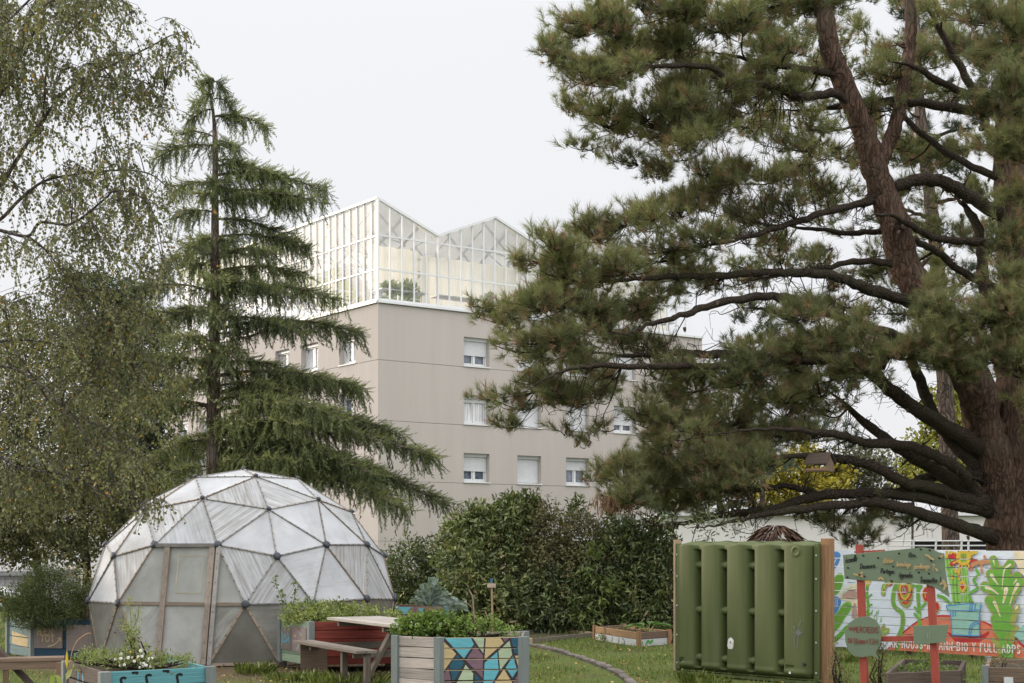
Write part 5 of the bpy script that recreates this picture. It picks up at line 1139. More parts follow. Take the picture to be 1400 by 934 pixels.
def pine_limbs(root, specs, YF, mat_, name='limb', rough=.07):
    smp = []
    for pts, r0, r1, off in specs:
        x0 = pts[0][0]; q = [P(x, y, YF(x)+off*abs(x-x0)/450) for x, y in pts]
        q = [q[0]]+[p+Vector((U(-.05, .05), U(-.1, .1), U(-.05, .05))) for p in q[1:-1]]+[q[-1]]
        c = catmull(q, 6); n = len(c); Y0 = q[0].y; c = [p+Vector((U(-1, 1), U(-1, 1), U(-1, 1)))*(.022 if name == 'limb' and 0 < i_ < n-1 else .01) for i_, p in enumerate(c)]; k0 = .84 if name == 'limb' else 1; rr = [k0*((r0+(r1-r0)*(i/(n-1))**.7))*Y0/F for i in range(n)]
        
        if name == 'limb' and r1 < 8: rr = [r*min(1, .12+(n-1-i)/(n*.35)) for i, r in enumerate(rr)]
        rr = [r*U(.93, 1.08) for r in rr]
        b = MB(); b.tube(c, rr, 12 if r0 > 9 else 8, rough=rough)
        for k in range(int(n/5)):       # broken stubs and knots
            i = int(U(.1, .85)*n); d = Vector((U(-1, 1), U(-1, 1), U(-.8, .8))).normalized(); e = c[i]+d*(rr[i]+U(.08, .32)); b.tube([c[i], (c[i]+e)/2+Vector((0, 0, U(-.03, .03))), e], [max(.012, rr[i]*.3), max(.010, rr[i]*.22), .008], 5)
        b.build(name, mat_, root)
        for i in range(0, n, 2): smp.append((c[i].x, c[i].y, c[i].z, rr[i]))
    return smp
def needle_crown(root, ells, smp, YF, dens, tufts, mat_, twigmat, tint0=.45, brown=.17, tscale=1.0, toward=1.0, up=.45):
    pos, dirs, tint, scl = [], [], [], []; tw = MB(); rest = MB(); nbr = 0
    smp = [tuple(q) for q in smp]
    for e in sorted(ells, key=lambda e: -e[0]*toward):
        px, py, rx, ry = e[:4]; Y = e[4] if len(e) > 4 else YF(px, U(-1.6, 1.6)); et = e[5] if len(e) > 5 else 0
        C = np.array(P(px, py, Y)); R = np.array([rx*Y/F, rx*Y/F*.75, ry*Y/F])
        sa = np.array(smp); d = sa[:, :3]-C; dist = np.linalg.norm(d*[1, .7, 1.7], axis=1)+np.where(d[:, 0]*toward < .1, 1.0, 0)+np.where(d[:, 2] > .5, .8, 0)
        A = sa[dist.argmin()]; a = A[:3]; L = np.linalg.norm(a-C)
        rootp = C+(a-C)*min(1, .75*R[0]/max(L, .01))
        if L > .15:
            m_ = (a+C)/2+np.array([0, 0, -.12*L])*.6+rng.normal(0, .08*L, 3)*[1, 1, .6]
            k_ = min(A[3]*.6, .018+.012*L); pl_ = [tuple(p) for p in catmull([tuple(a), tuple(m_), tuple(C)], 4)]; br = MB(); br.tube(pl_, [k_*(1-.6*i/(len(pl_)-1)) for i in range(len(pl_))], 6); nbr += 1
            if nbr <= 99: br.build('branch', twigmat, root)
            else:
                o_ = len(rest.v); rest.v += br.v; rest.f += [[i+o_ for i in f] for f in br.f]; rest.m += br.m; rest.t += br.t; rest.s += br.s

            smp += [(*pl_[i], k_*.6) for i in (4, 6, 8)]
        ns = max(3, int(math.pi*rx*ry/430*dens)); ct = rng.normal(tint0, .09)+et
        for k in range(ns):
            v = rvec(1)[0]; v[2] = abs(v[2]) if rng.random() < .62 else v[2]; T = C+v*R*rng.uniform(.45, 1.0)
            s0 = rootp if rng.random() < .6 else C-np.array([0, 0, R[2]*.3]); md = (s0+T)/2+np.array([0, 0, -.10])*np.linalg.norm(T-s0)+rng.normal(0, .05, 3)
            pts = [s0*(1-t)**2+md*2*t*(1-t)+T*t*t for t in (0, .35, .7, 1)]
            tw.tube([tuple(p) for p in pts], [.012, .010, .008, .006], 3, cap=False)
            tg = nrm(T-md)
            for t in (.3, .48, .62, .74, .86, .95, 1.0):
                if rng.random() < .12: continue
                p = s0*(1-t)**2+md*2*t*(1-t)+T*t*t+rng.normal(0, .075, 3)*(1.25-t*.6); dd = tg*.55+UPV*up+rng.normal(0, .42, 3)
                pos.append(p); dirs.append(dd); scl.append(rng.uniform(.75, 1.2)*tscale)
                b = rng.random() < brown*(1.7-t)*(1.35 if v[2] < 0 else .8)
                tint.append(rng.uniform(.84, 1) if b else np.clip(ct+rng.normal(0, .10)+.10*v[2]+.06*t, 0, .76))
    pos, dirs, tint, scl = nrm0(pos), nrm0(dirs), np.array(tint), np.array(scl); Vs, Fs, Ts, o = [], [], [], 0
    kid = rng.integers(0, len(tufts), len(pos))
    for k, (tv, tf) in enumerate(tufts):
        s = kid == k
        if not s.any(): continue
        V, Fa, q = inst(tv, tf, pos[s], dirs[s], rvec(s.sum()), scl[s]); Vs.append(V); Fs.append(Fa+o); o += len(V); Ts.append(np.repeat(tint[s], q))
    Ta = np.concatenate(Ts); Ta = np.where(Ta > .8, Ta, np.clip(Ta+rng.normal(0, .05, len(Ta)), 0, .77))
    tag(tw.build('twigs', twigmat, root), kind='stuff')
    if rest.f: tag(rest.build('branch', twigmat, root), kind='stuff')
    arr_mesh('crown', np.concatenate(Vs), np.concatenate(Fs), Ta, mat_, root); print(root.name, 'tufts', len(pos))
def nrm0(a): return np.array(a, float)
pine = thing('pine_tree', (10.3, 31, 0), 'huge spreading pine with several leaning trunks filling the right side', 'tree', 'pines')
trunks = [([(1398, 800), (1398, 755), (1398, 690), (1400, 600), (1404, 500), (1404, 400), (1392, 320), (1392, 230), (1398, 150), (1402, 60), (1408, -40)], 54, 26, 0),
          ([(1384, 770), (1378, 700), (1362, 640), (1345, 580), (1330, 530), (1296, 470), (1264, 412), (1240, 360), (1222, 305), (1206, 255), (1192, 218), (1178, 170), (1158, 125), (1138, 70), (1125, 20), (1116, -30)], 34, 11, 0),
          ([(1198, 232), (1210, 205), (1226, 168), (1237, 110), (1244, 60), (1244, 10), (1238, -40)], 12, 7, 0)]
smp = pine_limbs(pine, trunks, Yp, B_PINE, 'trunk', .05)
limbs = [([(1385, 300), (1360, 287), (1325, 266), (1290, 250), (1255, 246), (1222, 258)], 13, 9, 0), ([(1372, 480), (1352, 400), (1346, 350), (1338, 312), (1320, 285), (1300, 265)], 12, 6, 3), ([(1395, 402), (1350, 388), (1306, 362), (1279, 341), (1249, 325), (1210, 318), (1170, 318), (1110, 312), (1050, 306), (990, 296)], 8, 3, 2),
         ([(1395, 348), (1345, 334), (1310, 330), (1282, 326), (1240, 305), (1210, 296), (1180, 297)], 8, 4, -2), ([(1205, 262), (1191, 275), (1135, 293), (1090, 306), (1050, 318), (990, 335), (930, 340)], 8, 3, -1), ([(1158, 110), (1131, 102), (1085, 94), (1050, 92), (1000, 80), (950, 70)], 8, 3, 1),
         ([(1168, 150), (1138, 131), (1096, 131), (1050, 118), (1000, 107), (961, 95), (900, 90), (850, 85), (800, 88)], 9, 3, -1), ([(1392, 165), (1357, 155), (1297, 145), (1234, 138), (1170, 141), (1110, 150), (1060, 150)], 11, 4, 1), ([(1385, 250), (1357, 240), (1297, 208), (1234, 160), (1205, 130)], 8, 4, 3),
         ([(1345, 176), (1343, 165), (1325, 113), (1297, 64), (1269, 14), (1255, -20)], 8, 4, 2), ([(1390, 160), (1354, 141), (1297, 120), (1251, 92), (1215, 85)], 9, 4, -2), ([(1275, 425), (1253, 413), (1188, 399), (1142, 381), (1096, 374), (1050, 374), (960, 380), (870, 384), (800, 382), (740, 375)], 12, 3, 0),
         ([(1240, 372), (1230, 365), (1184, 353), (1124, 367), (1050, 381), (1000, 392)], 8, 3, 2), ([(1300, 490), (1250, 470), (1193, 454), (1142, 427), (1096, 408), (1050, 406), (983, 413), (937, 430), (887, 443), (854, 455), (800, 452)], 12, 3, -1), ([(1210, 500), (1140, 480), (1114, 468), (1082, 436), (1050, 427), (1010, 420)], 8, 4, 1),
         ([(1350, 625), (1322, 602), (1257, 565), (1207, 523), (1165, 491), (1100, 487), (1025, 488), (975, 484), (912, 487), (854, 487), (800, 482), (740, 478)], 15, 3, 0), ([(1165, 491), (1090, 494), (1021, 497), (954, 499), (887, 501), (837, 499), (787, 505), (745, 518), (705, 545)], 8, 2.4, -2), ([(1355, 665), (1345, 648), (1308, 606), (1279, 570), (1264, 534), (1245, 490)], 14, 8, 2),
         ([(1392, 740), (1382, 721), (1345, 680), (1308, 643), (1271, 620), (1234, 606), (1188, 604), (1151, 597), (1090, 585), (1020, 590), (950, 600)], 14, 4, -1.5), ([(1365, 700), (1340, 689), (1280, 671), (1234, 661), (1188, 640), (1142, 627), (1100, 622), (1040, 628), (980, 640)], 13, 4, -1), ([(1360, 700), (1336, 694), (1257, 682), (1188, 675), (1119, 676), (1060, 693), (980, 705), (915, 716), (870, 712)], 13, 4, 0),
         ([(1375, 740), (1340, 731), (1280, 712), (1234, 695), (1188, 686), (1119, 690), (1050, 704), (985, 716), (940, 722)], 14, 3.5, -1), ([(1345, 690), (1326, 671), (1280, 648), (1234, 615), (1188, 579), (1150, 548), (1105, 522)], 18, 3, 2), ([(1119, 676), (1080, 668), (1030, 672), (1000, 668), (960, 678)], 6, 2.5, 2), ([(1345, 650), (1310, 645), (1270, 655), (1230, 668), (1180, 690)], 12, 6, 3.5)]
limbs += [([(1400, 330), (1460, 300), (1540, 280), (1640, 285)], 12, 3, 0), ([(1402, 200), (1470, 150), (1560, 120), (1650, 130)], 11, 3, 1), ([(1400, 520), (1480, 470), (1580, 450), (1690, 460)], 14, 3, -1), ([(1402, 660), (1480, 620), (1580, 610), (1700, 630)], 13, 3, 1), ([(1404, 80), (1450, 30), (1520, -10)], 9, 3, 0)]
smp += pine_limbs(pine, limbs, Yp, B_LIMB)
E = [(790, 40, 42, 32), (757, 72, 30, 28), (832, 30, 50, 35), (800, 105, 55, 38), (860, 85, 60, 45), (778, 148, 28, 20), (830, 165, 55, 35), (795, 203, 30, 14), (850, 216, 36, 18), (885, 155, 55, 36), (922, 60, 60, 50), (932, 125, 60, 42), (990, 35, 60, 40), (985, 110, 58, 36), (918, 190, 48, 26), (972, 172, 58, 28), (1040, 15, 50, 40), (1048, 80, 45, 36), (1025, 150, 50, 22), (1100, 15, 45, 30), (1108, 172, 42, 22), (1075, 195, 45, 20), (880, 10, 50, 30), (940, 10, 50, 30), (1150, 5, 40, 20), (900, 235, 30, 14), (960, 235, 30, 18),
     (1210, 105, 45, 26, 30), (1190, 150, 40, 18, 30), (1230, 70, 25, 18, 33), (1330, 20, 50, 36, 29), (1380, 40, 45, 50, 28.6), (1355, 85, 45, 40, 28.8), (1385, 120, 50, 50, 28.2), (1345, 150, 38, 30, 29), (1390, 190, 50, 40, 28.4), (1370, 210, 35, 25, 28.6), (1290, 10, 40, 22, 30), (1250, 205, 35, 20, 34), (1290, 215, 35, 22, 34), (1300, 75, 24, 20, 33), (1180, 230, 30, 14, 33), (1120, 255, 35, 16, 33),
     (758, 335, 48, 24), (820, 322, 55, 34), (878, 306, 50, 34), (930, 288, 50, 34), (978, 266, 45, 34), (718, 362, 26, 20), (768, 372, 60, 28), (842, 368, 60, 32), (900, 348, 60, 36), (962, 328, 50, 36), (1020, 298, 48, 26), (1008, 238, 46, 26), (1075, 275, 40, 18), (1065, 340, 36, 16),
     (655, 430, 22, 16), (690, 437, 45, 26), (742, 418, 50, 28), (800, 416, 60, 28), (722, 476, 60, 22), (764, 452, 58, 26), (822, 446, 50, 22), (658, 545, 26, 10), (702, 553, 45, 18), (692, 580, 25, 17), (742, 526, 40, 22), (775, 498, 42, 16), (862, 428, 48, 22), (905, 402, 42, 20), (955, 398, 40, 20), (880, 470, 40, 14), (830, 520, 40, 14), (730, 500, 30, 14),
     (900, 545, 42, 20), (952, 528, 52, 28), (1012, 516, 58, 32), (1082, 498, 55, 34), (1132, 482, 48, 30), (872, 560, 36, 18), (932, 572, 58, 34), (1000, 572, 66, 40), (1072, 560, 58, 42), (1124, 532, 58, 38), (1182, 500, 55, 34, 28.4), (1232, 482, 50, 28, 28.4), (1292, 458, 58, 36, 28.2), (1342, 440, 58, 38, 28), (1388, 432, 48, 48, 27.8), (1312, 500, 44, 24, 28.4), (1262, 430, 42, 26, 28.6), (1350, 490, 45, 28, 28), (1390, 500, 40, 30, 28), (1270, 395, 30, 16, 29),
     (820, 650, 34, 14), (852, 640, 40, 26), (900, 648, 52, 36), (960, 640, 58, 40), (1020, 618, 56, 36), (1060, 596, 48, 26), (862, 682, 40, 20), (904, 695, 48, 24), (952, 688, 46, 20), (1005, 670, 46, 22), (792, 562, 24, 16), (772, 592, 18, 13), (768, 545, 28, 16), (800, 610, 16, 10), (830, 588, 22, 10), (1100, 600, 36, 20), (1060, 640, 30, 14),
     (1380, 330, 36, 44, 28.6), (1392, 270, 36, 30, 28.6), (1375, 380, 36, 26, 28.4)]
# a fuller layer over the crown's outline in the photo, and thinner foliage on the far side of the leaning trunks
SIL = [(752, 12), (730, 70), (752, 110), (756, 150), (774, 165), (782, 208), (822, 224), (880, 246), (920, 258), (905, 275), (830, 296), (760, 316), (706, 352), (700, 366), (725, 388), (690, 410), (648, 428), (660, 446), (695, 470), (690, 490), (705, 512), (695, 538), (655, 545), (670, 570), (690, 592), (755, 566), (770, 596), (800, 606), (815, 625), (800, 648), (815, 665), (830, 690), (905, 708), (985, 690), (1060, 650), (1100, 600), (1150, 560), (1240, 500), (1340, 500), (1410, 520), (1410, 380), (1250, 400), (1150, 440), (1060, 450), (1000, 440), (960, 425), (1000, 345), (1060, 300), (1110, 230), (1130, 140), (1120, -10), (752, -10)]
def inside(x, y, poly):
    c = False
    for i in range(len(poly)):
        (x0, y0), (x1, y1) = poly[i], poly[i-1]
        if (y0 > y) != (y1 > y) and x < (x1-x0)*(y-y0)/(y1-y0)+x0: c = not c
    return c
FILL = []
while len(FILL) < 130:
    x, y = U(640, 1400), U(-10, 710)
    if inside(x, y, SIL) and inside(x-28, y, SIL) and inside(x, y+10, SIL) and inside(x, y-10, SIL): FILL.append((x, y, U(26, 48), U(12, 22), Yp(x)+U(-1.2, 2.4) if x < 1230 else U(28, 30)))
FILL += [(U(1410, 1690), U(-10, 640), U(30, 50), U(14, 24), U(28.5, 32.5)) for k in range(34)]
FILL += [(U(850, 1070), U(590, 695), U(30, 46), U(13, 20), Yp(960)+U(-1.5, 1.5)) for k in range(14)]+[(U(1060, 1390), U(425, 520), U(30, 46), U(13, 20), U(28, 28.8)) for k in range(14)]+[(U(1090, 1260), U(690, 738), U(20, 30), U(8, 12), U(29.4, 30.4)) for k in range(5)]
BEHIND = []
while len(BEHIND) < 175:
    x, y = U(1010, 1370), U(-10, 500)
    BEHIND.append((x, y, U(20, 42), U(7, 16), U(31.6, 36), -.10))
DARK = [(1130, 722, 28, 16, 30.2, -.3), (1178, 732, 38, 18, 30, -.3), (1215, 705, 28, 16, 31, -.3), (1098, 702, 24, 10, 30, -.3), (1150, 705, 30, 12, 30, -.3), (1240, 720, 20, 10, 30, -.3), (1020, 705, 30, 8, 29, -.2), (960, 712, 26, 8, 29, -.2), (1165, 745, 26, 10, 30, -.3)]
needle_crown(pine, E+FILL+BEHIND+DARK, smp, Yp, 2.1, TUFTS, N_PINE, B_LIMB)
# dead brown sprays hanging at the lower left of the crown, cones and bare twigs
def bare_twigs(root, boxes, smp, n, name='bare_twigs'):
    b = MB(); s = np.array(smp)
    for x0, y0, x1, y1, m in boxes:
        for k in range(m):
            px, py = U(x0, x1), U(y0, y1); p = np.array(P(px, py, Yp(px, U(-2, 2)))); a = s[np.linalg.norm(s[:, :3]-p, axis=1).argmin()][:3]
            mid = (a+p)/2+rng.normal(0, .12, 3); mid[2] -= .12*np.linalg.norm(p-a); cc = catmull([tuple(a), tuple(mid+rng.normal(0, .05, 3)), tuple((mid+p)/2+rng.normal(0, .08, 3)), tuple(p), tuple(p+rng.normal(0, .15, 3))], 3); b.tube(cc, [.011*(1-.7*i/(len(cc)-1)) for i in range(len(cc))], 4, cap=False)
            for j in range(2): q = mid+(p-mid)*rng.random(); b.tube([tuple(q), tuple(q+rng.normal(0, .2, 3))], [.006, .004], 3, cap=False)
    tag(b.build(name, B_LIMB, root), kind='stuff')
bare_twigs(pine, [(930, 180, 1060, 330, 50), (1040, 60, 1250, 330, 110), (960, 370, 1200, 480, 80), (700, 500, 830, 590, 16), (820, 440, 960, 520, 36), (1100, 520, 1300, 660, 80), (1000, 640, 1300, 740, 70)], smp, 0)
def cones():
    s = np.array(smp)
    for k in range(60):
        a = s[rng.integers(len(s))]; p = a[:3]+rng.normal(0, .12, 3)-[0, 0, .1]; b = MB(); b.disc(p, (U(-.4, .4), U(-.4, .4), -1), .032, .07, 7, dome=.02); b.build('cone', W_DARK, pine)
cones()
ND = leafmat('dead_needles', [(0, (.16, .10, .06)), (1, (.34, .22, .14))], .3)
def dead_spray():
    n = 110; b = np.array(P(838, 677, 27.7)); pos = b+rng.normal(0, 1, (n, 3))*[.17, .15, .06]; dirs = np.array([0, 0, -1.0])+rng.normal(0, .22, (n, 3)); tv, tf = strand_template(26, .4, .05, a=.25)
    V, Fa, q = inst(tv*[1, 1, 1], tf, pos, dirs, rvec(n), rng.uniform(.16, .34, n)); arr_mesh('dead_needles', V, Fa, np.repeat(rng.random(n), q), ND, pine)
dead_spray()
# second pine behind
Yb = lambda px, off=0: 41+off
pine2 = thing('pine_tree', P(1292, 831, 41), 'slimmer straight pine standing behind the huge leaning one', 'tree', 'pines')
sm2 = pine_limbs(pine2, [([(1300, 832), (1297, 640), (1288, 430), (1282, 365), (1274, 305), (1266, 255), (1260, 190), (1254, 100), (1250, 20), (1248, -40)], 13, 6, 0)], Yb, bark('grey_pine_bark', (.05, .04, .036), (.16, .125, .105)), 'trunk', .04)
sm2 += pine_limbs(pine2, [([(1274, 300), (1240, 290), (1200, 275)], 4, 2, 0), ([(1270, 280), (1310, 270), (1340, 262)], 4, 2, 0), ([(1262, 215), (1220, 205), (1190, 210)], 4, 2, 0), ([(1285, 400), (1330, 380), (1350, 360)], 4, 2, 0), ([(1262, 200), (1300, 180), (1335, 175)], 4, 2, 0), ([(1290, 450), (1240, 430), (1200, 430)], 4, 2, 0)], Yb, B_LIMB)
N_DIST = leafmat('blue_pine_needles', [(0, (.030, .045, .032)), (.5, (.065, .085, .055)), (.78, (.11, .13, .08)), (1, (.14, .11, .08))], .2)
T2 = [tuft_template(26, .22, .013, .25, 1.25) for _ in range(4)]
needle_crown(pine2, [(x, y, rx, ry, 41+U(-1.5, 1.5), -.1) for x, y, rx, ry in ((1245, 225, 30, 16), (1290, 232, 38, 20), (1322, 250, 26, 14), (1215, 268, 26, 14), (1252, 170, 30, 18), (1310, 180, 30, 16), (1232, 130, 28, 16), (1280, 120, 30, 20), (1260, 60, 40, 25), (1245, 15, 40, 25), (1330, 340, 26, 16), (1310, 372, 24, 14), (1215, 415, 26, 14), (1230, 440, 30, 12), (1180, 430, 26, 12), (1320, 390, 26, 12), (1210, 305, 24, 10))], sm2, Yb, 1.7, T2, N_DIST, B_LIMB, .4, .1, 1.2)
pine3 = thing('pine_tree', P(1040, 805, 58), 'distant bluish pine seen through the gap left of the leaning trunks', 'tree', 'pines')
Yc = lambda px, off=0: 58+off
sm3 = pine_limbs(pine3, [([(1040, 805), (1042, 650), (1040, 560), (1038, 490)], 5, 1.5, 0), ([(1040, 600), (1090, 560), (1130, 540)], 4, 2, 0), ([(1040, 560), (1000, 530), (975, 520)], 4, 2, 0)], Yc, B_LIMB, 'trunk')
needle_crown(pine3, [(x, y, rx, ry, 58+U(-2, 2), 0) for x, y, rx, ry in ((1035, 430, 26, 16), (1010, 440, 20, 14), (1045, 460, 42, 22), (1000, 470, 30, 16), (1020, 495, 50, 24), (1075, 490, 46, 24), (985, 520, 40, 22), (1050, 535, 60, 28), (1110, 525, 40, 24), (980, 560, 40, 22), (1040, 590, 60, 26), (1100, 580, 50, 24), (1150, 600, 40, 22), (990, 620, 46, 22), (1060, 640, 50, 20), (1010, 665, 46, 18))], sm3, Yc, 1.3, [tuft_template(22, .3, .022, .25, 1.25) for _ in range(3)], N_DIST, B_LIMB, .38, .1, 1.2)
# ---------------------------------------------------------------- the drooping cedar behind the dome
CY = 34.0; cedar = thing('cedar_tree', P(293, 848, CY), 'tall drooping cedar with tiered branches behind the dome', 'tree')
B_CED = bark('cedar_bark', (.075, .056, .048), (.22, .165, .14), (.16, .145, .125), st=(6, 6, 1.2)); 
b = MB(); tc = catmull([P(293, 850, CY), P(293, 640, CY), P(292, 520, CY), P(294, 420, CY), P(294, 300, CY), P(294, 200, CY), P(291, 150, CY), P(284, 112, CY)], 6); n = len(tc)
b.tube(tc, [max(.02, (12-11.6*(max(0, i/(n-1)-.12)/.88)**.8)*CY/F) for i in range(n)], 14, rough=.04); b.build('trunk', B_CED, cedar)
N_CED = leafmat('cedar_needles', [(0, (.060, .074, .040)), (.4, (.125, .148, .068)), (.7, (.215, .238, .102)), (1, (.32, .335, .15))], .3, .55, .15)
STR = [strand_template(52, .17, .034, a=.75) for _ in range(5)]
def cedar_branches():
    spec = [(110, 277, 122, .2), (113, 290, 108, 0), (128, 268, 152, .4), (112, 300, 122, 0), (135, 318, 150, .4), (160, 361, 172, 0), (150, 262, 165, 0), (200, 214, 216, 0), (195, 330, 215, .9), (228, 372, 244, .3), (240, 448, 264, 0), (265, 400, 262, -.6), (278, 446, 287, .25), (290, 240, 300, 0), (300, 388, 318, -.4), (325, 420, 342, 0), (352, 380, 362, .8), (372, 412, 372, -.3), (350, 225, 360, 0), (398, 458, 410, 0), (392, 400, 420, .7), (400, 190, 400, .2), (452, 488, 455, 0), (440, 420, 470, .7), (430, 180, 440, -.3), (498, 405, 510, -.2), (515, 498, 538, .15), (540, 470, 520, -.5), (500, 190, 500, .3), (560, 544, 597, 0), (548, 480, 585, .6), (585, 590, 628, .1), (610, 520, 655, .5), (600, 200, 640, .2), (618, 608, 690, -.1), (640, 560, 700, .4), (640, 420, 640, .9), (625, 500, 640, -.7), (560, 180, 560, 0), (640, 240, 655, .9), (650, 350, 640, 1.2), (600, 425, 590, .8), (610, 455, 622, .6), (590, 395, 560, .9), (250, 318, 272, 2.5), (420, 325, 452, 3), (330, 270, 350, 2.5), (480, 335, 500, 2), (520, 255, 545, 2)]
    for k in range(22):     # the rest of the whorls, pointing towards and away from the viewer
        y = 150+k*23+U(-16, 16); L = np.interp(y, [120, 165, 250, 330, 410, 470, 560, 650], [14, 45, 95, 95, 115, 140, 165, 190])*U(.3, .85); az = k*2.399+U(-.4, .4); dx = math.cos(az); 
        spec.append((y, 293+L*dx, y+L*.10+U(-6, 10), math.sin(az)/max(.25, abs(dx))))
    br = MB(); pos, dirs, scl, tin = [], [], [], []
    for y0, tx, ty, dep in spec:
        a = np.array(P(293, y0, CY)); t_ = np.array(P(tx, ty, CY)); Lx = abs(t_[0]-a[0]); t_[1] += dep*Lx*(-1 if dep > 0 else -1); L = np.linalg.norm(t_-a)
        mid = (a+t_)/2+np.array([0, 0, .13*L+.1]); N_ = max(6, int(L*5)); cur = []
        for i in range(N_+1): s = i/N_; cur.append(a*(1-s)**2+mid*2*s*(1-s)+t_*s*s)
        br.tube([tuple(p) for p in cur], [max(.006, .012+.010*L*(1-i/N_)**1.1) for i in range(N_+1)], 6)
        bt = rng.normal(.45, .12); hd = nrm((t_-a)*[1, 1, 0]); sd = np.array([-hd[1], hd[0], 0])
        m = max(10, int(L*24))
        for j in range(m):
            s = .05+.95*rng.random()**.9; p = a*(1-s)**2+mid*2*s*(1-s)+t_*s*s; wid = (.26+.34*L*(1-s)**.5*min(1, s*3)); sg = rng.choice([-1, 1]); tl = wid*rng.uniform(.3, 1)
            dv = nrm(hd*rng.uniform(.5, 1.1)+sd*sg*rng.uniform(.5, 1.2)); e = p+dv*tl+np.array([0, 0, -.16*tl*tl-.03]); br.tube([tuple(p), tuple((p+e)/2+UPV*.03*tl), tuple(e)], [.010, .007, .004], 3, cap=False)
            for q in range(int(4+9*tl)):
                u = rng.random(); w_ = p+(e-p)*u+UPV*.03*tl*math.sin(u*3); top = rng.random() < .5
                pos.append(w_+rng.normal(0, .02, 3)); 
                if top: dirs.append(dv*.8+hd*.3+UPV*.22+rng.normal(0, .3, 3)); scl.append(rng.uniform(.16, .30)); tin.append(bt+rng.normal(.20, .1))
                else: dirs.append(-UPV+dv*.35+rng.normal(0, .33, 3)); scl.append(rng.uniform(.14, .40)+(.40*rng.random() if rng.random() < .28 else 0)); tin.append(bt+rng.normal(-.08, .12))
    br.build('branches', B_CED, cedar); pos, dirs, scl, tin = map(nrm0, (pos, dirs, scl, tin)); kid = rng.integers(0, 5, len(pos)); Vs, Fs, Ts, o = [], [], [], 0
    for k, (tv, tf) in enumerate(STR):
        s = kid == k; V, Fa, q = inst(tv, tf, pos[s], dirs[s], rvec(s.sum()), scl[s]); Vs.append(V); Fs.append(Fa+o); o += len(V); Ts.append(np.repeat(tin[s], q))
    Ta = np.concatenate(Ts); arr_mesh('crown', np.concatenate(Vs), np.concatenate(Fs), np.clip(Ta+rng.normal(0, .05, len(Ta)), 0, 1), N_CED, cedar); print('cedar strands', len(pos))
cedar_branches()
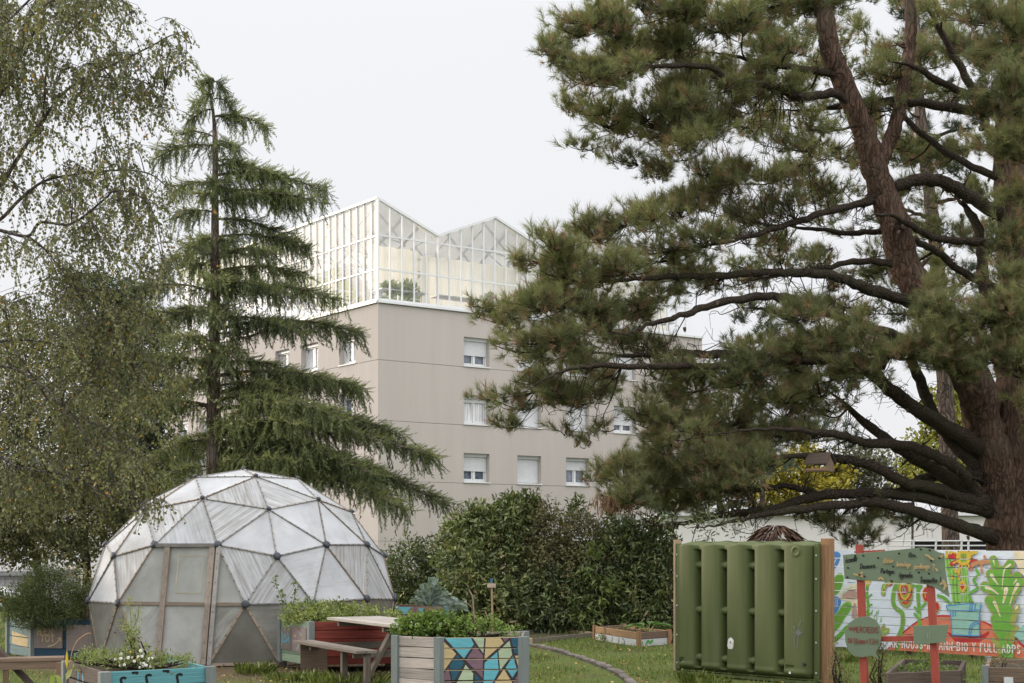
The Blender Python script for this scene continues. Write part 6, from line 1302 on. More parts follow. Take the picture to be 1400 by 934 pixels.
# ---------------------------------------------------------------- the birch at the left
BY = 17.5; birch = thing('birch_tree', P(-120, 945, BY), 'weeping birch with hanging twigs and small leaves at the left edge', 'tree')
B_BIR = bark('birch_bark', (.05, .045, .042), (.20, .185, .175), None, st=(3, 3, 3)); B_BTW = bark('birch_branch', (.05, .042, .038), (.13, .11, .10))
N_BIR = leafmat('birch_leaves', [(0, (.078, .084, .044)), (.35, (.132, .14, .07)), (.65, (.185, .188, .088)), (.85, (.25, .225, .09)), (.93, (.30, .20, .055)), (1, (.36, .15, .045))], .35, .5, .25)
def birch_build():
    b = MB(); tr = catmull([P(-120, 950, BY), P(-115, 700, BY), P(-95, 450, BY), (P(-80, 300, BY)), P(-66, 150, BY), P(-50, 0, BY), P(-40, -120, BY)], 5); n = len(tr); b.tube(tr, [.17-.13*i/(n-1) for i in range(n)], 12, rough=.05); b.build('trunk', B_BIR, birch)
    S = [([(-85, 340), (-40, 320), (0, 300), (26, 274), (60, 248), (107, 238), (163, 233), (205, 238), (235, 262)], 6, 1.2, .6), ([(-88, 330), (-30, 312), (0, 315), (38, 323), (56, 304), (98, 306), (141, 274), (158, 261), (190, 268), (215, 300)], 5.5, 1.2, -.4), ([(38, 323), (60, 340), (77, 360), (107, 398), (128, 430), (163, 473), (180, 500)], 3, 1, .2), ([(-70, 400), (-20, 290), (26, 214), (51, 175), (86, 128), (124, 103), (171, 81), (205, 64), (240, 47), (262, 60)], 6, 1, .3), ([(56, 172), (60, 150), (64, 94), (80, 40), (95, -20)], 3, 1.5, .9), ([(124, 103), (150, 106), (190, 110), (225, 125)], 2.4, .9, .3),
         ([(-90, 420), (-30, 408), (4, 423), (17, 470), (43, 513), (77, 560), (103, 573), (150, 590), (190, 640)], 5, 1, 0), ([(-90, 560), (-30, 610), (0, 624), (30, 640), (90, 650), (150, 680), (185, 700)], 5, 1, -.5), ([(-60, 120), (-20, 60), (20, 20), (60, -20)], 5, 2, .5), ([(-70, 230), (-20, 170), (10, 110), (40, 60), (60, 10), (110, -20)], 5, 1.5, -.6), ([(-80, 480), (-20, 470), (40, 465), (100, 480), (150, 510), (200, 560)], 4, 1, .8), ([(-80, 520), (0, 500), (60, 530), (120, 600), (160, 660), (200, 690)], 4, 1, -.8), ([(80, 60), (120, 20), (150, -10)], 2.5, 1, .3), ([(163, 233), (185, 250), (210, 310), (225, 370)], 2, .8, .6)]
    sm = []
    for pts, r0, r1, off in S:
        q = [P(x, y, BY+off*(x+80)/200) for x, y in pts]; c = catmull(q, 5); n = len(c); rr = [.62*(r0+(r1-r0)*(i/(n-1))**.7)*BY/F for i in range(n)]; b = MB(); b.tube(c, rr, 7, rough=.05); b.build('branch', B_BTW, birch)
        sm += [(p.x, p.y, p.z) for p in c[3:]]
    sm = np.array(sm)
    # hanging curtains: (centre x, centre y, radius x, radius y, number of strands, length px)
    reg = [(30, 40, 90, 60, 170, 80), (110, 20, 50, 50, 90, 75), (150, 10, 20, 25, 14, 50), (60, 110, 80, 50, 90, 80), (20, 180, 60, 60, 80, 80), (190, 85, 50, 30, 34, 45), (235, 62, 28, 18, 18, 34), (215, 100, 40, 36, 26, 32), (250, 85, 20, 16, 12, 26), (205, 140, 36, 30, 24, 40), (180, 50, 40, 24, 26, 36), (140, 130, 50, 30, 40, 70), (110, 190, 70, 40, 46, 60), (190, 190, 40, 40, 24, 60), (40, 260, 70, 50, 80, 80), (130, 265, 60, 40, 60, 80), (200, 275, 40, 40, 46, 80), (60, 350, 80, 50, 80, 80), (150, 345, 60, 45, 80, 90), (215, 360, 28, 50, 50, 80), (30, 440, 60, 60, 80, 90), (110, 440, 70, 50, 110, 90), (190, 450, 50, 50, 95, 90), (60, 530, 80, 50, 100, 90), (160, 540, 60, 50, 110, 90), (215, 530, 22, 40, 30, 80), (50, 620, 80, 50, 120, 80), (140, 630, 55, 40, 90, 70), (195, 615, 25, 40, 30, 70), (30, 690, 60, 30, 80, 60), (110, 690, 55, 25, 60, 50), (180, 690, 26, 22, 24, 48), (205, 715, 14, 14, 9, 30), (222, 690, 9, 12, 5, 30)]
    tw = MB(); pos, ax, nor, tn = [], [], [], []
    for cx, cy, rx, ry, ns, ln in reg:
        nb = max(3, int(ns*(1.75 if cy < 230 else 1.1))//7)
        for g in range(nb):
            a_, r_ = U(0, 6.28), math.sqrt(U(0, 1)); px, py = cx+rx*r_*math.cos(a_), cy+ry*r_*math.sin(a_)-ln*.3; T = np.array(P(px, py, BY+U(-1.3, 1.3))); d = np.linalg.norm((sm-T)*[1, .5, 1], axis=1)+np.where(sm[:, 0] > T[0], .3, 0); A = sm[d.argmin()]
            L = np.linalg.norm(T-A); md = (A+T)/2+UPV*.18*L+rng.normal(0, .04, 3); arc = [A*(1-s)**2+md*2*s*(1-s)+T*s*s for s in np.linspace(0, 1, 5)]; tw.tube([tuple(p) for p in arc], [.007, .006, .005, .004, .003], 4, cap=False); gt = rng.normal(.45, .14)
            for k in range(7):
                s = rng.uniform(.35, 1); p0 = A*(1-s)**2+md*2*s*(1-s)+T*s*s; hl = ln*U(.3, 1.1)*BY/F; sw = rng.normal(0, .17, 3)*[1, 1, 0]; p1 = p0+sw*hl*2.4-UPV*hl*.36+np.array([U(-.06, .10), 0, 0]); p2 = p1+sw*hl-UPV*hl*.55
                tw.tube([tuple(p0), tuple(p1), tuple(p2)], [.0032, .0026, .002], 3, cap=False)
                m = int(hl/.024); s_ = (np.arange(m)+rng.random(m))/m; pp = p0*(1-s_[:, None])**2+p1*2*(s_*(1-s_))[:, None]+p2*(s_**2)[:, None]; keep = rng.random(m) < .85
                pp = pp[keep]; m = len(pp); pos.append(pp); ax.append(np.array([0, 0, -.8])+rng.normal(0, .55, (m, 3))); nor.append(rvec(m)); t = np.clip(gt+rng.normal(0, .12, m), 0, .84); t[rng.random(m) < .03] = rng.uniform(.86, 1); tn.append(t)
    tw.build('twigs', B_BTW, birch); pos, ax, nor, tn = map(np.concatenate, (pos, ax, nor, tn))
    V, Fa, q = leaf_arrays(pos, ax, nor, rng.uniform(.030, .054, len(pos)), .80); arr_mesh('crown', V, Fa, np.repeat(tn, q), N_BIR, birch); print('birch leaves', len(pos))
birch_build()
# ---------------------------------------------------------------- broadleaved and dark trees further back
def leaf_tree(name, label, base, trunk, ells, ncl, per, spread, L, wr, mat_, group='trees in the background', tint=.5, tpl='leaf', barkm=None, zmin=.3, droop=.1):
    root = thing(name, base, label, 'tree', group); barkm = barkm or B_LIMB; b = MB(); b.tube(trunk[0], trunk[1], 9, rough=.06); b.build('trunk', barkm, root)
    b = MB(); tp = trunk[0]
    for c, r in ells:
        a = Vector(tp[min(len(tp)-1, max(1, int(U(.3, 1)*len(tp))))]); c = Vector(c); m_ = (a+c)/2+Vector((U(-.3, .3), U(-.3, .3), U(-.2, .4))); b.tube([a, m_, c], [.03, .022, .010], 5)
        for k in range(3): e = c+Vector((U(-1, 1)*r[0], U(-1, 1)*r[1], U(-1, 1)*r[2]))*.8; b.tube([c, (c+e)/2+Vector((0, 0, .1)), e], [.02, .012, .006], 4, cap=False)
    b.build('limbs', barkm, root); V, Fa, tt = ell_clusters(ells, ncl, per, spread, L, wr, tpl, zmin=zmin, droop=droop, tint_c=tint, shell=.75); arr_mesh('crown', V, Fa, tt, mat_, root); return root
EL = lambda lst, Y: [(P(x, y, Y+d), (rx*Y/F, rx*Y/F*.8, ry*Y/F)) for x, y, rx, ry, d in lst]
N_OLV = leafmat('olive_leaves', [(0, (.050, .058, .030)), (.4, (.098, .104, .050)), (.7, (.155, .152, .070)), (.9, (.25, .21, .085)), (1, (.30, .19, .06))], .35)
N_YEW = leafmat('yew_leaves', [(0, (.03, .044, .022)), (.5, (.06, .08, .036)), (1, (.11, .13, .055))], .2)
N_YLW = leafmat('yellow_leaves', [(0, (.16, .15, .03)), (.5, (.34, .29, .045)), (1, (.46, .38, .07))], .4)
N_LAU = leafmat('laurel_leaves', [(0, (.045, .06, .025)), (.35, (.09, .116, .043)), (.65, (.152, .185, .064)), (.88, (.23, .245, .085)), (1, (.25, .19, .10))], .22, .38, .4)
N_LAL = leafmat('young_laurel_leaves', [(0, (.05, .075, .02)), (.5, (.12, .16, .04)), (1, (.22, .24, .08))], .3, .4, .35)
N_BRM = leafmat('bramble_leaves', [(0, (.065, .06, .032)), (.4, (.13, .125, .054)), (.75, (.19, .17, .078)), (1, (.22, .14, .08))], .25)
tk = lambda x, y0, y1, Y, r: ([P(x, y0, Y), P(x+2, y0*.6+y1*.4, Y), P(x-2, y0*.3+y1*.7, Y), P(x, y1, Y)], [r, r*.8, r*.55, r*.2])
leaf_tree('yew_tree', 'dark dense conifer behind the weeping birch', P(165, 846, 38), tk(165, 846, 400, 38, .22), EL([(165, 420, 45, 40, 0), (120, 400, 34, 26, 1), (195, 470, 46, 44, 0), (140, 500, 50, 50, 1), (205, 540, 44, 50, -1), (150, 580, 60, 50, 0), (215, 620, 36, 50, 0), (170, 660, 60, 50, 0), (110, 470, 40, 40, 2), (235, 650, 30, 40, 2), (200, 720, 40, 40, 1)], 38), 2600, 12, .24, .17, .22, N_YEW, tpl='lance')
leaf_tree('deciduous_tree', 'olive leaved bushy tree at the far left behind the birch', P(118, 833, 30), ([P(118, 838, 30), P(119, 780, 30), P(112, 700, 30), P(95, 600, 30), P(80, 520, 30)], [.09, .085, .08, .06, .02]), EL([(30, 480, 70, 50, 1), (0, 560, 60, 60, 0), (70, 570, 60, 60, 0), (120, 620, 55, 60, -1), (20, 650, 70, 50, 0), (80, 690, 60, 45, -1), (150, 690, 45, 45, 0), (0, 720, 50, 30, 0), (190, 680, 30, 40, 0), (185, 740, 26, 26, 0), (140, 735, 36, 22, 1), (40, 745, 46, 20, 0), (88, 752, 36, 16, -1), (5, 752, 40, 18, 0)], 30), 3200, 12, .22, .085, .6, N_OLV, tint=.42)
leaf_tree('deciduous_tree', 'small spreading tree with dark forked trunk over the far left shrubs', P(52, 838, 37), ([P(56, 838, 37), P(54, 790, 37), P(50, 768, 37), P(44, 740, 37), P(30, 690, 37)], [.12, .11, .10, .07, .03]), EL([(20, 720, 40, 22, 0), (60, 715, 44, 24, 0), (-20, 710, 40, 30, 0), (95, 735, 30, 18, 0), (40, 680, 60, 30, 1), (110, 760, 18, 12, 0)], 37), 700, 11, .22, .10, .6, N_OLV, tint=.4)
leaf_tree('yellow_tree', 'yellow autumn tree glowing behind the pine, near the bird feeder', P(1085, 790, 62), tk(1085, 790, 650, 62, .18), EL([(1085, 648, 32, 24, 0), (1062, 675, 30, 18, 0), (1110, 672, 36, 18, 0), (1100, 625, 20, 16, 0), (1140, 655, 26, 20, 1)], 62), 700, 10, .3, .2, .65, N_YLW)
leaf_tree('yellow_tree', 'yellow-green tree seen between the pine trunks at the right', P(1300, 790, 60), tk(1300, 790, 590, 60, .2), EL([(1290, 560, 30, 26, 0), (1318, 600, 32, 34, 0), (1275, 610, 34, 30, 0), (1325, 660, 40, 40, 0), (1260, 650, 34, 26, 0), (1310, 545, 20, 16, 0)], 60), 800, 10, .3, .2, .65, leafmat('yellow_green_leaves', [(0, (.13, .15, .03)), (.5, (.27, .27, .05)), (1, (.42, .36, .08))], .4))
leaf_tree('deciduous_tree', 'grey-green distant tree left of the yellow tree behind the pine', P(985, 800, 64), tk(985, 800, 620, 64, .2), EL([(975, 620, 40, 30, 0), (1010, 640, 40, 30, 0), (960, 670, 40, 24, 0), (1020, 680, 40, 20, 0), (1170, 640, 40, 30, 0), (1210, 650, 40, 30, 0)], 64), 900, 10, .35, .2, .6, leafmat('grey_green_leaves', [(0, (.06, .065, .04)), (1, (.17, .16, .10))], .3))
# ---------------------------------------------------------------- hedge shrubs and garden bushes
def shrub(name, label, base, ells, ncl, per, spread, L, wr, mat_, group=None, tint=.45, tpl='lance', upb=.45, stems=9, cat='shrub', droop=.0):
    root = thing(name, base, label, cat, group); b = MB()
    for c, r in ells:
        for k in range(max(1, stems//3)):
            a = Vector(base)+Vector((U(-.3, .3)*r[0], U(-.3, .3)*r[1], 0)); e = Vector(c)+Vector((U(-.7, .7)*r[0], U(-.7, .7)*r[1], U(-.2, .8)*r[2])); b.tube([a, (a+e)/2+Vector((U(-.1, .1), U(-.1, .1), 0)), e], [.016, .012, .005], 4, cap=False)
    b.build('stems', B_LIMB, root); V, Fa, tt = ell_clusters(ells, ncl, per, spread, L, wr, tpl, upb=upb, tint_c=tint, shell=.55, droop=droop); arr_mesh('foliage', V, Fa, tt, mat_, root); return root
gh_ = 'shrubs of the hedge'
shrub('laurel_shrub', 'bright green laurel shrub, left end of the hedge', P(650, 865, 29.5), EL([(632, 740, 26, 34, 0), (655, 722, 30, 24, 0), (640, 790, 40, 50, -.4), (680, 770, 40, 60, 0), (690, 716, 26, 22, 0), (620, 840, 30, 36, 0), (690, 830, 40, 40, -.5)], 29.5), 1300, 12, .20, .125, .36, N_LAU, gh_, .55)
shrub('bramble_shrub', 'brownish overgrown bramble shrub in the middle of the hedge', P(765, 862, 29.8), EL([(720, 712, 26, 20, 0), (755, 735, 40, 36, -.2), (800, 745, 45, 36, 0), (760, 790, 50, 50, -.5), (820, 790, 40, 46, -.3), (720, 770, 36, 50, 0), (740, 700, 20, 16, .3)], 29.8), 1600, 13, .18, .075, .55, N_BRM, gh_, .45, 'leaf', .3, 12, droop=.25)
shrub('laurel_shrub', 'dark leafy laurel shrub low in the middle of the hedge', P(745, 866, 29), EL([(720, 830, 40, 36, 0), (770, 835, 45, 34, 0), (815, 835, 36, 32, 0), (760, 800, 40, 30, .2)], 29), 1000, 11, .20, .12, .34, N_LAU, gh_, .30, upb=.2, droop=.35)
shrub('laurel_shrub', 'laurel shrub at the right end of the hedge beside the green tank', P(870, 866, 29.3), EL([(850, 770, 40, 44, 0), (890, 770, 34, 44, 0), (870, 820, 50, 46, -.3), (905, 830, 30, 40, -.4), (850, 735, 26, 20, .2), (900, 735, 20, 20, .2), (915, 790, 22, 40, 0)], 29.3), 1400, 11, .20, .125, .34, N_LAU, gh_, .38)
shrub('laurel_shrub', 'young laurel shoots standing up above the hedge top, lighter green', P(705, 864, 30), EL([(706, 700, 18, 16, 0), (690, 690, 8, 10, 0), (722, 690, 8, 12, 0), (789, 700, 6, 14, .3), (835, 700, 8, 8, .5)], 30), 130, 10, .16, .13, .32, N_LAL, gh_, .4, upb=1.2)
shrub('laurel_shrub', 'light drooping laurel branch in front of the hedge near its right end', P(830, 866, 28.4), EL([(815, 800, 22, 26, 0), (840, 830, 24, 24, 0), (805, 760, 10, 12, 0), (800, 835, 16, 20, 0)], 28.4), 90, 9, .2, .15, .28, N_LAL, gh_, .35, droop=.5)
shrub('shrub', 'dull green rounded shrub between the dome and the hedge', P(585, 852, 31), EL([(560, 780, 36, 40, 0), (595, 775, 30, 36, 0), (580, 815, 46, 40, 0), (545, 815, 24, 40, 0), (620, 820, 26, 36, 0)], 31), 1200, 11, .18, .085, .42, N_LAU, None, .33, droop=.15)
shrub('garden_bush', 'feathery dark green bush growing out of the dark blue planter', (WORLD[npl.name].x-.05, WORLD[npl.name].y, .55), EL([(66, 812, 44, 30, .0), (40, 826, 34, 22, -.2), (92, 824, 30, 24, 0), (60, 790, 24, 14, 0), (26, 838, 22, 12, -.2), (80, 842, 44, 10, -.3), (50, 846, 30, 10, -.35)], 22.6), 1500, 13, .12, .055, .16, leafmat('feathery_leaves', [(0, (.03, .04, .016)), (.5, (.065, .085, .028)), (1, (.13, .15, .05))], .3), None, .4)
shrub('shrub', 'pale leafy shrub between the dark blue planter and the dome', P(120, 850, 25.5), EL([(112, 800, 14, 26, 0), (118, 830, 16, 30, 0), (100, 840, 20, 20, 0)], 25.5), 200, 9, .14, .07, .5, N_OLV, None, .4)
shrub('shrub', 'light shrub at the far left edge beyond the lawn', P(20, 838, 39), EL([(0, 826, 16, 12, 0), (34, 832, 16, 9, 0), (50, 815, 12, 20, 0)], 39), 160, 9, .2, .12, .5, N_OLV, None, .5)
shrub('shrub', 'thin dark shrub stems reaching over the left of the green tank', P(925, 880, 24.2), EL([(912, 700, 10, 16, 0), (918, 740, 10, 30, 0), (985, 722, 26, 12, 0), (958, 716, 16, 10, 0)], 24.2), 60, 6, .2, .10, .22, N_LAU, None, .25, stems=3)
# plants in the planters
def bedplant(name, label, base, ells, ncl, per, spread, L, wr, mat_, tint=.5, tpl='leaf', upb=.5, cat='plant', droop=0): return shrub(name, label, base, ells, ncl, per, spread, L, wr, mat_, None, tint, tpl, upb, 6, cat, droop)
N_HERB = leafmat('herb_leaves', [(0, (.045, .075, .016)), (.45, (.10, .165, .032)), (.8, (.17, .24, .05)), (1, (.25, .28, .08))], .35, .45, .3); N_PALE = leafmat('pale_herb_leaves', [(0, (.10, .13, .035)), (.5, (.20, .245, .065)), (.85, (.31, .34, .12)), (1, (.40, .38, .18))], .35)
bedplant('herb_plant', 'lush round-leaved green herb in the planter with painted triangles', P(585, 872, 15.5), [((P(570, 858, 15.45)), (.17, .22, .11)), (P(600, 855, 15.5), (.17, .22, .12)), (P(553, 862, 15.5), (.1, .15, .07)), (P(625, 862, 15.5), (.14, .2, .09))], 420, 9, .06, .042, .72, N_HERB, .45)
bedplant('herb_plant', 'wispy light green herb at the right of the painted triangle planter', P(655, 872, 15.4), [(P(640, 858, 15.5), (.14, .2, .10)), (P(668, 858, 15.5), (.10, .18, .09)), (P(690, 868, 15.3), (.10, .12, .045))], 170, 8, .07, .035, .55, N_HERB, .6)
pk = thing('dry_stalk', P(651, 873, 15.4), 'bare dry stalks rising from the painted triangle planter', 'plant'); b = MB(); b.tube([P(652, 873, 15.4), P(648, 840, 15.4), P(646, 815, 15.4), P(641, 806, 15.4)], [.009, .008, .007, .004], 6); b.tube([P(648, 834, 15.4), P(640, 826, 15.4), P(634, 822, 15.4)], [.004, .004, .003], 5); b.tube([P(672, 872, 15.4), P(668, 850, 15.5), P(664, 836, 15.5)], [.005, .004, .003], 5); b.build('stalk', solid('dry_stalk_brown', (.30, .20, .15), .8, .2, 10, .1, 0), pk)
bedplant('herb_plant', 'pale green herbs spilling over the red and green planter', P(470, 850, 20.5), [(P(410, 840, 20.6), (.26, .25, .12)), (P(450, 838, 20.6), (.30, .3, .14)), (P(490, 842, 20.7), (.34, .3, .10)), (P(400, 847, 20.35), (.14, .12, .06)), (P(525, 846, 20.7), (.25, .25, .07)), (P(435, 846, 20.2), (.3, .1, .05))], 620, 9, .09, .045, .5, N_PALE, .45)
q = thing('climbing_plant', P(400, 850, 20.6), 'thin twining vines climbing up in front of the dome', 'plant'); b = MB(); pp, aa = [], []
for pts in ([(388, 850), (385, 820), (378, 800), (376, 788)], [(398, 845), (402, 820), (404, 806), (400, 796)], [(392, 850), (391, 825), (384, 806)], [(405, 845), (412, 828), (424, 815)]):
    c = catmull([P(x, y, 20.55) for x, y in pts], 5); b.tube(c, .004, 4, cap=False)
    for k in c:
        for j in range(2): pp.append(tuple(k+Vector((U(-.03, .03), U(-.03, .03), U(-.03, .03))))); aa.append((U(-1, 1), U(-1, 1), U(-.8, .6)))
b.build('vine', N_OLV, q); V, Fa, k = leaf_arrays(np.array(pp), np.array(aa), rvec(len(pp)), rng.uniform(.03, .06, len(pp)), .8); arr_mesh('leaves', V, Fa, rng.uniform(.2, .7, len(Fa)), N_HERB, q)
def kale():
    c = P(588, 828, 23.1); root = thing('kale_plant', c, 'grey-green kale with big ruffled leaves in the turquoise triangle planter', 'plant'); m = leafmat('kale_leaves', [(0, (.11, .15, .12)), (.5, (.22, .28, .235)), (1, (.38, .44, .39))], .25); Vs, Fs, Ts, o = [], [], [], 0
    spec = [(-.95, .35, .42), (-.7, .6, .40), (-.4, .75, .40), (-.15, 1, .42), (.12, 1, .46), (.32, 1.3, .48), (.55, .8, .40), (.8, .5, .42), (1.0, .22, .46), (-.5, .9, .3), (.2, .7, .34), (-.1, .6, .32), (.45, .45, .34), (-.85, .7, .3), (.9, .05, .6)]
    for dx, dz, L in spec:
        d = nrm(np.array([dx, U(-.7, .3), dz*1.5+.1])); sd = nrm(np.cross(d, [0, 1, .2])); nn = np.cross(sd, d); nu_, nv_ = 12, 8; V = []
        for i in range(nu_+1):
            s = i/nu_; wd = L*.21*math.sin(min(1, s*1.15+.08)*math.pi*.80)**.8
            for j in range(nv_+1): t = j/nv_*2-1; V.append(np.array(c)+d*L*s+sd*wd*t+nn*(.085*L*math.sin(t*7+s*19)*abs(t)-.10*L*s*s+.06*L*abs(t))+np.array([0, 0, -.22*L*s**2.2*abs(dx)]))
        Fa = [(i*(nv_+1)+j, i*(nv_+1)+j+1, (i+1)*(nv_+1)+j+1, (i+1)*(nv_+1)+j) for i in range(nu_) for j in range(nv_)]; Vs.append(np.array(V)); Fs.append(np.array(Fa)+o); o += len(V); Ts.append(np.clip(rng.normal(.42, .2, len(Fa)), 0, 1)+(U(-.25, .25)))
    arr_mesh('leaves', np.concatenate(Vs), np.concatenate(Fs), np.concatenate(Ts), m, root, smooth=True); b = MB(); b.tube([c+Z*-.08, c+Z*.12], .025, 6); b.build('stem', N_PALE, root)
kale()
def big_leaf_plant(label, base, spec, mat_, name='squash_plant'):
    root = thing(name, base, label, 'plant'); Vs, Fs, o = [], [], 0; b = MB(); c = np.array(base)
    for dx, dy, h, L in spec:
        d = nrm(np.array([dx, dy, .25])); sd = nrm(np.cross(d, [0, 0, 1])); nn = np.cross(sd, d); s0 = c+np.array([dx*.12, dy*.12, h]); b.tube([tuple(c), tuple((c+s0)/2+[0, 0, .03]), tuple(s0)], .008, 5); V = []
        for i in range(7):
            s = i/6; wd = L*.42*math.sin((s*.93+.05)*math.pi)**.7
            for j in range(5): t = j/4*2-1; V.append(s0+d*L*s+sd*wd*t+nn*(.10*L*t*t)+np.array([0, 0, -.35*L*s*s]))
        Fs.append(np.array([(i*5+j, i*5+j+1, (i+1)*5+j+1, (i+1)*5+j) for i in range(6) for j in range(4)])+o); Vs.append(np.array(V)); o += 35
    Fa = np.concatenate(Fs); arr_mesh('leaves', np.concatenate(Vs), Fa, rng.uniform(.2, .8, len(Fa)), mat_, root, smooth=True); b.build('stems', N_PALE, root)
big_leaf_plant('big broad-leaved squash plant in the two-tier raised bed', P(885, 874, 26.2), [(-.9, -.2, .22, .34), (.9, -.2, .24, .36), (-.3, -.6, .2, .3), (.4, .5, .26, .3), (-.6, .5, .24, .3), (.1, -.7, .12, .26), (1, .3, .18, .3)], leafmat('squash_leaves', [(0, (.05, .10, .03)), (1, (.13, .21, .07))], .3))
bedplant('weed_patch', 'low weeds with reddish stems in the two-tier raised bed', P(835, 872, 26.4), [(P(838, 868, 26.4), (.3, .3, .06)), (P(858, 866, 26.5), (.25, .3, .08))], 90, 8, .07, .05, .5, N_OLV, .6)
bedplant('weed_patch', 'bright green weed tuft at the back of the low grassy bed', P(733, 868, 29.5), [(P(733, 860, 29.5), (.12, .1, .1)), (P(700, 864, 28.5), (.25, .3, .05)), (P(760, 865, 29), (.5, .4, .04))], 130, 8, .07, .06, .45, N_HERB, .7)
bedplant('weed_patch', 'trailing weeds in the dark bed behind the signboard', P(1265, 935, 17.2), [(P(1240, 926, 17.2), (.2, .3, .08)), (P(1270, 920, 17.3), (.25, .35, .10)), (P(1298, 928, 17.0), (.12, .3, .07)), (P(1225, 936, 16.6), (.1, .2, .05))], 240, 8, .07, .045, .55, N_HERB, .4)
bedplant('weed_patch', 'dry dark dock plant standing before the left red post', P(1203, 950, 16.9), [(P(1203, 905, 16.9), (.07, .07, .16)), (P(1206, 890, 16.9), (.05, .05, .08)), (P(1200, 930, 16.9), (.09, .09, .14))], 90, 8, .05, .04, .3, N_BRM, .3, upb=1)
bedplant('weed_patch', 'thin weeds at the foot of the right timber post', P(1144, 945, 17.6), [(P(1143, 915, 17.6), (.08, .08, .2)), (P(1152, 930, 17.6), (.1, .1, .12)), (P(1140, 890, 17.6), (.04, .04, .1))], 60, 7, .06, .045, .28, N_BRM, .45, upb=1)
bedplant('weed_patch', 'small weeds above the corner bed at bottom right', P(1365, 930, 17.4), [(P(1360, 912, 17.4), (.12, .2, .07)), (P(1375, 905, 17.5), (.06, .1, .12)), (P(1392, 915, 17.4), (.1, .1, .05))], 50, 7, .06, .04, .3, N_BRM, .5, upb=.8)
def tuft_grass(label, c, n, h, spread, mat_=None, name='grass_tuft'):
    a = rng.uniform(0, 6.28, n); r = spread*np.sqrt(rng.random(n)); pos = np.stack([c[0]+np.cos(a)*r, c[1]+np.sin(a)*r, np.zeros(n)+.0], 1); ax = np.stack([np.cos(a)*.5, np.sin(a)*.5, np.ones(n)], 1)+rng.normal(0, .2, (n, 3)); V, Fa, q = inst(LANCE_V*[.06, 1, 1.5], LANCE_F, pos, ax, rvec(n), rng.uniform(.5, 1, n)*h)
    o = arr_mesh(name, V, Fa, np.repeat(np.clip(rng.normal(.5, .2, n), 0, 1), q), mat_ or GRASSM, None, (c[0], c[1], 0)); tag(o, label, 'grass tuft')
tuft_grass('bright grass tuft at the foot of the dome, right of the door', G(348, 922), 150, .22, .25); tuft_grass('long grass under the green end of the red planter', G(400, 932), 160, .18, .35); tuft_grass('grass tuft at the left foot of the green tank', G(950, 934), 120, .2, .22); tuft_grass('long grass beneath the picnic bench', G(470, 938), 200, .22, .5); tuft_grass('grass between the tank ribs at its middle foot', G(975, 938), 90, .16, .25); tuft_grass('ragged weeds under the painted fence, left part', G(1150, 905), 150, .2, .4)
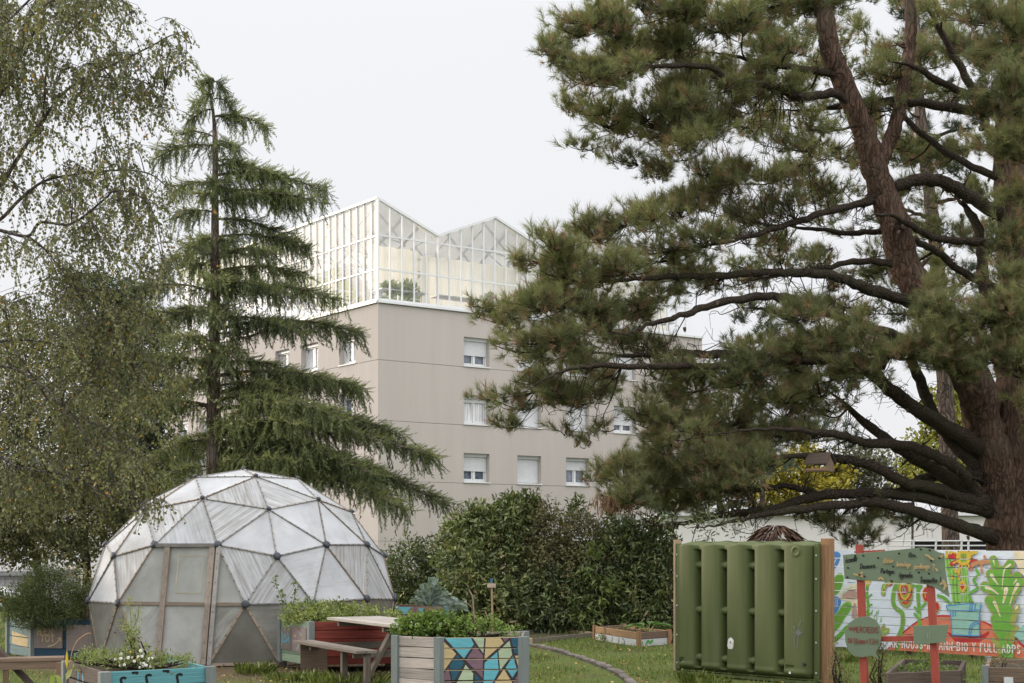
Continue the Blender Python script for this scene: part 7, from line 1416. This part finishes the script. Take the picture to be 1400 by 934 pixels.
# flowers in the turquoise planter
def flowers():
    c = Vector(((fp_t[0]), fp_t[1], .66)); N_F = leafmat('flower_stem_leaves', [(0, (.08, .11, .03)), (.5, (.16, .20, .06)), (1, (.28, .30, .12))], .35)
    bedplant('meadow_plant', 'mixed grey-green foliage filling the turquoise planter', c, [(P(130, 900, 13.3), (.14, .3, .06)), (P(165, 903, 13.0), (.14, .3, .07)), (P(215, 905, 13.0), (.14, .3, .06)), (P(245, 906, 12.9), (.12, .25, .05)), (P(120, 906, 12.8), (.12, .2, .04)), (P(185, 888, 13.0), (.10, .15, .12)), (P(178, 870, 13.0), (.06, .08, .10))], 330, 8, .05, .035, .3, N_F, .5, 'lance', .9)
    WH_ = pm('daisy_white', (.80, .80, .77)); YE = pm('daisy_yellow', (.55, .36, .03)); PU = pm('flower_maroon', (.12, .012, .035)); STEM = leafmat('flower_stem', [(0, (.08, .11, .03)), (1, (.2, .24, .08))], .2)
    def flower(px, py, Y, nm, label, grp, petal, centre, r):
        top = P(px, py, Y); root = thing(nm, (top.x+U(-.03, .03), top.y+.02, .66), label, 'flower', grp); b = MB(); b.tube([WORLD[root.name], (WORLD[root.name]+top)/2+Vector((U(-.01, .01), 0, 0)), top], .003, 4); b.build('stem', STEM, root)
        n_ = Vector((U(-.4, .4), -1, U(.3, .9))).normalized(); x = n_.orthogonal().normalized(); y = n_.cross(x); b = MB(); np_ = 9
        for k in range(np_): a = k*2*math.pi/np_; d = x*math.cos(a)+y*math.sin(a); s_ = x*math.cos(a+1.57)+y*math.sin(a+1.57); b.add([top, top+d*r*.55-s_*r*.26, top+d*r-n_*r*.12, top+d*r*.55+s_*r*.26], [(0, 1, 2, 3)])
        b.build('petals', petal, root); b = MB(); b.disc(top+n_*.001, n_, r*.32, r*.2, 7, dome=r*.1); b.build('centre', centre, root)
    K8 = lambda x, y: (80+x/6.364, 830+y/6.364)
    for x, y in ((545, 410), (495, 452), (542, 446), (605, 440), (640, 438), (572, 502), (537, 508), (715, 380), (725, 428), (692, 430), (690, 485), (717, 490), (742, 487), (797, 484), (760, 505), (733, 513), (802, 517), (703, 524), (788, 448), (812, 445), (780, 466), (660, 470)): flower(*K8(x, y), 12.75+U(-.15, .2), 'daisy', 'small white daisy among those in the turquoise planter', 'white daisies in the turquoise planter', WH_, YE, U(.013, .018))
    for x, y in ((625, 390), (803, 405), (685, 445)): flower(*K8(x, y), 12.8, 'marigold', 'small yellow flower among the daisies in the turquoise planter', 'yellow flowers in the turquoise planter', YE, YE, .012)
    for x, y in ((583, 296), (606, 280), (652, 275), (698, 268), (697, 300), (492, 222), (636, 248), (706, 350), (788, 345)): flower(*K8(x, y), 12.95, 'cornflower', 'small maroon flower on a long stem in the turquoise planter', 'maroon flowers in the turquoise planter', PU, PU, .012)
    root = thing('fennel_plant', P(182, 905, 13.1), 'tall feathery yellow-green fennel stalk before the dome door', 'plant'); b = MB(); pp = []
    for pts in ([(182, 905), (180, 870), (178, 835), (176, 818)], [(184, 900), (186, 860), (185, 840)], [(180, 880), (172, 860), (170, 850)], [(181, 860), (188, 845), (190, 828)]):
        cc = catmull([P(x, y, 13.1) for x, y in pts], 6); b.tube(cc, .004, 4, cap=False)
        for k in cc[4:]:
            for j in range(6): pp.append(tuple(k+Vector((rng.normal(0, .03), rng.normal(0, .03), rng.normal(0, .02)))))
    b.build('stem', STEM, root); pp = np.array(pp); V, Fa, k = leaf_arrays(pp, rvec(len(pp))+[0, 0, .5], rvec(len(pp)), rng.uniform(.025, .05, len(pp)), .12); arr_mesh('leaves', V, Fa, rng.uniform(.4, 1, len(Fa)), N_PALE, root)
    root = thing('yellowing_plant', P(93, 940, 12.9), 'plant with one yellow leaf and a curled green blade left of the turquoise planter', 'plant'); b = MB(); b.tube(catmull([P(88, 940, 12.9), P(96, 905, 12.9), P(99, 890, 12.9), P(106, 876, 12.9), P(118, 867, 12.9), P(124, 866, 12.9)], 5), .004, 5); b.build('stem', W_ORNG, root)
    pos = np.array([P(91.5, 915, 12.85), P(90, 930, 12.85)]); V, Fa, k = inst(LANCE_V*[.16, 1, 1], LANCE_F, pos[:1], [[0, 0, 1]], [[.3, -1, 0]], [.17]); arr_mesh('yellow_leaf', V, Fa, [.9]*len(Fa), leafmat('yellow_leaf', [(0, (.45, .33, .05)), (1, (.5, .38, .06))], .4), root)
    V, Fa, k = inst(LANCE_V*[.45, 1, 1], LANCE_F, pos[1:], [[.5, 0, 1]], [[-.5, -1, .2]], [.12]); arr_mesh('pale_leaf', V, Fa, [.8]*len(Fa), N_PALE, root)
    b = MB(); cc = catmull([P(82, 950, 12.6), P(81, 932, 12.6), P(77, 925, 12.6), P(72, 926, 12.6), P(70, 940, 12.6)], 5); vs = []
    for k in cc: vs += [k+Vector((-.02, 0, .005)), k+Vector((.02, .01, .005))]
    b.add(vs, [(2*i, 2*i+1, 2*i+3, 2*i+2) for i in range(len(cc)-1)], 0, .9, True); b.build('curled_blade', N_HERB, root)
fp_t = (WORLD[tpl.name].x, WORLD[tpl.name].y)
flowers()
print('objects', len(bpy.data.objects), 'faces', sum(len(m.polygons) for m in bpy.data.meshes))
